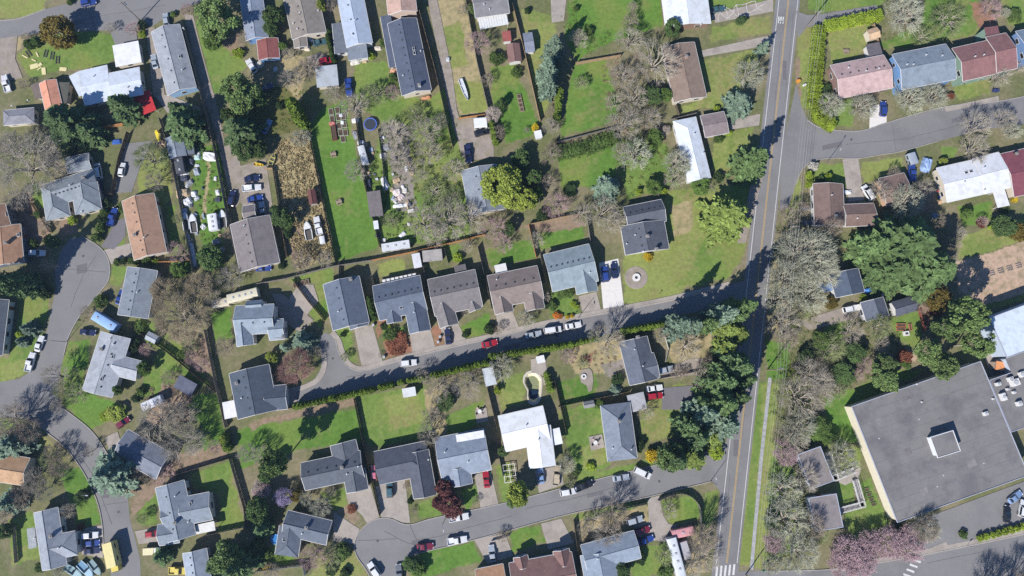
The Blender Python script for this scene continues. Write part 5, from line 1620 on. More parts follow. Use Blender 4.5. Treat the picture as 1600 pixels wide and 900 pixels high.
# --- sheds and small roofs
tile(1, 0)
shed('small red-roofed shed', (164, 92, 86), WWHITE, ('s', 1536, 200, 1590, 194, 1598, 254, 2.2, .3))
tile(2, 0)
shed('brown-roofed shed', (140, 108, 102), WWHITE, ('g', 46, 268, 62, 382, -20, 400, 2.4, .7))
shed('grey-roofed playhouse', (142, 148, 164), WWHITE, ('g', 66, 208, 126, 200, 136, 322, 2.4, .6))
shed('small white-roofed hutch', (236, 236, 240), WWHITE, ('s', 136, 822, 180, 812, 190, 858, 1.8, .2))
tile(1, 1)
shed('white and grey lean-to', (224, 224, 228), (180, 170, 160), ('s', 972, 690, 1022, 680, 1036, 768, 2.5, .25))
shed('flat pale shed', (176, 170, 166), (150, 146, 140), ('s', 1038, 668, 1160, 655, 1168, 725, 2.1, .15))
tile(1, 2)
shed('white flat-roofed shed', (222, 224, 226), (190, 190, 190), ('s', 912, 630, 994, 616, 1004, 672, 2.2, .2))
shed('pale shed with blue tarp end', (206, 212, 218), (180, 184, 190), ('s', 1412, 506, 1480, 490, 1506, 600, 2.4, .25))
tile(2, 2)
shed('white flat-roofed shed by the pond', (240, 240, 242), WWHITE, ('s', 148, 430, 198, 418, 208, 462, 2.2, .15))
shed('small grey-roofed shed on the fence line', (146, 146, 146), WWHITE, ('g', 444, 712, 510, 700, 516, 742, 2.3, .5))
tile(0, 1)
shed('long grey tarp-roofed shelter', (146, 156, 170), (90, 90, 94), ('g', 1140, -62, 1168, 70, 1056, 78, 2.6, .8))
shed('dark roofed canopy', (108, 116, 128), (80, 80, 84), ('s', 1160, 10, 1212, 4, 1222, 60, 2.3, .2))
tile()
shed('orange-roofed entrance canopy', (226, 154, 104), (214, 190, 170), ('s', 1556, 564, 1570, 566, 1574, 580, 3.0, .3))
shed('blue-framed low greenhouse', (120, 150, 196), (160, 176, 200), ('s', 1283, 446, 1302, 440, 1306, 452, 1.8, .2))
# ================================================================== TREES, HEDGES, LOW GROWTH
tile(0, 0)
trees(('olive', 365, 215, 128, 8.5), ('fir', 410, 770, 165, 14), ('fir', 560, 830, 90, 10), ('fir', 770, 670, 115, 12), ('fir', 1150, 780, 150, 13), ('fir', 1110, 690, 70, 9),
      ('pine', 1350, 130, 140, 12), ('green', 1330, 250, 70, 7), ('pine', 1500, 590, 130, 12), ('fir', 1500, 820, 130, 12), ('ever', 1440, 730, 60, 7),
      ('dcol', 180, 275, 26, 2.4), ('dcol', 225, 262, 26, 2.6), ('fine', 690, 175, 45, 3), ('mauve', 828, 180, 52, 4), ('dshrub', 890, 160, 34, 2.0), ('lshrub', 890, 215, 24, 1.2),
      ('brown', 160, 235, 40, 2.5), ('mauve', 1170, 62, 48, 4), ('lshrub', 1490, 335, 42, 1.6), ('shrub', 1085, 90, 22, 1.2), ('brown', 1520, 240, 60, 4), ('brown', 150, 530, 40, 3),
      ('dshrub', 830, 660, 40, 1.5), ('shrub', 440, 15, 26, 1.2), ('lime', 1530, 600, 60, 6), ('green', 1500, 730, 40, 4))
tile(0, 1)
trees(('fine', 170, 110, 235, 12), ('fine', 340, 120, 110, 10), ('fine', 60, 30, 130, 10), ('fine', 100, 350, 85, 5), ('glich', 940, 90, 120, 7), ('fine', 965, 235, 75, 5),
      ('dshrub', 668, 372, 34, 2.2), ('shrub', 655, 430, 30, 2), ('dshrub', 642, 480, 30, 2), ('shrub', 628, 528, 32, 2), ('shrub', 606, 585, 32, 2.2), ('lshrub', 455, 470, 32, 1.6), ('shrub', 765, 410, 24, 1.5), ('shrub', 762, 380, 20, 1.3),
      ('shrub', 735, 738, 24, 1.4), ('dshrub', 780, 732, 26, 1.5), ('shrub', 825, 730, 26, 1.5), ('shrub', 870, 728, 28, 1.6), ('shrub', 920, 726, 34, 2), ('lshrub', 975, 736, 26, 1.6), ('mauve', 1110, 682, 80, 4), ('ever', 1310, 710, 95, 6),
      ('green', 1120, 790, 58, 4), ('ever', 330, 610, 50, 5), ('shrub', 205, 620, 30, 1.6), ('brown', 300, 760, 60, 5), ('fine', 280, 500, 50, 3), ('shrub', 240, 440, 28, 1.4), ('glich', 1110, 470, 40, 3), ('fine', 1440, 830, 100, 5), ('brown', 1420, 560, 45, 3),
      ('ever', 1530, 40, 80, 6), ('shrub', 420, 70, 40, 1.8))
tree('fir', 230, 905, 85, 24, True); tree('fir', 175, 880, 80, 23, True); tree('fir', 255, 885, 70, 18, True); tree('fir', 95, 890, 80, 21, True)
tile(1, 0)
trees(('ever', 110, 105, 72, 7), ('lime', 410, 40, 34, 6), ('brown', 465, 30, 55, 5), ('fine', 200, 340, 50, 4), ('fine', 215, 490, 85, 6), ('brown', 320, 430, 90, 6), ('fine', 470, 590, 60, 4),
      ('ever', 20, 620, 55, 6), ('bare', 610, 660, 110, 6.5), ('glich', 740, 590, 90, 5), ('mauve', 850, 580, 60, 4.5), ('bare', 850, 830, 105, 6.5), ('fine', 1050, 830, 115, 7), ('glich', 1000, 720, 80, 4), ('fine', 1150, 760, 60, 4),
      ('mauve', 1385, 270, 90, 7), ('brown', 1445, 500, 52, 4), ('white', 1480, 715, 54, 4), ('brown', 1515, 830, 55, 4), ('shrub', 1505, 370, 52, 2.5), ('ever', 1530, 650, 40, 4), ('lich', 280, 860, 70, 4), ('dshrub', 150, 660, 30, 1.6),
      ('ever', 100, 190, 60, 5), ('green', 170, 290, 34, 3), ('shrub', 800, 270, 30, 1.6), ('lshrub', 720, 350, 26, 1.4), ('green', 860, 490, 36, 3), ('brown', 1300, 60, 50, 3), ('shrub', 1340, 60, 34, 2))
column_row('col', 222, 640, 305, 790, 4, 36, 8)
column_row('dcol', 445, 195, 490, 390, 10, 16, 3)
column_row('col', 1470, 760, 1500, 900, 5, 18, 3.5)
tile(2, 0)
trees(('spruce', 262, 305, 82, 14), ('spruce', 225, 440, 80, 14), ('spruce', 230, 540, 70, 13), ('fine', 415, 240, 72, 5), ('bare', 735, 250, 105, 8), ('bare', 900, 385, 165, 10), ('fine', 690, 480, 100, 7), ('bare', 760, 610, 105, 7.5), ('fine', 700, 770, 130, 8), ('fine', 860, 740, 90, 6),
      ('ever', 870, 600, 75, 5), ('green', 960, 590, 50, 4), ('ever', 1000, 150, 66, 6), ('brown', 740, 140, 70, 5), ('lich', 1475, 470, 115, 8), ('spruce', 1415, 645, 105, 9), ('lshrub', 1280, 680, 26, 1.2), ('fine', 240, 790, 62, 5), ('yshrub', 145, 800, 26, 1.6), ('fine', 90, 815, 26, 2), ('brown', 750, 45, 45, 4), ('shrub', 395, 55, 22, 1.8),
      ('white', 960, 815, 34, 2.5), ('green', 890, 860, 60, 4), ('glich', 430, 520, 55, 3.5), ('spruce', 1570, 300, 50, 7), ('ever', 1430, 130, 36, 3), ('dshrub', 95, 70, 22, 1.6), ('bare', 640, 640, 70, 5), ('brown', 250, 690, 40, 3), ('shrub', 1285, 850, 34, 1.6), ('lshrub', 1335, 830, 26, 1.4), ('shrub', 30, 450, 40, 1.6), ('shrub', 480, 200, 30, 2))
column_row('col', 300, 560, 278, 745, 9, 20, 3.2)
tile(3, 0)
trees(('lich', 855, 90, 150, 9), ('green', 1130, 90, 70, 2.2), ('glich', 1120, 130, 150, 4), ('mauve', 1390, 55, 90, 6), ('lich', 395, 660, 95, 6), ('lich', 590, 670, 105, 6), ('lich', 880, 620, 110, 6.5), ('lich', 1020, 605, 110, 6.5), ('bare', 1430, 440, 100, 7), ('bare', 1300, 800, 125, 8), ('fine', 1480, 750, 90, 6),
      ('lich', 1480, 80, 40, 3), ('shrub', 1540, 100, 50, 2), ('glich', 960, 230, 90, 3), ('lshrub', 965, 505, 20, 1.2), ('rshrub', 1140, 600, 24, 1.4), ('bare', 1560, 420, 50, 4), ('dshrub', 360, 560, 40, 1.6), ('lich', 1520, 820, 70, 5), ('green', 1110, 30, 60, 2))
hedge([700, 96, 355, 168], 2.9, 2.6, 'lshrub', 'straight yellow-green hedge', .8)
hedge([318, 175, 298, 420, 282, 640, 318, 728, 400, 790], 3.3, 2.6, 'lshrub', 'curving yellow-green corner hedge', .8)
tile(1, 1)
trees(('ever', 30, 40, 52, 5), ('ever', 170, 470, 72, 6.5), ('fine', 620, 170, 82, 5.5), ('fine', 880, 90, 90, 6), ('fine', 950, 150, 70, 4), ('fine', 1080, 60, 100, 6), ('bare', 1235, 160, 85, 6), ('bare', 1045, 490, 125, 7.5), ('fine', 1200, 470, 150, 8.5), ('bare', 1335, 460, 120, 8), ('bare', 1120, 560, 100, 6), ('glich', 1110, 300, 100, 3), ('glich', 1230, 320, 70, 3),
      ('mauve', 1490, 530, 95, 6), ('mauve', 1540, 620, 70, 5), ('ever', 1582, 530, 52, 4.5), ('brown', 280, 730, 82, 5), ('fine', 430, 720, 60, 4), ('lshrub', 1262, 712, 30, 1.8), ('dshrub', 160, 760, 24, 1.2), ('dshrub', 200, 560, 34, 1.8), ('bare', 1310, 640, 50, 4), ('shrub', 1170, 620, 26, 1.4), ('glich', 840, 480, 60, 3), ('ever', 130, 420, 40, 4), ('fine', 1020, 200, 60, 4))
tree('lime', 1530, 265, 150, 9.5); tree('lime', 1590, 330, 90, 8)
tile(2, 1)
trees(('lime', 90, 350, 80, 7), ('brown', 240, 60, 80, 5), ('mauve', 275, 385, 95, 6), ('brown', 230, 240, 60, 4), ('spruce', 595, 275, 100, 8), ('bare', 575, 435, 130, 8), ('bare', 430, 440, 85, 6), ('bare', 640, 480, 80, 6), ('dshrub', 190, 445, 42, 2.2), ('fine', 150, 600, 55, 5), ('lich', 770, 65, 115, 8), ('fine', 680, 50, 70, 6), ('lich', 1030, 110, 90, 7), ('glich', 1070, 150, 60, 5), ('bare', 1010, 225, 70, 5), ('green', 885, 265, 60, 4),
      ('gfir', 1500, 110, 125, 17), ('gfir', 1470, 160, 80, 12), ('cedar', 1340, 455, 165, 15), ('yshrub', 850, 705, 30, 1.3), ('lshrub', 790, 300, 24, 1.6), ('green', 1180, 260, 70, 4), ('brown', 900, 290, 40, 3), ('ever', 130, 210, 60, 5), ('lshrub', 950, 295, 24, 1.4), ('dshrub', 1290, 210, 34, 1.8), ('shrub', 300, 880, 40, 1.4), ('green', 160, 300, 40, 4), ('ever', 60, 100, 70, 5), ('dshrub', 360, 290, 50, 1.8), ('glich', 1230, 260, 70, 3))
hedge([280, 60, 470, 25, 640, -40], 3.6, 1.8, 'shrub', 'wide shaggy green hedge across the long lawns', 1.6)
tile(3, 1)
trees(('lshrub', 255, 200, 30, 2), ('lshrub', 255, 250, 26, 2), ('lshrub', 380, 218, 36, 1.6), ('shrub', 330, 225, 26, 1.6), ('wshrub', 282, 140, 34, 1.8), ('lich', 860, 345, 125, 8), ('fine', 800, 280, 90, 6), ('fine', 960, 300, 100, 6), ('lich', 230, 700, 225, 11), ('lich', 170, 640, 130, 9), ('lich', 310, 720, 130, 9), ('lich', 220, 800, 120, 9), ('lich', 100, 830, 120, 9), ('lich', 360, 800, 110, 8), ('gfir', 850, 650, 270, 22), ('gfir', 1000, 800, 190, 19), ('gfir', 650, 640, 140, 14), ('gfir', 760, 790, 170, 15),
      ('brown', 130, 450, 82, 6), ('brown', 210, 400, 60, 5), ('bare', 1290, 30, 105, 7), ('ever', 1470, 520, 85, 5), ('olive', 1560, 560, 70, 5), ('brown', 1150, 620, 70, 5), ('mauve', 1340, 480, 40, 3), ('brown', 1060, 480, 60, 5), ('lime', 1095, 110, 30, 2), ('brown', 790, 200, 50, 4), ('fine', 1130, 730, 70, 5), ('lshrub', 1400, 520, 24, 2), ('green', 1240, 440, 40, 3), ('yshrub', 1540, 350, 22, 1), ('shrub', 1480, 410, 30, 1.4), ('fine', 1190, 560, 60, 5), ('rshrub', 1330, 500, 28, 1.4))
tree('brown', 360, 520, 70, 8, True)
tile(0, 2)
trees(('dome', 1020, 10, 85, 6), ('dome', 1120, 180, 190, 8), ('dome', 1250, -10, 100, 6), ('fine', 1330, 60, 60, 5), ('shrub', 635, 80, 46, 2.4), ('spruce', 180, 255, 58, 6), ('spruce', 135, 335, 42, 4), ('lshrub', 120, 290, 24, 1.2), ('mauve', 905, 385, 44, 3), ('dshrub', 840, 370, 36, 2.2), ('green', 905, 500, 48, 4.5), ('green', 740, 635, 34, 4),
      ('lime', 720, 780, 60, 2.4), ('lshrub', 660, 800, 36, 1.4), ('dshrub', 850, 690, 30, 1.4), ('shrub', 880, 650, 30, 1.6), ('brown', 1400, 365, 72, 5), ('bare', 980, 830, 150, 8), ('fine', 1130, 800, 120, 7), ('glich', 480, 660, 75, 4), ('glich', 380, 640, 55, 4), ('mauve', 1190, 430, 50, 3), ('dshrub', 285, 30, 45, 3), ('brown', 545, 150, 50, 4), ('fine', 350, 740, 50, 4), ('brown', 1050, 560, 50, 3), ('shrub', 870, 250, 40, 1.6), ('dshrub', 840, 330, 30, 1.8), ('fine', 60, 830, 70, 5), ('glich', 470, 520, 34, 2.5), ('glich', 1180, 360, 60, 3), ('shrub', 1140, 420, 40, 1.6), ('mauve', 1260, 480, 50, 2.5))
tree('bare', 420, 548, 95, 8.5, True); tree('brown', 140, 820, 130, 9, True); tree('brown', 250, 880, 90, 8, True); tree('bare', 1180, 830, 110, 9, True)
tile(1, 2)
trees(('spruce', 290, 335, 78, 7), ('spruce', 180, 370, 36, 4), ('lime', 100, 435, 44, 3), ('rdome', 250, 490, 120, 6), ('rshrub', 880, 350, 70, 1.2), ('glich', 560, 430, 34, 2.5), ('fine', 1130, 620, 92, 6), ('fine', 1310, 610, 100, 6.5), ('bare', 1040, 545, 55, 5), ('lich', 1530, 485, 90, 6.5), ('ever', 1190, 710, 70, 3), ('fine', 1070, 850, 50, 5), ('bare', 1090, 790, 60, 5), ('lshrub', 1510, 640, 26, 2), ('shrub', 840, 290, 44, 1.6), ('dshrub', 800, 240, 24, 1.2), ('dshrub', 960, 240, 26, 1.4), ('fine', 380, 400, 40, 3), ('lshrub', 835, 240, 14, .8), ('fine', 1300, 130, 30, 2), ('dshrub', 1460, 255, 34, 1.8), ('dshrub', 1310, 290, 24, 1.2), ('brown', 1370, 520, 50, 4), ('dshrub', 545, 290, 20, 1), ('fine', 780, 420, 20, 1.4), ('brown', 1520, 260, 40, 3))
column_row('dcol', 705, 60, 738, 190, 5, 22, 3)
column_row('col', 240, 742, 470, 692, 10, 15, 4.4)
column_row('col', 470, 692, 740, 632, 13, 16, 5.2)
column_row('col', 775, 622, 860, 602, 4, 17, 5)
column_row('col', 888, 592, 920, 586, 2, 16, 3.2)
column_row('col', 945, 580, 1080, 556, 6, 16, 3.6)
column_row('col', 1095, 548, 1450, 465, 16, 17, 5.4)
tile(2, 2)
column_row('col', -140, 430, 380, 352, 24, 17, 5.2)
column_row('col', 400, 345, 540, 312, 6, 15, 3.2)
column_row('col', 690, 270, 940, 228, 12, 17, 5)
column_row('col', 215, 535, 245, 640, 5, 18, 2.6)
trees(('lich', 85, 195, 62, 4.5), ('spruce', 1040, 235, 95, 20), ('spruce', 1130, 235, 70, 15), ('gfir', 1230, 230, 60, 16), ('spruce', 1320, 170, 85, 22), ('gfir', 1420, 130, 95, 24), ('gfir', 1380, 190, 70, 19), ('cedar', 1350, 265, 80, 12), ('cedar', 1410, 290, 75, 12), ('cedar', 1340, 365, 70, 11), ('fir', 1390, 500, 125, 23), ('fir', 1310, 590, 105, 21), ('fir', 1430, 570, 85, 21), ('gfir', 1290, 720, 140, 24), ('fir', 1400, 680, 80, 20), ('spruce', 1200, 780, 100, 20), ('spruce', 1320, 850, 120, 20), ('fine', 930, 290, 60, 5), ('bare', 1090, 370, 110, 6), ('fine', 1190, 560, 80, 6), ('brown', 1230, 480, 60, 5), ('lich', 510, 300, 50, 4), ('bare', 835, 780, 62, 4), ('oshrub', 278, 172, 24, 1), ('oshrub', 300, 176, 18, .9), ('yshrub', 345, 182, 14, .9), ('yshrub', 375, 175, 14, .9), ('lshrub', 383, 100, 20, 1), ('lshrub', 400, 118, 18, 1), ('shrub', 360, 30, 30, 1.4), ('glich', 440, 470, 40, 2), ('dshrub', 660, 570, 40, 1.6), ('spruce', 650, 640, 40, 2.5), ('shrub', 540, 720, 40, 1.5), ('mauve', 350, 430, 50, 3), ('shrub', 255, 110, 30, 1.4), ('brown', 1030, 540, 50, 2.5), ('brown', 1080, 530, 40, 2.5), ('fine', 200, 60, 40, 3), ('dshrub', 210, 110, 26, 1.6), ('bare', 680, 330, 40, 3), ('fine', 330, 400, 50, 3))
tree('bare', 590, 330, 115, 9.5, True); tree('fir', 1100, 860, 85, 17)
tile(3, 2)
trees(('lich', 60, 70, 110, 8), ('lich', 250, 50, 125, 8), ('glich', 200, 120, 90, 5), ('bare', 90, 220, 125, 8), ('brown', 110, 310, 90, 7), ('olive', 400, 95, 48, 3), ('bare', 520, 270, 88, 6), ('glich', 690, 240, 92, 6), ('glich', 380, 370, 115, 5), ('green', 340, 330, 70, 4), ('olive', 1050, 60, 95, 7), ('brown', 960, 110, 60, 5), ('pine', 1240, 165, 115, 18), ('pine', 1120, 250, 80, 14), ('pine', 1310, 350, 90, 15), ('pine', 1000, 395, 85, 12), ('pine', 1100, 490, 95, 13), ('gfir', 1180, 230, 70, 15), ('pine', 730, 570, 95, 9), ('pine', 730, 480, 80, 8),
      ('mauve', 610, 480, 62, 4.5), ('rshrub', 850, 430, 50, 2.2), ('ever', 470, 540, 85, 3.5), ('fine', 270, 560, 145, 8), ('bare', 190, 680, 150, 8), ('fine', 330, 640, 110, 7), ('lich', 190, 870, 125, 7.5), ('lime', 170, 540, 44, 3), ('green', 320, 870, 90, 3), ('lshrub', 595, 60, 26, 1.6), ('fine', 710, 350, 60, 4), ('ever', 230, 440, 60, 4), ('brown', 300, 480, 60, 5), ('glich', 440, 640, 60, 3), ('rshrub', 1050, 150, 36, 2), ('green', 860, 480, 34, 2), ('ever', 550, 400, 80, 4), ('mauve', 560, 540, 40, 4))
tile(0, 3)
trees(('spruce', 90, 70, 110, 9), ('spruce', 20, 100, 90, 8), ('brown', 340, 120, 70, 5), ('spruce', 700, 260, 155, 13), ('spruce', 620, 300, 70, 8), ('fine', 200, 300, 80, 6), ('fine', 270, 360, 80, 6), ('brown', 120, 410, 80, 5), ('spruce', 60, 440, 80, 7), ('bare', 430, 490, 52, 4), ('ever', 520, 400, 48, 4), ('fine', 1130, 70, 140, 8), ('lich', 1220, 60, 80, 5), ('mauve', 1010, 260, 80, 3), ('brown', 950, 270, 60, 4), ('glich', 895, 540, 40, 3), ('fir', 1010, 775, 66, 7), ('pine', 1420, 800, 120, 12), ('fir', 1480, 840, 120, 13), ('fir', 1350, 830, 70, 10), ('fine', 1545, 130, 72, 6), ('mauve', 1345, 90, 50, 4), ('shrub', 255, 845, 34, 1.8), ('lich', 370, 860, 56, 3.5), ('wshrub', 1595, 365, 26, 1.6), ('rshrub', 505, 600, 22, 1.2), ('ever', 30, 620, 50, 4), ('fine', 20, 520, 60, 5), ('glich', 300, 170, 60, 4), ('brown', 870, 230, 60, 4), ('bare', 560, 120, 40, 4), ('dshrub', 900, 300, 30, 1.4), ('lime', 1405, 50, 34, 3))
column_row('col', 1395, 20, 1425, 110, 3, 22, 3.2)
tree('brown', 420, 210, 70, 6, True)
tile(1, 3)
trees(('fine', 30, 140, 70, 5), ('pine', 110, 190, 90, 17), ('ever', 70, 250, 60, 6), ('pink', 40, 380, 62, 4), ('white', 20, 340, 40, 4), ('lilac', 170, 405, 62, 4.5), ('olive', 255, 395, 46, 3.5), ('lich', 310, 410, 52, 4), ('lich', 405, 470, 68, 4.5), ('mauve', 350, 790, 84, 5), ('glich', 470, 790, 80, 3), ('shrub', 540, 750, 50, 2), ('plum', 1180, 360, 68, 5.5), ('plum', 1215, 455, 84, 6), ('plum', 1150, 440, 50, 5), ('bare', 1075, 25, 72, 6), ('ever', 970, 820, 62, 3.5), ('green', 1020, 860, 50, 3), ('ever', 1560, 120, 40, 3), ('yshrub', 70, 845, 28, 1.6), ('ever', 20, 480, 85, 7), ('fir', 40, 600, 70, 8), ('ever', 10, 700, 50, 5), ('fine', 470, 370, 40, 3), ('dshrub', 965, 430, 22, 1.4), ('brown', 1375, 430, 34, 1.8), ('brown', 990, 490, 26, 1), ('brown', 940, 340, 26, 1), ('shrub', 60, 760, 40, 1.6), ('fine', 90, 870, 60, 3), ('brown', 420, 680, 40, 3), ('brown', 1540, 650, 44, 2.5), ('dshrub', 470, 860, 40, 1.6), ('dshrub', 560, 880, 34, 1.4), ('rshrub', 600, 480, 30, .8), ('glich', 460, 380, 36, 2))
tile(2, 3)
trees(('lime', 30, 390, 84, 8), ('pine', 30, 420, 60, 8), ('lich', 340, 205, 62, 4.5), ('yshrub', 880, 145, 46, 2.4), ('pine', 1000, 165, 90, 12), ('fir', 1020, 170, 90, 17), ('cedar', 1140, 165, 80, 9), ('lshrub', 1275, 130, 46, 2.4), ('cedar', 1260, 40, 70, 8), ('bare', 520, 560, 80, 5.5), ('bare', 600, 640, 90, 6), ('fine', 450, 600, 50, 4), ('fine', 980, 490, 60, 3), ('fine', 1180, 690, 90, 6), ('bare', 1200, 790, 105, 5), ('glich', 950, 770, 70, 4), ('dshrub', 800, 80, 30, 2), ('shrub', 795, 105, 26, 1.8), ('glich', 360, 320, 36, 2.4), ('ever', 690, 860, 60, 4), ('ever', 640, 880, 40, 4), ('brown', 450, 660, 30, 2), ('dshrub', 800, 780, 40, 2), ('shrub', 960, 880, 50, 1.8), ('bare', 1130, 850, 70, 4), ('fir', 1150, 30, 100, 18), ('lshrub', 490, 215, 30, 1.2), ('shrub', 400, 250, 26, 1.4))
tree('brown', 615, 492, 105, 8.5, True); tree('brown', 1165, 625, 100, 9.5, True)
tile(3, 3)
trees(('bare', 160, 40, 110, 7), ('pink', 110, 130, 85, 5), ('lich', 460, 170, 115, 7), ('lich', 100, 370, 120, 7), ('lich', 120, 560, 140, 8), ('lich', 190, 750, 140, 8), ('pink', 40, 680, 72, 5), ('pink', 520, 750, 120, 6), ('pink', 580, 810, 110, 6), ('pink', 470, 830, 100, 5.5), ('pink', 750, 690, 105, 6), ('pink', 880, 700, 115, 6), ('pink', 640, 700, 80, 5.5), ('lich', 985, 590, 95, 9), ('glich', 330, 640, 60, 4), ('shrub', 1220, 640, 26, 1.4), ('dshrub', 810, 600, 40, 2), ('lich', 30, 830, 70, 5), ('ever', 20, 560, 50, 4), ('green', 380, 40, 50, 3))
tree('brown', 890, 575, 85, 11, True); tree('bare', 215, 270, 85, 8, True); tree('brown', 235, 560, 85, 8, True); tree('brown', 1290, 985, 110, 9, True); tree('brown', 1480, 960, 130, 9.5, True); tree('brown', 1590, 900, 110, 9, True); tree('bare', 1380, 1010, 110, 9, True)
for i in range(8):
    tree('lshrub', 1325 + i * 38, 662 - i * 10, 22, 1.5)

# low growth nobody could count
tile()
DRY = mat('dry_grass', S(190, 172, 128), .95, var=.3, scale=.5, fvar=.2, transl=.15)
WEED = mat('weeds', S(116, 132, 66), .9, var=.35, scale=.5, fvar=.25, transl=.2)
LITTER = mat('leaf_litter', S(150, 126, 104), .95, var=.3, scale=.6, fvar=.2)
scrub([428, 225, 480, 205, 500, 300, 522, 404, 462, 420, 440, 330], 26, DRY, 'dry tan tussocks covering the weedy field', .20, .55, 'dry_tussocks', .5, .3, 1.8)
scrub([600, 190, 712, 185, 735, 300, 735, 372, 600, 386, 575, 270], 6, WEED, 'weeds growing through the junk-strewn yard', .16, .45, 'weeds', .7)
scrub([960, 215, 1040, 225, 1060, 290, 980, 310, 968, 270], 5, WEED, 'shaggy weeds between the bare trees above the corner house', .16, .5, 'weeds', .8)
scrub([940, 90, 1010, 80, 1040, 220, 950, 230], 5, LITTER, 'brown brush under the large bare trees', .16, .5, 'brush', .8)
scrub([1204, 380, 1260, 440, 1290, 520, 1280, 700, 1204, 700], 5, WEED, 'rank growth under the lichen-covered trees', .17, .5, 'weeds', .9)
scrub([1212, 690, 1290, 690, 1270, 870, 1196, 886], 4, WEED, 'rough growth below the power line by the classrooms', .16, .45, 'weeds', .8)
scrub([304, 230, 345, 225, 352, 300, 348, 420, 320, 400, 300, 300], 6, WEED, 'rank grass among the junk on the narrow lot', .15, .35, 'weeds', .6)
scrub([882, 548, 972, 525, 976, 582, 900, 584], 4, LITTER, 'brown brush on the dirt yard', .14, .3, 'brush', .6)
scrub([20, 310, 45, 300, 80, 365, 60, 380, 25, 380], 5, LITTER, 'brown brush left of the grey hip-roofed house', .16, .4, 'brush', .7)
scrub([1290, 500, 1400, 480, 1420, 570, 1300, 620], 5, WEED, 'shaded growth above the school', .17, .5, 'weeds', .8)
scrub([350, 145, 470, 130, 480, 200, 425, 215, 390, 190], 4, WEED, 'weeds in the shaded lot with old cars', .16, .4, 'weeds', .8)
scrub([225, 600, 300, 600, 295, 660, 225, 665], 5, LITTER, 'brown brush under the bare trees by the white trailer', .15, .4, 'brush', .7)
scrub([870, 10, 900, 0, 960, 60, 900, 95], 4, WEED, 'weeds along the top of the long lawns', .15, .4, 'weeds', .8)
scrub([1370, 20, 1440, 10, 1450, 60, 1380, 70], 4, WEED, 'shaggy grass under the lichen-covered tree', .15, .3, 'weeds', .8)
# ================================================================== FENCES
tile()
fence('tan', [801, 6, 821, 85, 844, 187]); fence('tan', [900, 97, 970, 85]); fence('dark', [481, 205, 500, 300, 523, 408]); fence('tan', [552, 160, 567, 280, 592, 385])
fence('orange', [580, 406, 635, 395, 700, 380, 757, 366]); fence('grey', [400, 443, 445, 435, 517, 416, 580, 406]); fence('orange', [246, 409, 295, 406])
fence('grey', [283, 34, 308, 130, 332, 225, 350, 320, 372, 422], h=2.6); fence('grey', [262, 226, 282, 330, 300, 425], h=2.0)
fence('grey', [318, 515, 333, 590, 351, 668]); fence('dark', [200, 508, 262, 552, 335, 612]); fence('dark', [552, 623, 562, 672, 592, 806], h=1.9)
fence('grey', [398, 648, 480, 633, 560, 616, 645, 598]); fence('tan', [873, 636, 932, 623, 985, 612]); fence('dark', [867, 596, 885, 676], h=2.0); fence('grey', [761, 606, 776, 668])
fence('grey', [265, 745, 357, 717]); fence('grey', [357, 717, 380, 795, 383, 824]); fence('grey', [317, 838, 383, 824]); fence('white', [398, 894, 472, 885, 475, 900])
fence('grey', [727, -5, 745, 95, 763, 170]); fence('orange', [716, 184, 757, 178], 'low tan fence', 1.4); fence('tan', [652, 5, 680, 110, 700, 200, 706, 226], h=2.6)
wallpts = smooth_path([1030, 783, 1048, 775, 1068, 772, 1086, 781, 1096, 800, 1095, 838])
fence('grey', wallpts, 'curving board fence', 2.0)
fence('grey', [962, 798, 1012, 788]); fence('dark', [897, 815, 908, 905], h=2.0)
fence('grey', [579, 430, 596, 498]); fence('grey', [660, 412, 668, 448, 684, 498]); fence('grey', [746, 384, 757, 430, 768, 482]); fence('grey', [844, 396, 852, 440])
fence('tan', [826, 350, 910, 332]); fence('orange', [826, 350, 838, 402]); fence('grey', [917, 335, 923, 377]); fence('tan', [1367, 36, 1379, 86], h=1.9)
fence('red', [1437, 478, 1447, 516], h=1.5); fence('orange', [150, 200, 190, 192]); fence('grey', [247, 183, 262, 226]); fence('dark', [172, 302, 184, 245, 197, 205], h=1.9)
fence('tan', [46, 316, 76, 362], h=1.6); fence('dark', [1057, 163, 1062, 178]); fence('grey', [1048, 186, 1088, 176]); fence('tan', [412, 262, 425, 262, 447, 400], h=1.7)
fence('grey', [0, 830, 18, 824, 22, 880], h=1.6); fence('grey', [775, 690, 786, 745], h=1.5); fence('dark', [800, 745, 812, 745], h=1.2); fence('grey', [676, 685, 688, 752], h=1.9)
fence('grey', [1030, 592, 1092, 580], h=1.2); fence('dark', [870, 215, 870, 238], h=1.5); fence('grey', [870, 222, 968, 196], h=1.5); fence('white', [768, 846, 795, 838], h=1.0)
fence('white', [1040, 527, 1045, 545, 1040, 565], h=1.1); fence('dark', [395, 600, 400, 640], h=1.6); fence('orange', [1416, 455, 1435, 447], h=1.6)
fence('grey', [530, 408, 528, 438], h=1.7); fence('grey', [694, 388, 700, 410], h=1.7); fence('tan', [455, 436, 480, 470, 505, 500], h=1.8)
fence('dark', [150, 300, 174, 303], h=1.6); fence('grey', [590, 200, 598, 260, 600, 300], h=1.6)

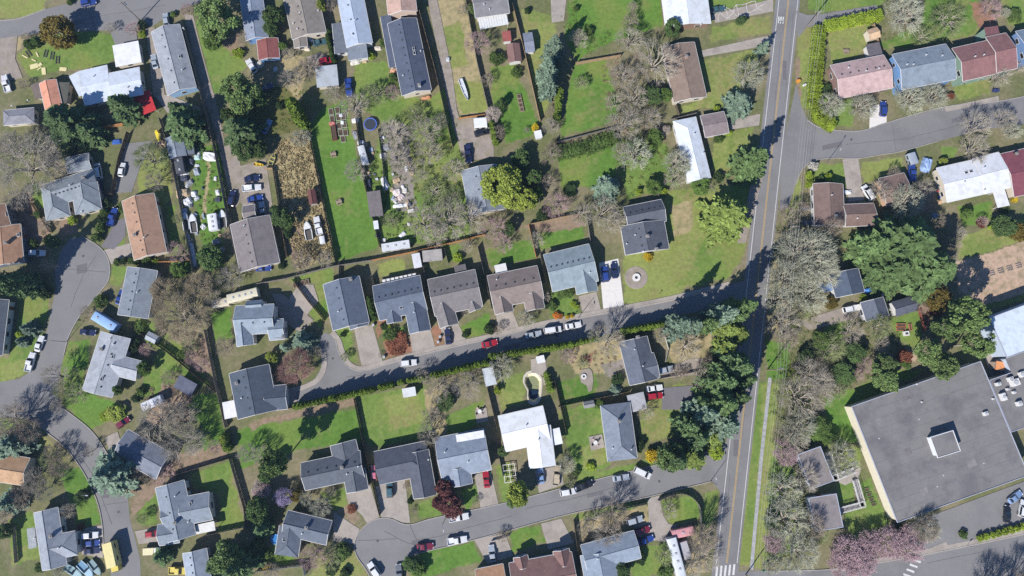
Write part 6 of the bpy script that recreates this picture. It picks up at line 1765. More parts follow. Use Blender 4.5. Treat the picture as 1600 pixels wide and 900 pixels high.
# ================================================================== VEHICLES
tile(0, 0)
car('suv', 553, 14, 12, 'blue'); car('pickup', 38, 522, 105, 'white'); car('hatch', 1038, 122, 100, 'silver'); car('sedan', 965, 385, 102, 'silver'); car('suv', 1572, 412, 122, 'white')
tile(1, 0)
car('suv', 442, 380, 10, 'red'); car('sedan', 400, 262, 15, 'teal'); car('pickup', 580, 548, 276, 'blue'); car('sedan', 60, 550, 28, 'navy'); car('sedan', 66, 790, 62, 'ltblue'); car('suv', 1413, 826, 16, 'black')
tile(1, 1); car('pickup', 1326, 62, 277, 'navy')
tile(2, 0); car('sedan', 1285, 57, 12, 'teal')
tile(3, 0); car('suv', 720, 680, 88, 'blue')
tile(0, 1)
car('hatch', 762, 160, 80, 'white'); car('van', 614, 170, 100, 'white'); car('pickup', 704, 455, 72, 'blue'); car('suv', 232, 682, 0, 'white'); car('suv', 1450, 340, 82, 'navy'); car('sedan', 622, 265, 92, 'navy')
car('sedan', 1575, 215, 10, 'navy'); car('pickup', 1574, 274, 6, 'white', 'white pickup truck with a red cab roof'); car('sedan', 1594, 340, 12, 'blue')
tile(1, 1); car('sedan', 40, 408, 100, 'silver'); car('sedan', 45, 775, 3, 'blue'); car('pickup', 388, 510, 102, 'white')
tile(2, 1); car('suv', 582, 812, 97, 'blue'); car('sedan', 640, 790, 97, 'navy')
tile(3, 1); car('van', 625, 305, 122, 'white'); car('pickup', 900, 178, 92, 'blue')
tile(0, 2)
car('sedan', 246, 348, 72, 'white'); car('pickup', 190, 462, 74, 'white'); car('sedan', 548, 276, -5, 'navy'); car('hatch', 768, 842, 36, 'maroon'); car('sedan', 752, 56, 70, 'blue')
tile(1, 2); car('suv', 953, 468, 6, 'white'); car('sedan', 1200, 302, 96, 'navy'); car('sedan', 1460, 347, 14, 'red')
tile(2, 2)
car('sedan', 134, 291, 12, 'silver'); car('van', 254, 262, 8, 'white'); car('sedan', 382, 235, 11, 'white'); car('sedan', 890, 626, 8, 'white'); car('suv', 892, 674, 6, 'red'); car('suv', 956, 512, 12, 'silver')
tile(3, 2); car('suv', 516, 130, 12, 'white')
tile(0, 3)
car('suv', 562, 645, 4, 'white'); car('hatch', 576, 694, 4, 'blue'); car('sedan', 575, 742, 8, 'navy'); car('hatch', 952, 637, 8, 'red'); car('pickup', 1118, 866, 0, 'yellow')
tile(1, 3)
car('suv', 836, 356, 92, 'teal'); car('hatch', 736, 256, 92, 'pink'); car('sedan', 1440, 296, 96, 'red'); car('pickup', 1268, 533, 10, 'white'); car('pickup', 1258, 677, 10, 'white'); car('sedan', 1056, 716, 6, 'maroon'); car('suv', 738, 862, 124, 'white'); car('sedan', 896, 880, 98, 'grey'); car('sedan', 1476, 760, 96, 'silver')
tile(2, 3)
car('suv', 352, 373, 10, 'white'); car('pickup', 448, 336, 22, 'black'); car('sedan', 680, 286, 8, 'silver'); car('van', 815, 254, -26, 'white'); car('sedan', 180, 270, 96, 'ltblue'); car('pickup', 280, 270, 82, 'beige'); car('suv', 766, 552, 16, 'silver'); car('suv', 812, 616, 16, 'maroon'); car('sedan', 836, 676, 20, 'blue')
tile(3, 3); car('sedan', 1545, 407, 38, 'ltblue'); car('sedan', 1496, 512, 86, 'black'); car('suv', 1592, 478, 80, 'white')

# campers, trailers, box truck
tile(0, 2)
trailer(648, 210, -32, 7.4, 2.6, 3.0, (160, 196, 238), 'light blue motorhome')
trailer(945, 718, 24, 5.8, 2.3, 2.4, (236, 236, 242), 'white trailer under bare branches')
trailer(1374, 92, 10, 4.8, 2.4, 2.6, (214, 202, 178), 'beige camper trailer')
trailer(1512, 46, 14, 8.6, 2.6, 3.0, (226, 218, 192), 'long cream motorhome', hatch=4)
tile(2, 3)
trailer(1030, 785, 105, 10.2, 2.6, 3.1, (226, 230, 236), 'long white motorhome', hatch=4)
trailer(1086, 740, 108, 4.6, 2.2, 2.0, (186, 184, 190), 'low grey cargo trailer', hatch=0, round_=False)
trailer(1070, 630, 12, 6.0, 2.3, 2.3, (222, 160, 164), 'pink and white trailer', hatch=1)
tile(1, 1)
trailer(872, 634, 9, 8.0, 2.3, 2.3, (222, 224, 226), 'long white junk-laden trailer', hatch=3, round_=False)
trailer(668, 66, 105, 5.6, 2.0, 2.1, (214, 218, 222), 'white trailer shell', hatch=1)
trailer(412, 598, 100, 2.2, 1.6, 1.4, (232, 232, 234), 'tiny white trailer', hatch=0)
tile(1, 0)
trailer(1402, 764, 5, 3.8, 2.9, 2.4, (242, 242, 242), 'short white box trailer', hatch=0, round_=False)
tile(0, 1)
trailer(1118, 130, 100, 4.6, 2.6, 2.4, (90, 92, 100), 'dark camper with tan front', hatch=2)
trailer(1326, 486, 98, 4.8, 2.7, 2.3, (236, 238, 240), 'white camper shell', hatch=3)
tile(3, 1)
trailer(910, 88, 110, 3.4, 2.4, 2.0, (170, 178, 190), 'grey covered trailer', hatch=0)
tile(0, 3)
bt = trailer(680, 772, 282, 6.6, 2.7, 3.4, (238, 224, 156), 'yellow box truck', 'box_truck', 'truck', 0, False)
obj('cab', MB().box((4.0, 0, 1.3), (1.5, 2.2, 1.7), 0, .86), carpaint('yellow'), bt, link_mat=False)
obj('windshield', MB().box((4.72, 0, 1.62), (.12, 1.7, .7)), glassmat(), bt)
trailer(925, 748, 3, 2.9, 1.9, 1.6, (240, 228, 182), 'small cream trailer', hatch=0, round_=False)
trailer(982, 742, 10, 1.8, 1.7, 1.6, (236, 236, 226), 'small white cart', hatch=0, round_=False)

# boats
boat(1206, 490, 95, 6.0, 2.2, (236, 238, 240), 'white motorboat') if False else None
tile(0, 1)
boat(1160, 478, 97, 5.6, 2.0, (226, 230, 236), 'white boat hull'); boat(1208, 492, 98, 5.8, 2.2, (238, 240, 242), 'white cabin boat'); boat(1392, 466, 96, 5.6, 2.2, (236, 240, 242), 'white motorboat')
tile(1, 1)
boat(325, 540, 100, 5.6, 2.3, (242, 242, 242), 'white speedboat'); boat(104, 96, 68, 3.2, 1.5, (214, 208, 120), 'small yellow skiff', False); boat(20, 130, -8, 3.0, 1.0, (236, 204, 70), 'yellow rowing boat', False, inner=(220, 190, 70))
tile(1, 0); boat(1300, 560, -70, 7.0, 1.4, (240, 242, 246), 'long white canoe', False, inner=(214, 218, 226))
tile(0, 3)
boat(462, 872, -32, 6.2, 2.2, (170, 198, 204), 'leftmost pale teal boat', True, inner=(150, 180, 188)); boat(540, 862, -44, 5.6, 2.3, (176, 208, 226), 'middle pale blue boat', True, inner=(120, 160, 190)); boat(598, 850, -52, 5.0, 1.9, (150, 176, 180), 'rightmost grey-green boat', True, inner=(140, 164, 168))

# ================================================================== JUNK, PROPS
JG = 'heaps in the junk yards'
WJ, GJ, BJ, TJ = (238, 238, 240), (150, 152, 158), (70, 76, 92), (196, 172, 140)
tile(0, 1)
for t in ((1310, 75, 2.8, 4.6, 1.0, 80, WJ), (1168, 358, 2.8, 2.4, 1.2, 30, WJ), (1140, 305, 4.2, 2.8, 1.0, 10, TJ), (1230, 80, 2.2, 1.8, .8, 0, (190, 216, 214)), (1225, 170, 1.8, 2.6, .8, 20, (176, 184, 196)), (1150, 215, 3.0, 1.8, .9, 5, BJ), (1185, 240, 2.2, 1.6, .8, 30, GJ), (1210, 310, 1.8, 2.0, .8, 10, WJ), (1268, 516, 1.6, 1.6, .9, 45, WJ), (1358, 300, 1.4, 1.8, .8, 10, WJ), (1362, 345, 2.0, 1.6, .7, 0, BJ), (1350, 610, 1.8, 2.6, .8, 100, GJ), (1390, 655, 1.4, 1.4, .6, 0, GJ), (1375, 570, 1.2, 1.0, .5, 0, TJ), (1140, 185, 3.6, 1.2, .5, 5, WJ), (1240, 50, 1.2, 2.2, .7, 0, WJ), (1190, 110, 2.2, 2.4, .9, 0, BJ), (1345, 215, 1.0, 1.4, .5, 0, WJ), (1150, 430, 1.6, 3.2, .8, 5, (170, 176, 200)), (1205, 690, 1.2, 7.0, .5, 12, (214, 220, 232)), (1175, 590, 1.0, 3.6, .5, 12, (190, 196, 214)), (1290, 60, 1.6, 1.4, .8, 0, GJ)):
    junk(*t, {WJ: 'white tarpaulin heap', GJ: 'grey junk heap', BJ: 'dark junk heap', TJ: 'tan board heap'}.get(t[6], 'pale blue junk heap'), group=JG)
tile(1, 1)
for t in ((802, 242, 1.8, 4.4, 1.1, 15, WJ), (880, 300, 2.6, 2.4, .7, 10, (226, 214, 210)), (905, 330, 2.2, 2.0, .6, 50, (214, 196, 192)), (890, 385, 3.4, 1.2, .5, 8, WJ), (880, 225, 2.6, 1.4, .6, 20, TJ), (930, 290, 1.6, 1.6, .6, 0, (226, 220, 214)), (970, 415, 2.2, 1.2, .6, 15, (216, 210, 204)), (915, 565, 2.4, 1.4, .6, 40, WJ), (705, 245, 1.4, 3.2, .9, 5, BJ), (795, 70, 2.2, 1.8, .6, 0, (206, 204, 204)), (700, 180, 1.6, 1.0, .5, 0, TJ), (810, 20, 2.6, 2.4, .7, 20, GJ), (955, 500, 1.0, 1.0, .5, 0, WJ), (800, 600, 1.4, 1.2, .5, 0, WJ), (940, 150, 1.2, 1.8, .5, 0, WJ), (975, 180, 1.4, 1.4, .5, 0, TJ), (870, 350, 1.6, 1.2, .5, 60, (196, 186, 182)), (920, 270, 1.0, 1.8, .5, 30, WJ), (760, 570, 1.6, 1.0, .6, 0, BJ), (770, 420, 1.2, 2.6, .5, 12, (190, 200, 220))):
    junk(*t, {WJ: 'white tarpaulin heap', GJ: 'grey junk heap', BJ: 'dark junk heap', TJ: 'tan board heap'}.get(t[6], 'pale rubble heap'), group=JG)
tile(1, 0)
for t in ((620, 750, 2.2, 1.6, .7, 10, WJ), (620, 840, 1.6, 2.8, 1.0, 15, GJ), (790, 860, 1.6, 1.1, .6, 15, WJ), (320, 300, 2.0, 1.6, .8, 0, CREAM), (345, 250, 2.4, 1.2, .7, -40, WJ), (620, 390, 3.2, 1.4, .6, 10, (222, 216, 206)), (1200, 370, 1.2, 1.3, .9, 0, (206, 212, 220)), (20, 400, 2.6, 2.2, .8, 30, (214, 206, 196)), (760, 300, 2.6, 1.4, .6, 0, (216, 206, 190)), (655, 890, 2.2, 1.4, .9, 0, WJ), (680, 380, 1.6, 1.2, .6, 0, TJ), (860, 440, 1.7, 2.4, .9, 100, (214, 160, 130)), (1065, 610, 1.1, 3.0, .7, 100, (210, 150, 110)), (120, 430, 1.4, 1.6, .6, 0, (190, 200, 210))):
    junk(*t, {WJ: 'white tarpaulin heap', GJ: 'grey junk heap', TJ: 'tan board heap'}.get(t[6], 'pile of pale odds and ends'), group=JG)
rj = random.Random(21)
tile()
for poly, cnt in (([268, 250, 306, 236, 318, 300, 330, 380, 300, 390, 285, 330], 16), ([608, 230, 640, 225, 645, 330, 622, 345, 600, 300], 16), ([556, 215, 575, 215, 600, 290, 585, 300], 7)):
    P_ = np.array(pairs(poly), float); k = 0
    while k < cnt:
        x, y = rj.uniform(P_[:, 0].min(), P_[:, 0].max()), rj.uniform(P_[:, 1].min(), P_[:, 1].max())
        if not inside(P_, np.array([x]), np.array([y]))[0]: continue
        k += 1
        c_ = rj.choice(((236, 236, 238), (206, 210, 216), (150, 158, 170), (196, 176, 150), (170, 186, 206), (96, 100, 112)))
        junk(x, y, rj.uniform(.7, 1.9), rj.uniform(.6, 1.4), rj.uniform(.3, .8), rj.uniform(0, 180), c_, {236: 'white scrap heap', 206: 'pale scrap heap', 150: 'grey scrap heap', 196: 'tan scrap heap', 170: 'bluish scrap heap', 96: 'dark scrap heap'}[c_[0]], 'scrap_heap', 'heap', JG)
tile(3, 1)
for t in ((995, 126, 4.6, 3.0, 1.4, 75, (156, 182, 224), 'blue tarped vehicle'), (1076, 288, 1.2, 2.2, .8, 100, (200, 70, 80), 'red covered heap'), (1082, 330, 1.0, 1.4, .7, 100, (60, 90, 170), 'blue covered heap'), (1075, 362, 1.2, 1.4, .7, 90, (214, 178, 140), 'tan box heap'), (1046, 448, 2.0, 1.6, .8, 0, (150, 190, 220), 'light blue tub'), (490, 300, 1.3, 3.6, .9, 95, (236, 236, 236), 'white bundle'), (250, 400, 1.4, 3.2, .8, 92, (120, 124, 134), 'grey frame cover'), (250, 490, 1.4, 3.0, .8, 92, (120, 124, 134), 'grey frame cover'), (710, 850, 2.0, 2.6, .8, 110, (222, 110, 70), 'orange tarpaulin'), (325, 880, 1.8, 2.6, .8, 100, (230, 230, 230), 'white heap')):
    junk(*t[:7], t[7])
tile(3, 2)
for t in ((628, 15, 3.0, 1.8, .9, 15, (90, 150, 224), 'blue tarpaulin'), (738, 5, 1.6, 2.0, .7, 0, (206, 96, 70), 'red-orange heap'), (722, 40, 1.0, 1.6, 1.0, 100, (230, 232, 236), 'white heap')):
    junk(*t[:7], t[7])
tile(0, 0)
for t in ((430, 0, 0, 0, 0, 0, 0),)[:0]: pass
PLANK = paint('plank_yellow', S(236, 222, 168))
for (x, y, L, w, a) in ((158, 355, 2.0, .35, -28), (235, 342, 1.6, .4, -65), (215, 415, 2.4, 1.4, 14), (252, 405, 1.2, .9, 40), (275, 445, 1.2, 2.2, 10), (396, 433, 2.1, 1.1, -4), (213, 377, 1.4, .35, -25), (248, 430, 1.6, .3, 40)):
    props('timber_board', 'board', 'pale yellow timber board on the lawn', [('timber_board', MB().box((0, 0, .12), (L, w, .14)), PLANK)], x, y, a, 'timber laid out on the lawn')
for (x, y, a) in ((180, 335, -55), (288, 335, 75), (328, 348, 80), (362, 375, 88)):
    b = MB()
    for s in (-1, 1): b.box((0, s * .45, .12), (2.4, .12, .2))
    for k in range(5): b.box((-1 + k * .5, 0, .13), (.1, .8, .16))
    props('pallet_frame', 'frame', 'dark lattice frame on the lawn', [('pallet_frame', b, paint('dark_frame', S(84, 86, 84)))], x, y, a, 'frames lying on the lawn')
for (x, y, w, L, c, a, d) in ((998, 870, .9, 3.4, (236, 210, 60), 100, 'yellow plastic slide'),):
    b = MB().slab([(-L / 2, -w / 2, .2), (L / 2, -w / 2, 1.5), (L / 2, w / 2, 1.5), (-L / 2, w / 2, .2)], .08)
    b2 = MB().box((L / 2 + .3, 0, .75), (.7, w, 1.5), 0, .8)
    props('slide', 'slide', d, [('chute', b, paint('slide_yellow', S(*c))), ('ladder', b2, paint('slide_yellow', S(*c)))], x, y, a)
junk(728, 884, 3.0, 1.6, .6, 5, (60, 100, 180), 'blue covered swing set base')
tile(0, 1)
junk(1000, -8, 2.6, 1.4, .7, 10, (226, 190, 160), 'pale tarp by the slide')
# trampoline
tile(1, 0)
def ring(r, t, z, n=20):
    b = MB()
    P = [(r * math.cos(6.2832 * i / n), r * math.sin(6.2832 * i / n), z) for i in range(n)]
    for i in range(n): b.tube(P[i], P[(i + 1) % n], t, n=6, cap=False)
    return b
legs = MB()
for i in range(6): legs.tube((1.9 * math.cos(i * 1.047), 1.9 * math.sin(i * 1.047), 0), (1.9 * math.cos(i * 1.047), 1.9 * math.sin(i * 1.047), .75), .05)
props('trampoline', 'trampoline', 'round trampoline with a blue rim', [('mat', MB().lathe([(0, .74), (1.6, .74), (1.6, .72), (0, .72)], 20), paint('tramp_mat', S(60, 66, 78))), ('rim_pad', ring(1.85, .17, .78), paint('tramp_blue', S(90, 120, 210))), ('legs_frame', legs, paint('steel', S(140, 140, 144)))], 718, 782, 0)
# raised beds
bed = paint('bed_timber', S(168, 150, 128)); soil = mat('soil', S(92, 76, 62), .95)
def raised(x, y, L, w, a, desc, c=None, h=.45):
    fr = MB()
    fr.box((0, w / 2, h / 2), (L, .12, h)); fr.box((0, -w / 2, h / 2), (L, .12, h)); fr.box((L / 2 - .06, 0, h / 2 - .01), (.12, w - .13, h)); fr.box((-L / 2 + .06, 0, h / 2 - .01), (.12, w - .13, h))
    props('raised_bed', 'garden bed', desc, [('frame', fr, c or bed), ('soil', MB().box((0, 0, h / 2 - .06), (L - .2, w - .2, h * .8)), soil)], x, y, a, 'raised garden beds')
raised(490, 835, 4.4, 1.3, 98, 'long dark red raised bed', paint('bed_red', S(128, 70, 72)), .8)
for x, y in ((470, 700), (510, 690), (478, 745), (516, 735), (548, 730), (520, 785), (552, 780), (530, 830), (560, 830), (545, 870)):
    raised(x, y, 2.0, 1.3, 98, 'pale lattice raised bed', paint('bed_pale', S(176, 180, 160)), .3)
junk(540, 765, 1.3, 1.3, .7, 0, (238, 240, 240), 'white umbrella heap'); junk(530, 720, 1.4, 1.2, .6, 0, (222, 222, 230), 'pale plastic heap'); junk(476, 770, 1.1, 2.2, .6, 98, (206, 130, 120), 'red crate heap')
tile(2, 0)
for k in range(4): raised(44 + k * 6, 605 + k * 27, 1.2, 1.2, 12, 'small timber raised bed')
tile(1, 1)
for k in range(4): raised(245 + k * 26, 885 - k * 8, 1.0, 1.4, 14, 'grey timber raised bed')
tile(3, 2); raised(828, 232, 2.6, .8, 0, 'terracotta garden bed', paint('terra', S(196, 132, 96))); raised(828, 258, 2.6, .8, 0, 'terracotta garden bed', paint('terra', S(196, 132, 96))); raised(886, 246, 2.0, .7, 100, 'terracotta garden bed', paint('terra', S(196, 132, 96)))
props('planter_box', 'box', 'white planter box', [('shell', MB().box((0, 0, .4), (1.5, 1.3, .8)), paint('trim_white', S(235, 232, 228))), ('opening', MB().box((0, 0, .81), (.8, .6, .06)), paint('vent_dark', S(70, 70, 74)))], 858, 285, 8)
tile(3, 3)
for k in range(4): raised(615 + k * 14, 360 + k * 30, 1.4, .9, 14, 'small green garden bed', paint('bed_green', S(120, 140, 90)), .3)
# picnic table, crate, white stool pair
def picnic(x, y, a, desc):
    t = MB(); 
    for k in range(5): t.box((0, -.32 + k * .16, .74), (1.7, .14, .04))
    props('picnic_table', 'table', desc, [('table_top', t, bed), ('bench', MB().box((0, .72, .45), (1.7, .28, .05)), bed), ('bench', MB().box((0, -.72, .45), (1.7, .28, .05)), bed), ('leg_frame', MB().box((.6, 0, .36), (.1, 1.5, .72)).box((-.6, 0, .36), (.1, 1.5, .72)), bed)], x, y, a)
tile(1, 1); picnic(486, 68, 10, 'small picnic table'); picnic(522, 365, 20, 'weathered picnic table')
tile(3, 0); picnic(483, 326, 6, 'dark picnic table')
props('utility_box', 'box', 'orange utility box', [('cabinet', MB().box((0, 0, .5), (.9, .7, 1.0), 0, .94), paint('box_orange', S(236, 160, 60))), ('lid', MB().box((0, 0, 1.02), (.94, .74, .06)), paint('box_orange', S(236, 160, 60)))], 185, 512, 10)
props('utility_box', 'box', 'white utility box', [('cabinet', MB().box((0, 0, .35), (.9, .5, .7), 0, .94), paint('trim_white', S(235, 232, 228))), ('lid', MB().box((0, 0, .72), (.94, .54, .06)), paint('pipe_white', S(225, 225, 225)))], 225, 535, 20)
for (x, y) in ((1405, 570), (1425, 572)):
    props('wheelie_bin', 'bin', 'dark blue wheelie bin', [('bin_body', MB().box((0, 0, .5), (.6, .7, 1.0), 0, 1.12), paint('bin_blue', S(60, 70, 120))), ('lid', MB().box((0, 0, 1.03), (.7, .82, .06)), paint('bin_blue', S(60, 70, 120)))], x, y, 10, 'bins')
tile(1, 3)
props('wheelie_bin', 'bin', 'bright blue wheelie bin', [('bin_body', MB().box((0, 0, .5), (.7, .7, 1.0), 0, 1.12), paint('bin_bright', S(46, 84, 170))), ('lid', MB().box((0, 0, 1.03), (.8, .82, .06)), paint('bin_bright', S(46, 84, 170)))], 1580, 450, 10, 'bins')
tile(1, 2)
for (x, y) in ((735, 232), (1140, 338), (802, 432), (1152, 305)):
    props('bin', 'bin', 'small white bin', [('bin_body', MB().box((0, 0, .45), (.6, .6, .9), 0, 1.1), paint('pipe_white', S(225, 225, 225))), ('lid', MB().box((0, 0, .93), (.7, .7, .06)), paint('hatch_grey', S(150, 152, 156)))], x, y, 10, 'bins')
# round hot tub, fire pits, pond
tile(1, 3)
props('paddling_pool', 'pool', 'small round blue paddling pool', [('wall_ring', ring(1.25, .16, .35), paint('pool_blue', S(90, 160, 230))), ('water', MB().lathe([(0, .36), (1.2, .36)], 20), mat('pool_water', S(70, 140, 210), .1, var=0, fvar=0))], 125, 668, 0)
tile(2, 1)
props('fire_pit', 'fire pit', 'round white fire pit', [('bowl', MB().lathe([(.45, .2), (1.15, .2), (1.15, .5), (.45, .5), (.45, .2)], 20), paint('trim_white', S(235, 232, 228))), ('ash', MB().lathe([(0, .24), (.45, .24)], 14), paint('vent_dark', S(70, 70, 74))), ('gravel_circle', MB().lathe([(0, .06), (3.2, .06), (3.3, 0)], 28), GRAV)], 776, 835, 0)
tile(2, 2)
props('fire_pit', 'fire pit', 'round stone fire pit', [('bowl', MB().lathe([(.35, .2), (.75, .2), (.75, .5), (.35, .5), (.35, .2)], 16), paint('trim_white', S(235, 232, 228))), ('ash', MB().lathe([(0, .3), (.35, .3)], 14), paint('vent_dark', S(70, 70, 74)))], 448, 553, 0, z=.05)
sheet('patio', GRAV, [420, 540, 440, 510, 480, 500, 500, 520, 508, 580, 500, 640, 478, 650, 465, 610, 430, 590], .20)
tile()
PP = [W(*q) for q in pairs(POOL)]
pc = sum(PP, Vector()) / len(PP)
o = empty('swimming_pool', pc)
n = len(PP)
PPl = [p - pc for p in PP]
b = MB()
for i in range(n):
    q0, q1 = PPl[i], PPl[(i + 1) % n]
    b.slab([(q0.x * .94, q0.y * .94, .12), (q1.x * .94, q1.y * .94, .12), (q1.x * 1.12, q1.y * 1.12, .11), (q0.x * 1.12, q0.y * 1.12, .11)], .16)
obj('coping', b, paint('stone_pale', S(214, 206, 190)), o)
b = MB()
lo = .74
b.add([(p.x * .95, p.y * .95, .05) for p in PPl] + [(p.x * lo, p.y * lo, -1.5) for p in PPl], [(i, (i + 1) % n, n + (i + 1) % n, n + i) for i in range(n)])
obj('pool_wall', b, paint('pool_plaster', S(240, 230, 196)), o)
obj('pool_floor', MB().add([(p.x * .76, p.y * .76, -1.48) for p in PPl], [tuple(range(n))]), mat('pool_floor', S(140, 146, 110), .9, var=.25), o)
obj('water', MB().add([(p.x * .80, p.y * .80, -1.2) for p in PPl if p.y < -.6], [tuple(range(len([p for p in PPl if p.y < -.6])))]), mat('shade_tinted_water', S(36, 52, 74), .12, var=.2, fvar=0), o)  # deep-end water; its dark blue also paints in the house's shadow
thing(o, 'kidney-shaped drained swimming pool', 'pool', None, (833, 605))
tile(2, 2)
sheet('patio', CONC, [118, 446, 205, 428, 212, 520, 190, 535, 175, 545, 150, 530, 120, 530], .21)
# patio sets
def patio_set(x, y, a, desc):
    parts = [('table_top', MB().lathe([(0, .74), (.6, .74), (.6, .70), (0, .70)], 14).tube((0, 0, 0), (0, 0, .72), .05), paint('trim_white', S(235, 232, 228)))]
    for k in range(4):
        q = k * 1.571 + .5
        parts.append(('chair', MB().box((1.0 * math.cos(q), 1.0 * math.sin(q), .42), (.5, .5, .06), q).box((1.24 * math.cos(q), 1.24 * math.sin(q), .68), (.06, .5, .5), q).box((1.0 * math.cos(q), 1.0 * math.sin(q), .2), (.4, .4, .39), q), paint('chair_pink', S(214, 190, 190)) if k % 2 else paint('chair_dark', S(84, 84, 92))))
    props('patio_set', 'patio set', desc, parts, x, y, a)
tile(2, 3); patio_set(520, 65, 10, 'patio table with pale chairs')
sheet('patio', CONC, [478, 30, 562, 12, 580, 95, 494, 118], .22)
tile(1, 2); patio_set(1398, 770, 10, 'white patio table with chairs')
# open timber frame
tile(1, 3)
b = MB()
for u in (-1.6, 0, 1.6): b.box((u, 0, .9), (.14, 5.0, .14))
for v in (-2.4, -.8, .8, 2.4): b.box((0, v, .905), (3.3, .14, .14))
for u in (-1.6, 1.6):
    for v in (-2.4, 2.4): b.box((u, v, .42), (.14, .14, .84))
props('trellis_frame', 'trellis', 'white open trellis frame', [('trellis_frame', b, paint('trim_white', S(235, 232, 228)))], 1585, 255, 8)
# school roof units
tile(3, 2)
for (x, y, w, l, h) in ((1438, 600, 1.2, .9, .9), (1468, 680, 1.3, 2.0, 1.1), (1358, 785, 1.2, 1.0, .9), (1568, 722, 1.3, 1.2, 1.0), (1540, 590, 2.2, 1.8, 1.2), (1580, 540, 1.4, 1.4, 1.2), (1500, 632, .8, .6, .6), (1540, 652, .9, .7, .6), (1515, 570, 1.4, 1.2, 1.0), (1410, 692, .6, .5, .5), (965, 712, .5, .4, .4), (935, 600, .5, .4, .4)):
    p = at(x, y, 5.6)
    o = empty('roof_unit', (p.x, p.y, 5.06), heading(x, y, 18))
    obj('casing', MB().box((0, 0, h / 2), (w, l, h)), paint('trim_white', S(235, 232, 228)), o)
    obj('fan_cowl', MB().tube((0, 0, h), (0, 0, h + .2), min(w, l) * .35, n=10), paint('hatch_grey', S(150, 152, 156)), o)
    thing(o, 'white rooftop ventilation unit', 'roof unit', 'ventilation units on the school roof', Q(x, y))
# white ramps of the classrooms
def ramp(name, pts, desc):
    P = [at(*p, .8) for p in pairs(pts)]
    o = empty(name, (P[0].x, P[0].y, 0))
    for a, b in zip(P[:-1], P[1:]):
        d = b - a; L = d.length; an = math.atan2(d.y, d.x); m = (a + b) / 2 - P[0]
        nrm = Vector((-d.y, d.x, 0)).normalized()
        obj('deck', MB().box((m.x, m.y, .7), (L + 1.2, 1.35, .1), an), paint('ramp_deck', S(176, 170, 168)), o)
        for s in (-1, 1):
            rail = MB(); c = m + nrm * (s * .72)
            for z in (1.1, 1.45, 1.8): rail.box((c.x, c.y, z), (L + 1.2, .07, .08), an)
            for k in range(int(L / 1.6) + 1):
                q = c + d.normalized() * (-L / 2 + k * 1.6)
                rail.box((q.x, q.y, .9), (.09, .09, 1.8), an)
            obj('railing', rail, paint('trim_white', S(235, 232, 228)), o)
    thing(o, desc, 'ramp', None, Q(*pairs(pts)[0]))
tile(); ramp('access_ramp', [1294, 710, 1304, 746, 1332, 735], 'white railed ramp'); ramp('access_ramp', [1336, 753, 1346, 788, 1312, 797], 'white railed L-shaped ramp')
# court marks on the bare field
tile(3, 1)
for i in range(5):
    b = MB(); b.box((0, 0, .03), (1.7, .25, .06)); b.box((0, .6, .03), (1.6, .3, .06)); b.box((0, -.6, .03), (1.6, .3, .06)); b.box((.7, 0, .035), (.2, 1.6, .06))
    props('ground_mat', 'mat', 'dark rubber mat on the bare field', [('ground_mat', b, paint('rubber', S(110, 104, 110)))], 1398 + i * 56, 805 - i * 16, 15, 'mats in a row on the bare field')
# ================================================================== POLES, LAMPS, WIRES
tile()
WOOD = mat('pole_wood', S(150, 134, 122), .9)
def pole(px, py, h, a, desc, transformer=True):
    p = W(px, py)
    o = empty('utility_pole', p, R(a))
    obj('pole', MB().tube((0, 0, 0), (0, 0, h), .17, .12, 8), WOOD, o)
    obj('crossarm', MB().box((0, 0, h - .5), (2.6, .12, .14)), WOOD, o)
    if transformer:
        obj('transformer', MB().tube((.35, .3, h - 2.4), (.35, .3, h - 1.3), .28, n=10), paint('hatch_grey', S(190, 192, 196)), o)
    for k in (-1.2, -.5, .5, 1.2): obj('insulator', unit('insulator', lambda: MB().tube((0, 0, 0), (0, 0, .18), .06, n=6)), paint('pipe_white', S(225, 225, 225)), o, (k, 0, h - .43))
    thing(o, desc, 'pole', 'utility poles', (px, py))
    return p, R(a), h
lp = [pole(1165, 898, 11, 4, 'wooden utility pole'), pole(1199, 578, 11, 4, 'utility pole with transformer'), pole(1219, 366, 11, 4, 'utility pole with transformer'), pole(1257, 46, 11, 4, 'utility pole with transformer'), pole(220, 33, 11, 20, 'wooden utility pole')]
ext0 = (W(1130, 1230), R(4), 11); ext1 = (W(1292, -260), R(4), 11)
chain = [ext0] + lp[:4] + [ext1]
for wi, k in enumerate((-1.2, -.5, .5, 1.2)):
    b = MB()
    for (p, a, h), (p2, a2, h2) in zip(chain[:-1], chain[1:]):
        A = Vector((p.x + k * math.cos(a), p.y + k * math.sin(a), h - .25)); B = Vector((p2.x + k * math.cos(a2), p2.y + k * math.sin(a2), h2 - .25))
        pr = A
        for i in range(1, 9):
            t = i / 8
            q = A.lerp(B, t); q.z -= 4 * t * (1 - t) * 1.1
            b.tube(pr, q, .022, n=4, cap=False); pr = q
    o = obj('power_line', b, paint('wire', S(200, 196, 190)))
    thing(o, 'x', 'wire', 'power lines strung along the main road', label=('leftmost', 'second from left', 'third from left', 'rightmost')[wi] + ' of four thin power lines along the main road')
    WAIT[:] = [w for w in WAIT if w[0] is not o]
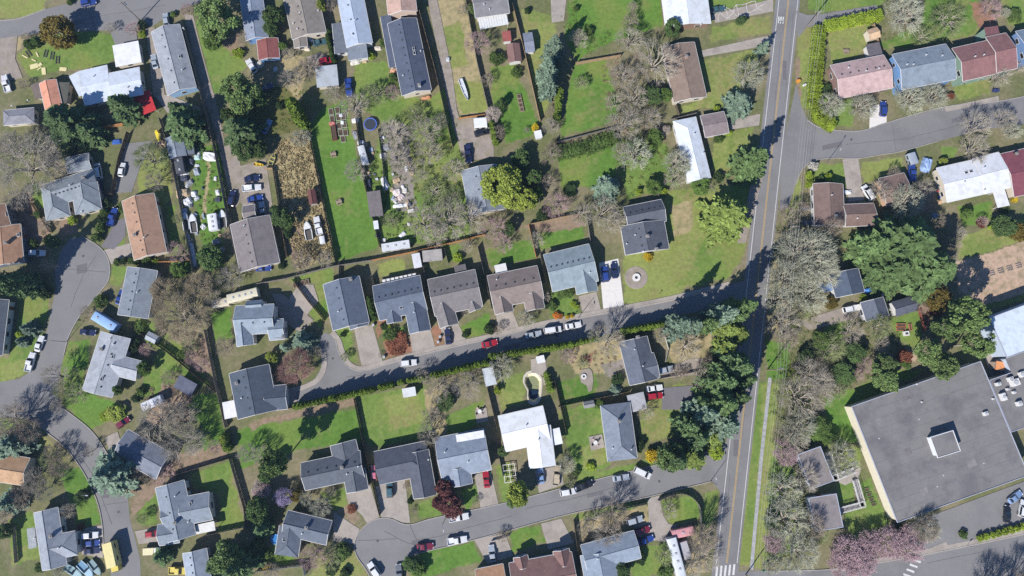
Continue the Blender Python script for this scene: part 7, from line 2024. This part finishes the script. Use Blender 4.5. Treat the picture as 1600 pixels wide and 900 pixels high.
def lamp(px, py, a, desc):
    p = W(px, py)
    o = empty('street_lamp', p, R(a))
    obj('pole', MB().tube((0, 0, 0), (0, 0, 6.5), .08, .06, 8), paint('lamp_pole', S(120, 120, 122)), o)
    obj('arm', MB().tube((0, 0, 6.4), (1.3, 0, 6.7), .045, n=6), paint('lamp_pole', S(120, 120, 122)), o)
    obj('lamp_head', MB().box((1.6, 0, 6.7), (.7, .26, .14)), paint('hatch_grey', S(190, 192, 196)), o)
    thing(o, desc, 'street lamp', 'street lamps', (px, py))
lamp(1293, 252, 60, 'slim grey street lamp'); lamp(903, 497, 270, 'slim grey street lamp'); lamp(149, 768, 0, 'slim grey street lamp'); lamp(695, 812, 280, 'slim grey street lamp'); lamp(1110, 752, 100, 'slim grey street lamp'); lamp(104, 534, 180, 'slim grey street lamp')
def sign(px, py, desc, c, w=.6, h=2.1, hh=.6):
    p = W(px, py)
    o = empty('street_sign', p, .3)
    obj('post', MB().tube((0, 0, 0), (0, 0, h), .04, n=6), paint('lamp_pole', S(120, 120, 122)), o)
    obj('plate', MB().box((0, -.06, h - hh / 2), (w, .04, hh)), paint('sign_%d_%d_%d' % c, S(*c)), o)
    thing(o, desc, 'sign', None, (px, py))
sign(1190, 888, 'green street sign', (60, 200, 120), 1.1, 2.6, 1.6); sign(1511, 852, 'small white sign', (236, 236, 236)); sign(1194, 572, 'small white sign', (236, 236, 236)); sign(1030, 459, 'dark mailbox post', (70, 70, 74), .5, 1.3, .4); sign(897, 492, 'dark mailbox post', (70, 70, 74), .5, 1.3, .4)
finish_labels()
# ================================================================== AIR
c = [W(-40, -40), W(1640, -40), W(-40, 940), W(1640, 940)]
hz = obj('haze', MB().prism([(-260, -190), (260, -190), (260, 230), (-260, 230)], -1.0, CAM_H + 8))
hm = bpy.data.materials.new('haze')
hm.use_nodes = True
hm.node_tree.nodes.clear()
hv = hm.node_tree.nodes.new('ShaderNodeVolumePrincipled')
hv.inputs['Color'].default_value = (0.50, 0.68, 1.0, 1)  # blue scattering, added to turn the shadows bluer
hv.inputs['Density'].default_value = 0.00014
hv.inputs['Anisotropy'].default_value = 0.3
ho = hm.node_tree.nodes.new('ShaderNodeOutputMaterial')
hm.node_tree.links.new(hv.outputs[0], ho.inputs['Volume'])
hz.data.materials.append(hm)
struct(hz, 'stuff', 'thin bluish haze added over the whole neighbourhood to tint shadows', 'haze')
